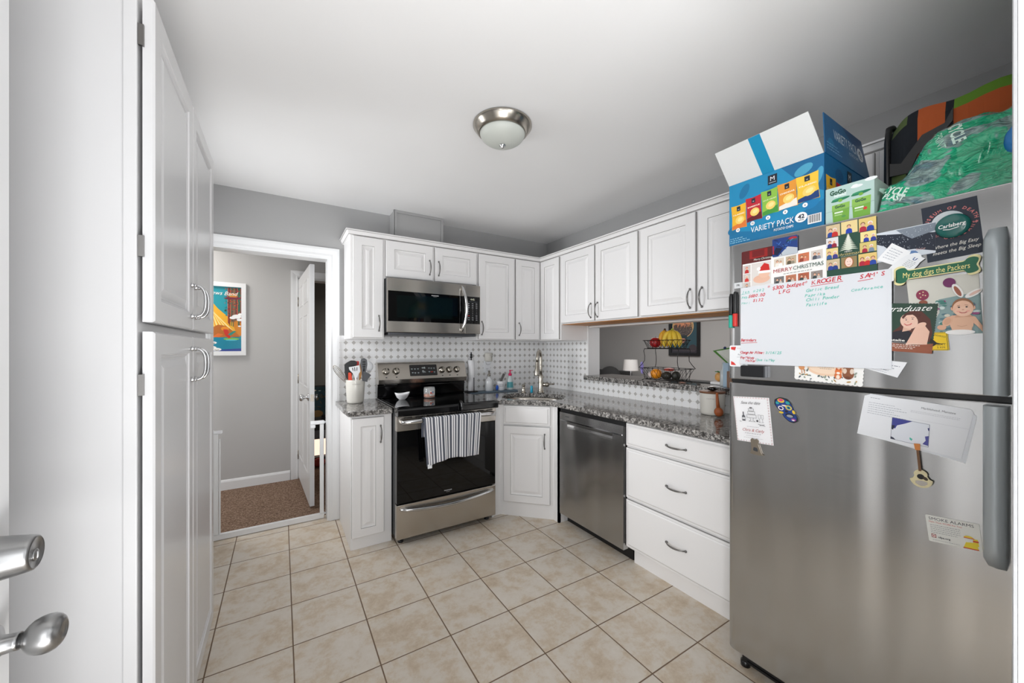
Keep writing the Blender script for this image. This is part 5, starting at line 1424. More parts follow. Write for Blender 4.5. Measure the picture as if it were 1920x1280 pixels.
f = [Vector((BX0, BY1, BZ)), Vector((BX0, BY0, BZ)), Vector((BX0, BY0, z0)), Vector((BX0, BY1, z0))]
c = Card(*f, 322, 250, OUT, .0005, paper=(24, 136, 182))
c.poly([(0, 0), (322, 0), (322, 92), (250, 60), (120, 34), (0, 60)], (16, 112, 160)); c.poly([(190, 250), (322, 250), (322, 120), (262, 160)], (14, 100, 148))
for (x, y, rx, ry, ro, cc3) in ((262, 214, 30, 17, .4, (72, 158, 190)), (60, 208, 16, 30, -.5, (16, 112, 158)), (306, 176, 12, 32, -.3, (70, 156, 192)), (20, 60, 26, 18, .2, (14, 108, 154)), (286, 90, 26, 20, .6, (18, 122, 176)), (176, 30, 30, 16, -.3, (14, 106, 150))): c.ell(x, y, rx, ry, cc3, 16, rot=ro)
c.rect(146, 200, 178, 236, (22, 34, 48)); c.text('M', 162, 214, 16, (240, 242, 244), 'c', bold=.05); c.rect(150, 206, 174, 208, (190, 200, 206))
c.ell(162, 178, 40, 10, (8, 70, 110), 20); c.ell(164, 181, 38, 8, (16, 122, 172), 20)
chip_bag(c, 12, 62, 58, 98, (236, 180, 44), (222, 120, 50), 'CLASSIC', .04); chip_bag(c, 70, 78, 57, 96, (190, 30, 50), (100, 20, 34), 'BARBECUE', .05)
chip_bag(c, 127, 86, 57, 96, (140, 190, 70), (70, 150, 60), 'SOUR CREAM', .05); chip_bag(c, 184, 90, 62, 98, (226, 150, 50), (240, 232, 222), 'CHEDDAR', .05); chip_bag(c, 244, 96, 68, 96, (240, 196, 60), (20, 60, 120), 'CLASSIC', .05)
for (x, y, tx_) in ((36, 58, '12'), (92, 70, '12'), (148, 76, '6'), (206, 80, '6'), (268, 86, '6')): c.ell(x, y, 8, 8, (246, 246, 246), 16); c.text(tx_, x, y - 3, 6.5, (20, 40, 60), 'c', bold=.03)
c.text('VARIETY PACK', 160, 34, 22, (248, 248, 248), 'c', fit=148, bold=.015, rot=.0); c.text('POTATO CHIPS', 200, 18, 9, (240, 244, 246), 'c', fit=64, bold=.01)
c.ell(256, 46, 19, 18, (246, 246, 246), 24); c.text('42', 256, 42, 14, (20, 40, 60), 'c', bold=.04); c.text('BAGS', 256, 34, 5, (20, 40, 60), 'c', bold=.03)
c.rect(276, 14, 316, 46, (240, 240, 240))
for i in range(16): c.rect(279 + i * 2.2, 18, 279 + i * 2.2 + (1.4 if i % 3 else .7), 44, (20, 24, 28)); c.k -= 1
c.k += 1
for i in range(3): c.scribble(6, 24 - i * 8, 56 + i * 14, 5, (150, 204, 226), seed=160 + i)
c.build('front_print', car)
# front flap: bent outwards, pale inside with a blue tape band
a, b_ = Vector((BX0, BY1, BZ + .0006)), Vector((BX0, BY0, BZ + .0006)); oo = Vector((-.098, 0, .112))
c = Card(a + oo + Vector((0, .004, 0)), b_ + oo + Vector((0, .010, .003)), b_, a, 322, 150, Vector((-.112, 0, -.098)), .003, paper=(222, 224, 224))
c.rect(128, 0, 170, 150, (20, 142, 186)); c.build('front_flap', t)
# right-hand flap, standing up, and the print on the side panel
a, b_ = Vector((BX0 + .004, BY0, BZ + .0006)), Vector((BX1, BY0, BZ + .0006))
c = Card(a + Vector((.072, .03, .178)), b_ + Vector((0, .03, .178)), b_, a, 470, 180, Vector((0, -1, .15)), .003, paper=(18, 96, 146))
c.poly([(200, 180), (470, 180), (470, 60)], (14, 70, 120)); c.ell(60, 60, 30, 20, (26, 120, 168), 14); c.ell(250, 20, 40, 22, (24, 104, 152), 14)
c.text('VARIETY PACK', 232, 88, 44, (214, 226, 234), 'c', fit=270, bold=.02); c.text('POTATO CHIPS', 310, 62, 14, (190, 208, 222), 'c', fit=110); c.ell(402, 100, 34, 30, (224, 232, 238), 20); c.text('42', 402, 94, 24, (20, 56, 90), 'c', bold=.04); c.text('BAGS', 402, 82, 8, (20, 56, 90), 'c', bold=.03)
for i in range(3): c.scribble(16, 50 - i * 13, 120 + 20 * i, 8, (120, 170, 204), seed=170 + i)
c.build('side_flap', t)
c = Card(Vector((BX0, BY0, BZ)), Vector((BX1, BY0, BZ)), Vector((BX1, BY0, z0)), Vector((BX0, BY0, z0)), 474, 250, (0, -1, 0), .0005, paper=(20, 100, 150))
c.ell(140, 200, 40, 24, (14, 80, 128), 14); c.ell(330, 190, 60, 26, (14, 84, 132), 14); chip_bag(c, 18, 60, 90, 120, (236, 180, 44), (222, 120, 50), 'CLASSIC', .02); chip_bag(c, 112, 60, 90, 112, (190, 30, 50), (100, 20, 34), 'BARBECUE', .02); chip_bag(c, 206, 60, 90, 112, (140, 190, 70), (70, 150, 60), 'SOUR CREAM', .02)
c.rect(216, 190, 262, 236, (22, 34, 48)); c.text('M', 239, 204, 22, (230, 232, 234), 'c', bold=.05)
c.build('side_print', car)
c = Card(Vector((BX1, BY1, BZ + .09)), Vector((BX1, BY0 + .02, BZ + .05)), Vector((BX1, BY0, BZ)), Vector((BX1, BY1, BZ)), 100, 60, (-1, 0, 0), .003, paper=(176, 138, 98)); c.build('rear_flap', t)

# applesauce pouch box
t = thing('pouch_box', 'pale mint carton with green applesauce pouches between chip box and plastic bag', 'box', (1.70, .475, FTOP + .001))
GX, GY0, GY1, GZ = 1.603, .411, .536, 1.878
MB().box(GX, 1.83, GY0, GY1, z0, GZ, 0, rgb(196, 214, 206)).build('carton', 'print', t)
c = Card(Vector((GX, GY1, GZ)), Vector((GX, GY0, GZ)), Vector((GX, GY0, z0)), Vector((GX, GY1, z0)), 128, 122, OUT, .0004, paper=(182, 208, 202))
c.ell(84, 106, 16, 5, (236, 240, 240), 16); c.ell(80, 109, 8, 5, (240, 244, 244), 12); c.ell(120, 118, 16, 6, (236, 240, 240), 14)
c.text('GoGo', 12, 96, 15, (36, 84, 62), 'l', fit=44, bold=.05); c.text('squeeZ', 24, 88, 8, (240, 248, 244), 'l', fit=34, bold=.03)
for (x, w_) in ((16, 50), (70, 50)):
    yo = 0 if x < 40 else 4
    c.poly([(x + 5, 0), (x + w_ - 2, 0), (x + w_, 62 + yo), (x + 2, 60 + yo)], (116, 170, 66)); c.poly([(x + 2, 38), (x + w_ - 1, 42), (x + w_, 62 + yo), (x + 2, 60 + yo)], (142, 190, 86))
    c.ell(x + w_ / 2, 76 + yo, 26, 5, (34, 122, 84), 18, rot=.12); c.ell(x + w_ / 2, 72 + yo, 6, 5, (120, 176, 60), 12); c.ell(x + w_ / 2 - 8, 79 + yo, 15, 3, (56, 150, 104), 14, rot=.12)
    c.text('GoGo', x + 10, 48 + yo, 9, (34, 84, 60), 'l', fit=28, bold=.05); c.rect(x + 9, 30, x + 32, 35, (226, 238, 220)); c.rect(x + 9, 22, x + 30, 26, (170, 206, 140)); c.ell(x + 36, 26, 5, 5, (206, 60, 52), 10) if x > 40 else c.ell(x + 34, 16, 6, 4, (90, 150, 80), 10)
c.line([(0, 40), (128, 44)], .8, (120, 150, 140)); c.build('front_print', t)

# insulated camouflage bag lying on its side at the back
t = thing('cooler_bag', 'olive, orange and green insulated bag with black straps behind the green plastic bag', 'bag', (1.98, .22, FTOP + .001))
CX0, CX1, CY0, CY1 = 1.835, 2.070, -.02, .440


def cz(y, s=0): return 2.150 + (CY1 - y) * .03


mb = MB(); mb.usecol = True
olive, orange, lime, blk = rgb(84, 100, 56), rgb(176, 84, 40), rgb(92, 132, 38), rgb(24, 28, 34)
bands = [(.440, .428, blk), (.428, .388, olive), (.388, .362, blk), (.362, .300, orange), (.300, .282, blk), (.282, .130, lime), (.130, .100, blk), (.100, -.02, rgb(52, 60, 78))]
for (ya, yb_, col) in bands:
    q = 5
    for i in range(q):
        y0_, y1_ = ya + (yb_ - ya) * i / q, ya + (yb_ - ya) * (i + 1) / q
        def sec(y):
            s_ = .028 * math.exp(-((CY1 - y) / .03) ** 2)
            zt = cz(y) - s_ + .006 * math.sin(y * 40); pts = []
            for (px, pz) in ((CX0 + .02 + s_, FTOP + .001), (CX0 + s_ * .6, FTOP + .03), (CX0 - .004 + s_ * .6 + .004 * math.sin(y * 60), 1.95), (CX0 + s_ * .6, zt - .05), (CX0 + .012 + s_, zt - .015), (CX0 + .05 + s_, zt), (CX1 - .04, zt - .005), (CX1 - .005, zt - .04), (CX1, FTOP + .03), (CX1 - .03, FTOP + .001)): pts.append((px, y, pz))
            return pts
        A, B = sec(y0_), sec(y1_); n_ = len(A)
        for k in range(n_):
            ck_ = col
            if col == lime and k < 3: ck_ = orange
            if col == olive and k == 2 : ck_ = blk
            if col == orange and k >= 4: ck_ = blk if k == 5 else orange
            mb.add([A[k], A[(k + 1) % n_], B[(k + 1) % n_], B[k]], [(0, 1, 2, 3)], 0, True, ck_)
    if ya == .440: mb.add(sec(.440), [tuple(range(10))], 0, False, olive)
    if yb_ == -.02: mb.add(sec(-.02), [tuple(range(10))], 0, False, blk)
mb.build('shell', 'printcloth', t)
mb = MB(); mb.tube([(p[0] - .003, CY1 - .004, p[2]) for p in [(CX0 + .01, 0, FTOP + .01), (CX0, 0, FTOP + .05), (CX0 + .003, 0, 2.06), (CX0 + .02, 0, 2.115), (CX0 + .055, 0, 2.130), (CX1 - .04, 0, 2.12)]], .009, 8); mb.build('piping', 'black', t)
mb = MB(); mb.prism([(.428, 1.98), (.40, 1.97), (.35, 2.045), (.30, 2.06), (.282, 2.10), (.282, 2.06), (.31, 2.02), (.36, 1.985), (.38, 1.93), (.428, 1.935)], (0, 0, 0), (0, 1, 0), ZV, (-1, 0, 0), -CX0 + .004, -CX0 + .010); mb.build('strap', 'black', t)

# crumpled green plastic bag of bags
def bag_mat():
    m, t_, b = newmat('green_plastic_film')
    P, x, y, z = world_xyz(t_)
    mp = t_.nodes.new('ShaderNodeMapping'); mp.inputs['Rotation'].default_value = (.6, .2, .3); mp.inputs['Scale'].default_value = (6, 8, 12); t_.links.new(P, mp.inputs['Vector'])
    n = node(t_, 'ShaderNodeTexNoise', Scale=1.0, Detail=2.5, Roughness=.5, Distortion=1.4); t_.links.new(mp.outputs[0], n.inputs['Vector'])
    v = node(t_, 'ShaderNodeTexNoise', Scale=60.0, Detail=5.0, Distortion=2.0); t_.links.new(P, v.inputs['Vector'])
    fine = mixc(t_, mathn(t_, 'MULTIPLY', v.outputs['Fac'], .5), rgb(104, 140, 132), rgb(196, 210, 212))
    g = ramp(t_, n.outputs['Fac'], [(0.0, (6, 160, 112)), (0.50, (16, 178, 130)), (0.53, (96, 160, 146)), (0.60, (150, 180, 174)), (0.64, (24, 66, 78)), (0.70, (30, 96, 130)), (0.76, (20, 150, 116))])
    fac = mathn(t_, 'MULTIPLY', mathn(t_, 'GREATER_THAN', n.outputs['Fac'], .52), .45)
    t_.links.new(mixc(t_, fac, g, fine), b.inputs['Base Color'])
    b.inputs['Roughness'].default_value = .18; b.inputs['Coat Weight'].default_value = .8; b.inputs['Coat Roughness'].default_value = .12
    rd = node(t_, 'ShaderNodeTexNoise', Scale=1.0, Detail=3.0, Roughness=.6, Distortion=.6); mp2 = t_.nodes.new('ShaderNodeMapping'); mp2.inputs['Rotation'].default_value = (.5, .4, .2); mp2.inputs['Scale'].default_value = (20, 16, 34); t_.links.new(P, mp2.inputs['Vector']); t_.links.new(mp2.outputs[0], rd.inputs['Vector'])
    ridge = mathn(t_, 'ABSOLUTE', mathn(t_, 'SUBTRACT', rd.outputs['Fac'], .5))
    bump(t_, b, ridge, 1.0, .05)
    return m


t = thing('plastic_bag', 'crumpled green and clear plastic shopping bag on the refrigerator', 'bag', (1.70, .24, FTOP + .001))
def top_at(y):   # profile of the pile along the fridge
    pts = [(.406, 1.800), (.395, 1.850), (.36, 1.880), (.31, 1.955), (.27, 1.995), (.20, 2.000), (.12, 1.995), (.03, 1.985), (-.03, 1.90)]
    for (ya, za), (yb_, zb_) in zip(pts[:-1], pts[1:]):
        if ya >= y >= yb_: q = (ya - y) / (ya - yb_); return za + (zb_ - za) * q
    return 1.80
mb = MB(); ny_, na = 60, 44; vs2 = []
for j in range(ny_ + 1):
    y = .404 - (.404 + .03) * j / ny_
    zt = top_at(y); zc = FTOP + .0015; hh = zt - zc
    dep = .20 if y < .34 else .08 + .12 * max(0, (.404 - y) / .064)
    for i in range(na + 1):
        a = PI * i / na
        ce, se = math.cos(a), math.sin(a)
        px = 1.604 + dep * .5 - dep * .5 * math.copysign(abs(ce) ** .7, ce); pz = zc + hh * abs(se) ** .62
        p = Vector((px, y, pz)); k = min(1, (pz - zc) / .02)
        nn = noise.turbulence(Vector((px * 9, y * 13, pz * 13)), 4, False) - .45; n2 = noise.noise(Vector((px * 40, y * 55, pz * 50)))
        px += k * (-.018 * nn * (1.5 - ce) + .004 * n2) * (1 if ce > -.5 else .4); pz += k * .014 * nn
        vs2.append((max(px, 1.575), y + .006 * n2, max(pz, zc)))
mb.add(vs2, [(j * (na + 1) + i, j * (na + 1) + i + 1, (j + 1) * (na + 1) + i + 1, (j + 1) * (na + 1) + i) for j in range(ny_) for i in range(na)], 0, True)
mb.add([vs2[i] for i in range(na + 1)], [tuple(range(na + 1))]); mb.add([vs2[ny_ * (na + 1) + i] for i in range(na + 1)], [tuple(reversed(range(na + 1)))])
film = bag_mat(); bagfilm = mb.build('film', film, t)
tree = BVHTree.FromPolygons([Vector(v) for v in mb.v], mb.f)


def on_bag(name, txt, y, z, h, rot, col, fit):
    vs3, fs3 = text_tris(txt, 0, .03, 1.0); x0 = min(v[0] for v in vs3); x1 = max(v[0] for v in vs3); kk = h / .7; sx = fit / ((x1 - x0) * kk); cr, sr = math.cos(rot), math.sin(rot); out = []
    for vx, vy in vs3:
        px, py = (vx - x0) * kk * sx, vy * kk; yy, zz = y - (px * cr - py * sr), z + (px * sr + py * cr)
        hit = tree.ray_cast(Vector((1.45, yy, zz)), Vector((1, 0, 0)))
        out.append(((hit[0].x if hit[0] else 1.61) - .0012, yy, zz))
    m2 = MB(); m2.add(out, fs3, 0, False, rgb(col)); return m2.build(name, 'print', t)


on_bag('lettering', 'CYCLE', .405, 1.828, .022, -.5, (214, 236, 226), .070); on_bag('lettering', 'PLAST', .398, 1.806, .015, -.5, (214, 236, 226), .055)
on_bag('lettering', 'CYCLE', .262, 1.968, .024, -1.35, (206, 232, 220), .062); on_bag('lettering', 'PRINT', .288, 1.952, .016, -1.35, (170, 216, 196), .052)
# blue packet poking out of the bag
mb = MB(); mb.ball((1.622, .118, 1.868), .060, 28, sc=(.40, .75, 1.15)); mb.v = [(x + .012 * noise.noise(Vector((x * 22, y * 30, z * 26))), y, z) for x, y, z in mb.v]
mb.build('blue_packet', mat('blue_foil', (24, 116, 184), .25, metal=.2), t)

# ------------------------------------------------------------------ utensil crock
CZ = CT + .0005
ucx, ucy = .474, 3.02
mb = MB(); mb.lathe((ucx, ucy, CZ), [(.050, 0), (.057, .004), (.060, .02), (.0685, .165), (.0695, .172), (.068, .175), (.064, .174), (.0560, .02), (.004, .012)], 40)
ck = mb.build('utensil_crock', 'ceramic', None, (ucx, ucy, CZ)); tag(ck, 'cream ceramic utensil crock holding cooking tools left of the range', 'crock')
vs3, fs3 = text_tris('UTENSILS', 0, 0, 1.25); m2 = MB(); out = []
for vx, vy in vs3:
    a = -2.02 + (vx / 6.6) * 1.05; r_ = .0690; out.append((ucx + r_ * math.cos(a), ucy + r_ * math.sin(a), CZ + .140 + vy * .012))
m2.add(out, fs3); m2.build('lettering', mat('stamped_grey', (150, 146, 140), .6), ck)


def stick(mb, base, tip, r0, r1, mi=0): mb.tube([base, Vector(base).lerp(Vector(tip), .5), tip], [r0, (r0 + r1) / 2, r1], 10, mi)


GU = 'cooking tools in the crock'
base = Vector((ucx, ucy, CZ + .02))
# whisk leaning out to the left
mb = MB(); tipd = Vector((.322, 3.0, 1.205)); b0 = Vector((ucx - .035, ucy, CZ + .12)); dirw = (tipd - b0).normalized()
stick(mb, Vector((ucx + .004, ucy - .004, CZ + .08)), b0 + dirw * .03, .006, .006)
side = dirw.cross(Vector((0, 1, 0))).normalized(); side2 = dirw.cross(side)
for k in range(6):
    a = PI * k / 6; sd = side * math.cos(a) + side2 * math.sin(a); L = (tipd - b0).length - .03; pts = []
    for q in range(17):
        s_ = q / 16 * 2 * PI; pts.append(b0 + dirw * (.03 + L * (1 - math.cos(s_)) / 2) + sd * (.027 * math.sin(s_ ) * (.4 + .6 * (1 - math.cos(s_)) / 2)))
    mb.tube(pts, .0010, 5)
o = mb.build('whisk', 'steel', None, (ucx, ucy, CZ + .05)); tag(o, 'wire whisk leaning out of the crock towards the doorway', 'utensil', GU)
fr = Vector((0, -1, 0))


def tool(name, label, pts_xz, y, th, m, handle=None, slots=None, yb=None):
    """a flat-headed tool; outline in the x-z plane facing the room"""
    mb = MB(); mb.prism(pts_xz, (0, y, 0), (1, 0, 0), ZV, (0, 1, 0), -th / 2, th / 2)
    o = mb.build(name, m, None, (pts_xz[0][0], y, pts_xz[0][1]), bevel=.0012); tag(o, label, 'utensil', GU)
    if handle: 
        hb = MB(); hb.tube([Vector(p) for p in handle], .0055, 10); hb.build('handle', m, o)
    if slots:
        for s_ in slots: MB().prism(s_, (0, y - th / 2 - .0006, 0), (1, 0, 0), ZV, (0, 1, 0), 0, .0005).build('slot', 'black', o)
    return o


def shift(pts, dx, dz): return [(x + dx, z + dz) for x, z in pts]


# white slotted turner at the front
tool('slotted_turner', 'white slotted turner facing forward at the front of the crock', rounded([(.462, 1.112), (.475, 1.112), (.488, 1.140), (.500, 1.158), (.494, 1.205), (.448, 1.196), (.420, 1.192), (.424, 1.172), (.452, 1.140)], .004, 3), 2.962, .004, 'whiteplastic',
     [(.468, 2.963, 1.115), (.478, 2.985, 1.06), (.482, 3.01, .96)], [[(.447, 1.165), (.452, 1.165), (.446, 1.188), (.441, 1.187)], [(.459, 1.162), (.464, 1.162), (.461, 1.192), (.456, 1.190)], [(.472, 1.164), (.477, 1.164), (.478, 1.190), (.473, 1.190)]])
# black fork-like server with red edge behind it
tool('pasta_server', 'black pasta server with long teeth at the left of the crock', rounded([(.425, 1.09), (.440, 1.09), (.452, 1.14), (.470, 1.18), (.486, 1.225), (.470, 1.238), (.440, 1.240), (.412, 1.225), (.396, 1.208), (.398, 1.150), (.404, 1.115)], .006, 3), 3.005, .010, 'black', [(.432, 3.005, 1.10), (.445, 3.01, 1.03), (.46, 3.02, .95)])
tool('spatula', 'red silicone spatula behind the white turner', rounded([(.468, 1.13), (.500, 1.13), (.502, 1.232), (.476, 1.234)], .006, 3), 3.032, .008, 'red', [(.483, 3.032, 1.13), (.480, 3.03, .96)])
tool('spatula', 'orange-red spatula handle low at the left of the crock', rounded([(.420, 1.085), (.448, 1.085), (.440, 1.150), (.420, 1.152)], .006, 3), 2.984, .010, mat('orange_red_plastic', (226, 70, 36), .4), [(.434, 2.986, 1.09), (.45, 2.99, 1.0)])
tool('wooden_spoon', 'light wooden spoon standing at the right of the turner', rounded([(.500, 1.10), (.512, 1.10), (.524, 1.16), (.524, 1.215), (.510, 1.225), (.500, 1.18)], .005, 3), 3.020, .007, wood('light_wood', (196, 140, 78), (216, 164, 100), axis=2), [(.506, 3.02, 1.11), (.49, 3.02, .96)])
tool('slotted_spatula', 'dark grey slotted spatula head rising at the back right of the crock', rounded([(.520, 1.10), (.530, 1.10), (.548, 1.165), (.556, 1.21), (.552, 1.245), (.530, 1.258), (.510, 1.248), (.506, 1.21), (.514, 1.165)], .008, 4), 3.000, .008, mat('slate_nylon', (92, 94, 98), .5), [(.524, 3.0, 1.11), (.50, 3.01, .96)], [[(.520, 1.222), (.542, 1.222), (.542, 1.232), (.520, 1.232)], [(.519, 1.205), (.543, 1.205), (.543, 1.214), (.519, 1.214)], [(.521, 1.188), (.541, 1.188), (.541, 1.197), (.521, 1.197)]])
tool('flipper', 'dark grey square flipper hanging over the right rim of the crock', rounded([(.520, 1.160), (.560, 1.142), (.575, 1.128), (.552, 1.100), (.548, 1.078), (.512, 1.088), (.516, 1.125)], .003, 3), 2.957, .004, mat('dark_grey_nylon', (78, 80, 84), .5), [(.530, 2.965, 1.12), (.505, 2.985, 1.05)])
mb = MB(); mb.ball((.572, 3.03, 1.190), .036, 20, sc=(.9, .55, 1.1)); stick(mb, (.50, 3.035, CZ + .05), (.562, 3.035, 1.16), .005, .006)
o = mb.build('ladle', 'whiteplastic', None, (.52, 3.035, CZ + .05)); tag(o, 'white round ladle bowl leaning right out of the crock', 'utensil', GU)

# ------------------------------------------------------------------ things by the sink
# tray
o = MB().prism(rounded([(1.45, 3.06), (1.93, 3.02), (1.945, 3.17), (1.46, 3.18)], .015, 3), (0, 0, 0), (1, 0, 0), (0, 1, 0), ZV, CZ, CZ + .010).build('counter_tray', mat('slate_blue_rubber', (92, 110, 124), .6), None, (1.7, 3.1, CZ), bevel=.002)
tag(o, 'slate blue drying tray along the back wall beside the sink', 'tray')
TZ = CZ + .0105
# paper towel stand with roll
px_, py_ = 1.478, 3.115
t = thing('paper_towel_stand', 'black metal paper towel stand with twisted finial right of the range', 'paper towel holder', (px_, py_, TZ))
mb = MB(); mb.lathe((px_, py_, TZ), [(.060, 0), (.066, .003), (.062, .009), (.010, .010), (.004, .0105)], 30)
mb.build('base', 'blackwire', t)
mb = MB(); mb.tube([(px_, py_, TZ + .009), (px_, py_, TZ + .31)], .005, 8); mb.ball((px_, py_, TZ + .318), .012, 12, sc=(1, 1, .8)); mb.ball((px_, py_, TZ + .338), .011, 12); mb.ball((px_, py_, TZ + .355), .007, 10); mb.build('post', 'blackwire', t)
mb = MB(); mb.tube([(px_ - .005, py_ - .070, TZ + .005), (px_ - .005, py_ - .068, TZ + .135)], .0035, 8); mb.tube([(px_, py_, TZ + .006), (px_ - .005, py_ - .070, TZ + .006)], .0035, 8); mb.build('tension_arm', 'blackwire', t)
mb = MB(); mb.lathe((px_, py_, TZ + .0115), [(.012, 0), (.031, 0), (.031, .278), (.012, .278)], 30); o = mb.build('paper_towel_roll', mat('paper_white', (240, 240, 242), .9), None, (px_, py_, TZ + .0115)); tag(o, 'thin white roll of paper towels on its black stand', 'paper towel')
# outlet with plug-in warmer
t = thing('wall_outlet', 'white double outlet on the mosaic backsplash right of the paper towels', 'outlet', (1.685, 3.203, 1.10))
MB().box(1.648, 1.722, 3.1975, 3.2033, 1.098, 1.212).build('cover_plate', 'whiteplastic', t, bevel=.002)
mb = MB()
for dx in (-.007, .007): mb.box(1.685 + dx - .0012, 1.685 + dx + .0012, 3.1968, 3.1976, 1.128, 1.138)
mb.lathe((1.685, 3.1976, 1.119), [(.0028, 0), (.0028, .0006)], 10, (0, -1, 0)); mb.build('socket_slots', 'black', t)
t = thing('plug_in_warmer', 'cream plug-in scent warmer with a bare-tree design, above the outlet', 'night light', (1.69, 3.18, 1.165))
mb = MB(); mb.lathe((1.688, 3.170, 1.205), [(.038, 0), (.041, .004), (.041, .078), (.039, .080), (.037, .078), (.037, .004), (.004, .003)], 30, sy=.62); mb.build('shade', 'ceramic', t)
mb = MB(); mb.lathe((1.688, 3.178, 1.170), [(.012, 0), (.024, .012), (.030, .034)], 20, sy=.6); mb.box(1.678, 1.698, 3.180, 3.1965, 1.172, 1.20); mb.build('plug_body', 'whiteplastic', t)
c = Card(Vector((1.672, 3.1444, 1.282)), Vector((1.728, 3.1470, 1.282)), Vector((1.728, 3.1470, 1.208)), Vector((1.672, 3.1444, 1.208)), 56, 74, (0, -1, 0), slab=False)
for (a, b_) in (((34, 4), (34, 46)), ((34, 24), (22, 52)), ((34, 34), (46, 58)), ((22, 52), (14, 60)), ((22, 52), (26, 68)), ((46, 58), (42, 70)), ((46, 58), (52, 66)), ((34, 46), (34, 66)), ((38, 40), (48, 44))): c.line([a, b_], 1.6, (110, 104, 98)); c.k -= 1
c.build('tree_drawing', t)
# glass soap bottle
t = thing('soap_bottle', 'clear glass pump bottle of white soap on the blue tray', 'soap bottle', (1.665, 3.12, TZ))
MB().lathe((1.665, 3.12, TZ), [(.036, 0), (.039, .003), (.039, .085), (.034, .105), (.016, .122), (.013, .130), (.013, .136)], 30).build('bottle', mat('soap_glass', (226, 228, 230), .08, coat=.5), t)
mb = MB(); mb.lathe((1.665, 3.12, TZ + .1362), [(.015, 0), (.015, .018), (.006, .020), (.006, .040), (.010, .042), (.010, .052), (.004, .054)], 20); mb.tube([(1.665, 3.12, TZ + .183), (1.650, 3.095, TZ + .181)], .004, 8); mb.build('pump', 'nickel', t)
# white mug with brush
t = thing('brush_cup', 'white ceramic cup lettered in grey, holding dish brushes beside the glass soap bottle', 'cup', (1.785, 3.11, TZ))
MB().lathe((1.785, 3.11, TZ), [(.036, 0), (.040, .004), (.0445, .082), (.0445, .086), (.041, .086), (.037, .006), (.004, .006)], 30).build('cup', 'whiteceramic', t)
for i, (w1, hh) in enumerate((('KITCHEN', .050), ('STUFF', .036))):
    vs3, fs3 = text_tris(w1, 0, .01, 1.0); wdt = max(v[0] for v in vs3); out = []
    for vx, vy in vs3:
        a = -2.02 + (vx / wdt - .5) * .95 + .12; zz = hh + vy * .011; r_ = .0404 + .0045 * zz / .082 + .0006; out.append((1.785 + r_ * math.cos(a), 3.11 + r_ * math.sin(a), TZ + zz))
    m2 = MB(); m2.add(out, fs3); m2.build('lettering', 'steel_dk', t)
mb = MB(); mb.tube([(1.770, 3.11, TZ + .02), (1.800, 3.115, TZ + .10), (1.828, 3.12, TZ + .150)], [.006, .011, .0125], 10); o = mb.build('dish_brush', mat('grey_brush_handle', (96, 94, 92), .5), None, (1.77, 3.11, TZ + .02)); tag(o, 'grey brush handle leaning right out of the white cup', 'brush')
mb = MB(); mb.ball((1.735, 3.09, TZ + .026), .022, 14, sc=(.6, .6, 1.15)); o = mb.build('sponge', mat('blue_sponge', (32, 88, 190), .8), None, (1.735, 3.09, TZ + .001)); tag(o, 'small bright blue scrubber leaning against the white cup', 'scrubber')
# dish soap with pink pump
t = thing('dish_soap_bottle', 'clear dish soap bottle with a hot pink pump and teal label', 'soap bottle', (1.885, 3.10, TZ))
MB().lathe((1.885, 3.10, TZ), [(.031, 0), (.033, .004), (.031, .05), (.027, .09), (.015, .125), (.012, .134)], 26, sy=.75).build('bottle', mat('clear_plastic', (206, 218, 218), .1, coat=.4), t)
MB().lathe((1.885, 3.10, TZ + .020), [(.0336, 0), (.0325, .03), (.0298, .055)], 26, sy=.75, cap=False).build('label', mat('teal_label', (92, 170, 178), .4), t)
mb = MB(); mb.lathe((1.885, 3.10, TZ + .1342), [(.015, 0), (.017, .010), (.015, .022), (.005, .024), (.005, .042), (.009, .044), (.009, .052), (.003, .055)], 20); mb.tube([(1.885, 3.10, TZ + .182), (1.908, 3.085, TZ + .186)], .0035, 8); mb.build('pump', mat('hot_pink_plastic', (220, 30, 96), .4), t)

# ------------------------------------------------------------------ canister by the fridge
t = thing('coffee_canister', 'cream ceramic coffee canister with a wooden lid beside the refrigerator', 'canister', (2.285, 1.335, CZ))
ccx, ccy = 2.285, 1.335
MB().lathe((ccx, ccy, CZ), [(.058, 0), (.066, .006), (.068, .02), (.071, .128), (.071, .133), (.066, .133), (.064, .02), (.004, .01)], 40).build('pot', 'ceramic', t)
MB().lathe((ccx, ccy, CZ + .1332), [(.073, 0), (.073, .009), (.070, .011), (.004, .011)], 36).build('lid', wood('walnut_lid', (98, 58, 34), (128, 80, 48)), t)
vs3, fs3 = text_tris('COFFEE', 0, 0, 1.3); out = []
wdt = max(v[0] for v in vs3)
for vx, vy in vs3:
    a = PI + .93 + (vx / wdt - .5) * .62 - .55; r_ = .0705; out.append((ccx + r_ * math.cos(a), ccy + r_ * math.sin(a), CZ + .098 + vy * .012))
m2 = MB(); m2.add(out, fs3); m2.build('lettering', mat('stamped_grey2', (150, 146, 140), .6), t)
mb = MB(); mb.ball((2.285, 1.335, CZ + .1590), .027, 16, sc=(1, 1.15, .52)); o = mb.build('scale_timer', 'blackgloss', None, (2.285, 1.335, CZ + .1446)); tag(o, 'glossy black oval gadget lying on the canister lid', 'gadget')
mb = MB(); sx_, sy_ = 2.205, 1.262
mb.tube([(sx_ + .004, sy_, CZ + .145), (sx_ + .001, sy_ - .004, CZ + .10), (sx_ - .004, sy_ - .012, CZ + .055)], [.0065, .0085, .010], 10); mb.ball((sx_ - .006, sy_ - .016, CZ + .034), .026, 20, sc=(.8, 1, 1.05)); o = mb.build('coffee_scoop', wood('reddish_wood', (146, 74, 34), (172, 92, 46), axis=2), None, (sx_, sy_, CZ)); tag(o, 'reddish wooden scoop hanging at the right side of the coffee canister', 'scoop')

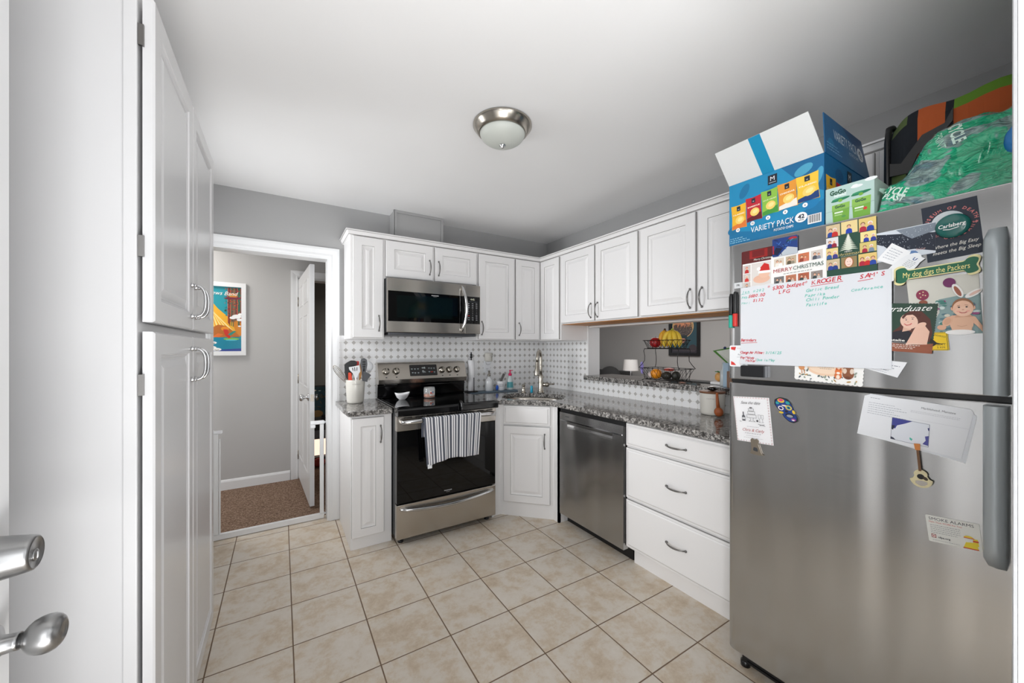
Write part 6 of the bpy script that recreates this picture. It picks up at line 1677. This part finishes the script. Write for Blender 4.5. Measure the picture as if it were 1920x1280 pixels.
# ------------------------------------------------------------------ two-tier wire fruit basket on the ledge
LZ = PZ0 + .0405
by0, by1, bxc = 1.665, 1.945, 2.480
t = thing('fruit_basket', 'two-tier black wire fruit basket on the granite ledge', 'basket', (bxc, 1.805, LZ))


def rrect(xc, yc, hx_, hy_, z, r=.03, n=5):
    pts = []
    for (sx, sy, a0) in ((1, 1, 0), (-1, 1, PI / 2), (-1, -1, PI), (1, -1, 3 * PI / 2)):
        for k in range(n + 1):
            a = a0 + PI / 2 * k / n; pts.append(Vector((xc + sx * (hx_ - r) + r * math.cos(a), yc + sy * (hy_ - r) + r * math.sin(a), z)))
    return pts


def wire_tray(nm, z0, z1, hx0, hy0, hx1, hy1):
    mb = MB(); yc = 1.805
    top = rrect(bxc, yc, hx1, hy1, z1); bot = rrect(bxc, yc, hx0, hy0, z0)
    mb.tube(top, .0026, 6, closed=True); mb.tube(bot, .0026, 6, closed=True)
    n_ = len(top)
    def at(loop, s):
        k = s * n_; i = int(k) % n_; f_ = k - int(k); return loop[i].lerp(loop[(i + 1) % n_], f_)
    # even lattice by arc length
    def arc(loop):
        L = [0]
        for i in range(n_): L.append(L[-1] + (loop[(i + 1) % n_] - loop[i]).length)
        return L
    LT, LB = arc(top), arc(bot)
    def pt(loop, L, s):
        s = (s % 1.0) * L[-1]
        for i in range(n_):
            if L[i] <= s <= L[i + 1]: return loop[i].lerp(loop[(i + 1) % n_], (s - L[i]) / max(1e-6, L[i + 1] - L[i]))
        return loop[0]
    K_ = 22
    for k in range(K_):
        mb.tube([pt(top, LT, k / K_), pt(bot, LB, (k + 1) / K_)], .0013, 5); mb.tube([pt(top, LT, k / K_), pt(bot, LB, (k - 1) / K_)], .0013, 5)
    for i in range(1, 8):
        yy = yc - hy0 + 2 * hy0 * i / 8; mb.tube([(bxc - hx0, yy, z0), (bxc + hx0, yy, z0)], .0013, 5)
    return mb.build(nm, 'blackwire', t)


wire_tray('lower_tray', LZ + .012, LZ + .098, .078, .150, .100, .178)
wire_tray('upper_tray', LZ + .250, LZ + .310, .070, .132, .092, .156)
for (sx, sy) in ((-1, 1), (-1, -1), (1, 1), (1, -1)):
    x_, y_ = bxc + sx * .075, 1.805 + sy * .142
    pts = [(bxc + sx * .066, 1.805 + sy * .145, LZ + .246), (bxc + sx * .070, 1.805 + sy * .150, LZ + .230), (bxc + sx * .068, 1.805 + sy * .142, LZ + .19), (bxc + sx * .070, 1.805 + sy * .142, LZ + .155), (bxc + sx * .085, 1.805 + sy * .156, LZ + .125), (bxc + sx * .098, 1.805 + sy * .174, LZ + .098)]
    MB().tube(pts, .0026, 6).build('leg', 'blackwire', t)
    mb = MB(); mb.tube([(bxc + sx * .074, 1.805 + sy * .143, LZ + .012), (bxc + sx * .084, 1.805 + sy * .153, LZ + .003)], .0028, 6); mb.ball((bxc + sx * .084, 1.805 + sy * .153, LZ + .004), .004, 8); mb.build('foot', 'blackwire', t)
mb = MB(); mb.tube([(bxc - .068, 1.952, LZ + .246), (bxc - .068, 1.658, LZ + .246)], .0026, 6); mb.tube([(bxc + .068, 1.952, LZ + .246), (bxc + .068, 1.658, LZ + .246)], .0026, 6); mb.build('support_bar', 'blackwire', t)


def fruit(name, label, cat, c, r, col, sc=(1, 1, 1), rough=.35, dimple=True, stem=None):
    mb = MB(); mb.ball((0, 0, 0), r, 24, sc=sc)
    if dimple:
        nv = []
        for x, y, z in mb.v:
            rr = math.hypot(x, y) / r; k = math.exp(-(rr / .28) ** 2); nv.append((x, y, z - (k * .16 * r if z > 0 else -k * .06 * r)))
        mb.v = nv
    mb.v = [(x + c[0], y + c[1], z + c[2]) for x, y, z in mb.v]
    o = mb.build(name, mat(name + '_skin_%d' % (len(bpy.data.materials)), col, rough, coat=.2), None, (c[0], c[1], c[2] - r * sc[2])); tag(o, label, cat)
    if stem: MB().tube([(c[0], c[1], c[2] + r * sc[2] * .8), (c[0] + .004, c[1], c[2] + r * sc[2] * 1.12)], .0016, 6).build('stem', stem, o)
    return o


UZ = LZ + .2515
brown = mat('dark_stem', (70, 48, 30), .8)
fruit('apple', 'large dark red apple at the left of the upper basket', 'apple', (bxc - .020, 1.887, UZ + .043), .042, (158, 18, 26), stem=brown)


def banana(mb, base, tip_dir, bulge, L=.17, r=.0165, mi=0):
    base = Vector(base); td = Vector(tip_dir).normalized(); bl = Vector(bulge); pts = []; R = []
    for k in range(13):
        s_ = k / 12; pts.append(base + td * (L * s_) + bl * (math.sin(PI * s_ ** .85))); 
        R.append(r * (0.35 if k == 0 else .55 if k == 1 else .85 if k == 2 else 1 if k < 10 else .8 if k == 10 else .5 if k == 11 else .22))
    mb.tube(pts, R, 12, mi)


yel1, yel2 = mat('ripe_banana', (214, 160, 40), .5), mat('yellow_banana', (222, 190, 60), .5)
grn = mat('green_banana_stem', (150, 176, 60), .5)
for (bn, lab, cen, top, mm, dirs) in (
        ('banana_bunch', 'spotted ripe yellow bananas standing behind the apple', (bxc + .020, 1.832), UZ + .142, yel1, [(-.20, .13, .012), (-.25, -.10, -.010), (.25, -.05, 0)]),
        ('banana_bunch', 'green-stemmed yellow bananas at the right of the upper basket', (bxc - .012, 1.745), UZ + .138, yel2, [(-.30, .30, .014), (-.35, -.02, -.004), (-.20, -.22, -.016), (.10, -.34, -.022)])):
    t2 = thing(bn, lab, 'bananas', (cen[0], cen[1], UZ + .006))
    crown = Vector((cen[0], cen[1], top))
    for i, (dx, dy, bb) in enumerate(dirs):
        mb = MB(); d_ = Vector((dx * .4, dy, -.9)); L_ = .13 / max(.6, abs(d_.normalized().z)) * .95
        banana(mb, crown + Vector((dx * .02, dy * .02, -.008)), d_, Vector((dx * .045, dy * .045 + bb * .3, .004)), L=min(L_, .145), r=.0172)
        mb.v = [(x, y, max(z, UZ + .002)) for x, y, z in mb.v]
        mb.build('banana', mm, t2)
    mb = MB(); mb.lathe(crown - ZV * .020, [(.011, 0), (.009, .012), (.0075, .024), (.004, .028)], 10); mb.build('stem', brown if mm is yel1 else grn, t2)
WZ = LZ + .0145
fruit('orange', 'bright orange in the middle of the lower basket', 'orange', (bxc - .035, 1.868, WZ + .041), .041, (238, 150, 24), rough=.5)
fruit('garlic_bulb', 'pale onion at the left end of the lower basket', 'onion', (bxc - .010, 1.932, WZ + .028), .027, (214, 200, 196), rough=.6, stem=brown)
fruit('avocado', 'black avocado left of the other, under the red packet in the lower basket', 'avocado', (bxc - .035, 1.778, WZ + .031), .032, (44, 42, 34), sc=(1, 1.25, .95), rough=.6, dimple=False)
fruit('avocado', 'upright dark avocado at the right end of the lower basket', 'avocado', (bxc - .025, 1.705, WZ + .034), .032, (40, 40, 32), sc=(.95, .95, 1.1), rough=.6, dimple=False)
mb = MB(); mb.ball((bxc + .005, 1.785, WZ + .075), .036, 14, sc=(.9, 1.15, .35)); mb.v = [(x, y, z + .005 * noise.noise(Vector((x * 60, y * 60, z * 60)))) for x, y, z in mb.v]
o = mb.build('red_packet', mat('coral_wrapper', (214, 74, 56), .4), None, (bxc + .005, 1.785, WZ + .063)); tag(o, 'small coral red packet on top of the avocados in the lower basket', 'packet')
mb = MB(); mb.prism(rounded([(-.006, 0), (.026, .006), (.050, .055), (.036, .088), (.012, .095), (-.012, .080), (-.012, .04)], .006, 3), (bxc - .078, 1.965, WZ + .035), (0.2, -1, 0), ZV, (1, .2, 0), 0, .012)
mb.v = [(x, 1.965 + (1.965 - y) * .55, z) for x, y, z in mb.v]
o = mb.build('chip_clip', mat('lilac_plastic', (150, 140, 214), .4), None, (bxc - .078, 1.965, WZ + .03), bevel=.002); tag(o, 'lilac plastic clip leaning at the left of the lower basket', 'clip')
# dark mat in front of living room on the ledge, pineapple and other items near the fridge
o = MB().box(2.60, 2.735, 1.46, 1.90, LZ, LZ + .006).build('placemat', mat('dark_grey_mat', (62, 64, 66), .8), None, (2.66, 1.6, LZ)); tag(o, 'dark grey flat mat at the back of the granite ledge', 'mat')
o = MB().box(2.54, 2.70, 1.375, 1.500, LZ + .0005, LZ + .020).build('white_dish', 'whiteceramic', None, (2.60, 1.44, LZ), bevel=.004); tag(o, 'low white rectangular dish under the pineapple ornament', 'dish')
t = thing('pineapple_ornament', 'small wooden pineapple with green felt leaves on the white dish', 'ornament', (2.60, 1.468, LZ + .021))
MB().lathe((2.60, 1.468, LZ + .021), [(.012, 0), (.024, .008), (.029, .026), (.026, .045), (.016, .058), (.004, .061)], 24).build('body', wood('golden_wood', (204, 150, 84), (222, 170, 100)), t)
mb = MB()
for k in range(7):
    a = 2 * PI * k / 7; mb.prism([(0, -.006), (.026, -.004), (.030, 0), (.026, .004), (0, .006)], (2.60, 1.468, LZ + .081 + .002 * (k % 2)), (math.cos(a), math.sin(a), .15), (-math.sin(a), math.cos(a), 0), (0, 0, 1), 0, .003)
mb.build('leaves', mat('green_felt', (46, 120, 44), .9), t)
t = thing('recipe_sign', 'tilted white card with green border behind the glass tube near the refrigerator', 'sign', (2.66, 1.44, LZ + .001))
c = Card(Vector((2.66, 1.548, LZ + .232)), Vector((2.64, 1.38, LZ + .262)), Vector((2.64, 1.36, LZ + .13)), Vector((2.66, 1.43, LZ + .13)), 150, 130, (-1, 0, 0), .006, paper=(70, 128, 44))
c.poly([(18, 122), (142, 120), (136, 10), (30, 10)], (214, 218, 210)); c.text('PARTY', 84, 88, 14, (206, 84, 60), 'c', bold=.04); c.scribble(40, 104, 130, 7, (80, 80, 84), seed=200); c.scribble(50, 66, 130, 7, (90, 90, 94), seed=201); c.scribble(56, 44, 130, 7, (90, 90, 94), seed=202); c.build('board', t)
MB().tube([(2.652, 1.40, LZ + .131), (2.660, 1.41, LZ + .002)], .004, 8).build('stand', 'steel_dk', t)
mb = MB(); mb.ball((2.645, 1.455, LZ + .252), .010, 10); mb.build('clip', mat('navy_plastic', (30, 44, 96), .4), t)
mb = MB(); mb.lathe((2.50, 1.385, LZ + .0005), [(.020, 0), (.021, .004), (.021, .09), (.010, .115), (.009, .152), (.0105, .154), (.0105, .160)], 24); o = mb.build('glass_bottle', mat('pale_bottle', (196, 204, 206), .08, coat=.5), None, (2.50, 1.385, LZ)); tag(o, 'slim pale glass bottle standing on the ledge left of the blue box', 'bottle')
o = MB().box(2.435, 2.50, 1.318, 1.352, LZ + .0005, LZ + .155).build('blue_box', mat('pale_blue_card', (158, 184, 204), .5), None, (2.46, 1.335, LZ), bevel=.002); tag(o, 'tall pale blue box on the ledge next to the refrigerator', 'box')
o = MB().box(2.405, 2.43, 1.262, 1.312, LZ + .0005, LZ + .105).build('brown_box', mat('brown_card', (132, 100, 78), .6), None, (2.42, 1.29, LZ), bevel=.002); tag(o, 'small brown box on the ledge almost hidden by the refrigerator', 'box')

# ------------------------------------------------------------------ living room seen through the opening
t = thing('table_lamp', 'white drum-shade table lamp in the living room', 'lamp', (5.9, 5.10, 0))
lx, ly = 5.9, 5.10
MB().lathe((lx, ly, .885), [(.148, 0), (.128, .215)], 36, cap=False).build('shade', mat('white_linen', (236, 236, 236), .8), t)
MB().lathe((lx, ly, .50), [(.07, 0), (.07, .015), (.012, .02), (.010, .40), (.010, .60)], 20).build('base', 'chrome', t)
t = thing('side_table', 'small dark side table under the living room lamp', 'table', (lx, ly, 0))
MB().lathe((lx, ly, .475), [(.24, 0), (.24, .024)], 30).build('top', wood('dark_table_wood', (52, 40, 32), (70, 54, 42)), t)
for k in range(4):
    a = PI / 4 + PI / 2 * k; MB().tube([(lx + .17 * math.cos(a), ly + .17 * math.sin(a), .4745), (lx + .20 * math.cos(a), ly + .20 * math.sin(a), .004)], .014, 8).build('leg', 'black', t)
t = thing('sofa', 'dark charcoal sofa in the living room left of the lamp', 'sofa', (5.85, 6.35, 0))
ch = mat('charcoal_fabric', (62, 63, 64), .95)
MB().box(5.35, 6.34, 5.42, 7.45, .06, .44).build('frame', ch, t, bevel=.04, seg=3)
MB().box(6.08, 6.34, 5.42, 7.45, .441, .84).build('backrest', ch, t, bevel=.05, seg=3)
for (ya, yb_) in ((5.46, 6.02), (6.04, 6.60), (6.62, 7.18)):
    mb = MB(); mb.ball((6.00, (ya + yb_) / 2, .71), .29, 24, sc=(.45, 1.0, .80)); mb.build('cushion', ch, t)
    MB().box(5.36, 5.98, ya, yb_, .4405, .54).build('seat_cushion', ch, t, bevel=.04, seg=3)
for (lx_, ly_) in ((5.42, 5.5), (6.27, 5.5), (5.42, 7.37), (6.27, 7.37)): MB().box(lx_ - .02, lx_ + .02, ly_ - .02, ly_ + .02, .004, .0598).build('leg', 'black', t)
# framed skyline poster
t = thing('framed_poster', 'black-framed poster of a city skyline in a glowing circle, on the living room wall', 'picture', (6.38, 4.28, 1.18))
PYA, PYB, PZA, PZB = 4.585, 3.955, 1.185, 2.10
mb = MB()
for bx in ((PYB, PYA, PZA, PZA + .055), (PYB, PYA, PZB - .055, PZB), (PYB, PYB + .055, PZA + .055, PZB - .055), (PYA - .055, PYA, PZA + .055, PZB - .055)): mb.box(6.37, 6.3998, *bx)
mb.build('frame', 'black', t)
c = Card(Vector((6.39, PYA - .05, PZB - .05)), Vector((6.39, PYB + .05, PZB - .05)), Vector((6.39, PYB + .05, PZA + .05)), Vector((6.39, PYA - .05, PZA + .05)), 530, 815, (-1, 0, 0), .004, paper=(44, 74, 84))
for k in range(1): pass
c.ell(240, 500, 216, 216, (214, 178, 130), 40); c.ell(240, 500, 206, 206, (198, 156, 104), 40); c.ell(240, 580, 176, 110, (206, 140, 104), 30)
r = random.Random(5)
for i in range(28):
    x = 52 + i * 13.5; hh = r.uniform(40, 110) + (120 if i == 17 else 80 if i == 25 else 0); lim = 200 * math.sqrt(max(0, 1 - ((x - 240) / 206) ** 2)); c.rect(x, 500 - min(lim, 60), x + 12, min(500 + lim, 440 + hh), (52, 50, 58)); c.k -= 1
c.k += 1; c.poly([(274, 580), (284, 660), (294, 580)], (46, 44, 52))
c.ell(240, 500, 206, 206, (74, 66, 66), 30, a0=PI + .25, a1=2 * PI - .25)
for i in range(220):
    x = r.uniform(60, 420); y = r.uniform(340, 500)
    if (x - 240) ** 2 + (y - 500) ** 2 < 195 ** 2: c.rect(x, y, x + r.uniform(3, 10), y + r.uniform(2, 6), r.choice([(170, 150, 128), (120, 100, 92), (196, 184, 160), (40, 38, 46)])); c.k -= 1
c.k += 1
c.rect(30, 160, 330, 330, (34, 52, 58)); c.poly([(170, 190), (270, 190), (270, 215), (310, 245), (270, 275), (170, 275)], (186, 130, 112)); c.text('LIVE MUSIC', 220, 240, 22, (220, 190, 170), 'c', fit=90); c.rect(0, 0, 530, 90, (46, 44, 52)); c.ell(440, 90, 80, 70, (58, 52, 58), 20); c.scribble(40, 40, 480, 16, (90, 84, 88), seed=210)
c.build('print', t)

# ------------------------------------------------------------------ hall and dark room
t = thing('framed_poster', 'white-framed colourful forest poster on the hall wall', 'picture', (-.55, 4.38, 1.265))
QX0, QX1, QZ0, QZ1 = -.835, -.288, 1.262, 1.945
mb = MB()
for bx in ((QX0, QX1, QZ0, QZ0 + .040), (QX0, QX1, QZ1 - .040, QZ1), (QX0, QX0 + .036, QZ0 + .040, QZ1 - .040), (QX1 - .036, QX1, QZ0 + .040, QZ1 - .040)): mb.box(bx[0], bx[1], 4.372, 4.3998, bx[2], bx[3])
mb.build('frame', 'trim', t)
W_, H_ = 480, 610
c = Card(Vector((QX0 + .033, 4.396, QZ1 - .037)), Vector((QX1 - .033, 4.396, QZ1 - .037)), Vector((QX1 - .033, 4.396, QZ0 + .037)), Vector((QX0 + .033, 4.396, QZ0 + .037)), W_, H_, (0, -1, 0), .002, paper=(36, 146, 160))
r = random.Random(9)
c.poly([(0, 150), (480, 150), (480, 330), (380, 260), (300, 320), (230, 470), (0, 520)], (206, 130, 40)); c.poly([(250, 470), (300, 400), (400, 300), (440, 160), (240, 150), (200, 300)], (232, 172, 50))
for i in range(12): c.poly([(232, 470 - i * 6), (244, 462 - i * 6), (300 + i * 14, 150), (280 + i * 14, 150)], [(246, 206, 90), (226, 150, 44), (250, 226, 150)][i % 3])
for i in range(30): x = r.uniform(0, 240); c.poly([(x, 150), (x + 8, 150), (x + 6, 600), (x + 2, 600)], r.choice([(60, 70, 50), (186, 96, 44), (90, 60, 44), (204, 140, 50)]))
for i in range(16): x = 372 + i * 6.5; c.rect(x, 260 + r.uniform(-30, 40), x + 5, 600, r.choice([(150, 56, 40), (206, 88, 50), (52, 80, 70), (96, 40, 50), (60, 110, 80)]))
for i in range(90): x = r.uniform(350, 478); y = r.uniform(330, 600); c.ell(x, y, r.uniform(3, 9), r.uniform(2, 5), r.choice([(40, 90, 70), (200, 90, 50), (150, 46, 50), (60, 130, 110)]), 7, rot=r.uniform(0, 3)); c.k -= 1
c.k += 1; c.poly([(340, 500), (400, 520), (470, 512), (476, 496), (380, 488)], (110, 44, 60)); c.rect(384, 512, 440, 548, (206, 120, 44)); c.line([(380, 524), (446, 530)], 4, (90, 170, 80))
c.poly([(0, 0), (480, 0), (480, 110), (420, 138), (240, 136), (0, 150)], (28, 130, 156)); c.poly([(0, 0), (480, 0), (480, 30), (300, 18), (0, 40)], (52, 70, 140)); c.ell(400, 118, 60, 12, (120, 180, 80), 16); c.ell(400, 108, 44, 6, (90, 190, 200), 14)
c.poly([(240, 210), (300, 250), (360, 240), (430, 180), (470, 140), (300, 132), (240, 150)], (180, 104, 44)); c.ell(352, 214, 30, 20, (226, 140, 44), 14); c.poly([(338, 208), (372, 208), (396, 128), (376, 124), (350, 160)], (196, 52, 40)); c.poly([(372, 160), (420, 196), (436, 190), (396, 150)], (44, 136, 120)); c.poly([(250, 130), (300, 170), (340, 160), (310, 136)], (216, 110, 50))
for (x, y, s_) in ((440, 330, 36), (462, 300, 22), (410, 318, 24), (462, 240, 12), (470, 352, 20)): c.ell(x, y, s_, s_ * .55, (238, 238, 236), 14)
for (x, y, s_) in ((180, 110, 60), (220, 90, 50), (262, 82, 30), (200, 50, 60), (246, 36, 44), (290, 20, 36)): c.ell(x, y, s_, s_ * .4, (236, 236, 232), 14); c.line([(x - s_ * .4, y - s_ * .1), (x, y - s_ * .22), (x + s_ * .5, y - s_ * .1)], 5, (60, 50, 44))
c.text('Dave Matthews Band', 236, 530, 36, (240, 240, 236), 'c', fit=430, shear=.35, rot=-.02)
c.build('print', t, 'printgloss')
# walk-through pet gate in the opening
t = thing('pet_gate', 'white metal pressure gate frame standing in the hall opening', 'gate', (-.06, 3.30, 0))
GY = 3.285
mb = MB(); mb.prism(rounded([(-.400, .004), (.283, .004), (.283, .040), (-.400, .040)], .004, 2), (0, GY - .014, 0), (1, 0, 0), ZV, (0, 1, 0), 0, .028); mb.build('bottom_rail', 'trim', t)
for x_, nm in ((-.4, 'left_post'), (.2555, 'right_post')): MB().box(x_, x_ + .028, GY - .013, GY + .013, .0405, .738).build(nm, 'trim', t, bevel=.004)
MB().box(-.370, -.360, GY - .006, GY + .006, .0405, .70).build('hinge_bar', 'trim', t, bevel=.003)
MB().box(.190, .285, GY - .020, GY + .020, .7385, .765).box(.190, .225, GY - .018, GY + .018, .712, .7385).build('latch_head', 'whiteplastic', t, bevel=.006)
MB().box(-.400, -.350, GY - .016, GY + .016, .7385, .758).build('hinge_cap', 'whiteplastic', t, bevel=.004)
for zz in (.035, .750):
    for sx, x0_, x1_ in ((1, .2836, .3006), (-1, -.4055, -.4002)):
        mb = MB(); mb.tube([(x0_, GY, zz), (x1_, GY, zz)], .005, 10); xx = x1_ - .003 if sx > 0 else x0_ - .0002
        mb.lathe((min(x0_, x1_) if sx > 0 else max(x0_, x1_) - .002, GY, zz), [(.013, 0), (.013, .005)], 14, (1, 0, 0)); mb.lathe((.2975 if sx > 0 else -.4058, GY, zz), [(.015, 0), (.015, .0032)], 14, (1, 0, 0)); mb.build('pressure_bolt', 'whiteplastic', t)
# dark room: console with an aquarium-like screen and a lit strip
t = thing('media_console', 'dark low console with a lit white panel, seen in the dark room beyond the hall', 'cabinet', (.42, 4.95, 0.004))
MB().box(.20, .92, 4.76, 5.10, .40, .520).box(.20, .92, 4.76, 5.10, .004, .10).box(.20, .215, 4.76, 5.10, .10, .40).box(.905, .92, 4.76, 5.10, .10, .40).box(.20, .92, 5.08, 5.10, .10, .40).build('body', 'black', t, bevel=.003)
MB().box(.216, .904, 4.77, 4.79, .30, .399).build('shelf_front', mat('mid_grey_laminate', (120, 122, 126), .5), t)
MB().box(.216, .904, 4.80, 4.82, .11, .299).build('lit_panel', mat('warm_lit_panel', (230, 200, 170), .6, emit=(255, 226, 204), es=0.9), t)
t = thing('television', 'dark television showing a teal night scene on the console in the dark room', 'television', (.48, 4.9, .521))
MB().box(.17, .95, 4.84, 4.87, .545, .90).build('frame', 'black', t, bevel=.003)
MB().box(.40, .70, 4.80, 4.92, .5205, .5445).build('stand', 'black', t)
c = Card(Vector((.185, 4.8385, .885)), Vector((.935, 4.8385, .885)), Vector((.935, 4.8385, .56)), Vector((.185, 4.8385, .56)), 750, 325, (0, -1, 0), .0006, paper=(34, 74, 84))
for i in range(60): rr_ = random.Random(700 + i); c.ell(rr_.uniform(10, 740), rr_.uniform(60, 300), rr_.uniform(6, 26), rr_.uniform(3, 10), rr_.choice([(30, 62, 66), (20, 34, 40), (64, 96, 88), (96, 90, 60)]), 8, rot=rr_.uniform(0, 3)); c.k -= 1
c.k += 1; c.ell(165, 18, 60, 40, (176, 136, 76), 18); c.ell(135, 286, 22, 9, (236, 240, 220), 12); c.ell(190, 280, 14, 5, (190, 214, 200), 12)  # pale ellipses are highlights painted into the screen colours
c.build('screen', t, 'printgloss')
mb = MB(); mb.ball((.36, 4.70, .055), .05, 18, sc=(1.3, .8, 1)); o = mb.build('toy_ball', mat('faded_red_fabric', (170, 66, 60), .9), None, (.36, 4.70, .005)); tag(o, 'faded red toy lying on the carpet below the lit console', 'toy')

# ------------------------------------------------------------------ ceiling light
cxl, cyl = .936, 1.612
t = thing('ceiling_light', 'flush ceiling light with a brushed nickel ring and frosted glass bowl', 'light', (cxl, cyl, ZC - .10))
MB().lathe((cxl, cyl, ZC - .0003), [(.140, 0), (.146, -.004), (.146, -.010), (.138, -.020), (.128, -.034), (.119, -.043), (.113, -.046), (.110, -.040)], 56).build('ring', 'nickel', t)
prof = []
for k in range(13):
    a = PI / 2 * k / 12; prof.append((.1125 * math.cos(a) if k < 12 else .004, -.042 - .058 * math.sin(a) ** 1.0))
MB().lathe((cxl, cyl, ZC), prof, 48).build('glass_bowl', 'frost', t)
MB().lathe((cxl, cyl, ZC - .0995), [(.016, 0), (.016, -.004), (.010, -.008), (.008, -.014), (.0035, -.018)], 20).build('finial', 'chrome', t)
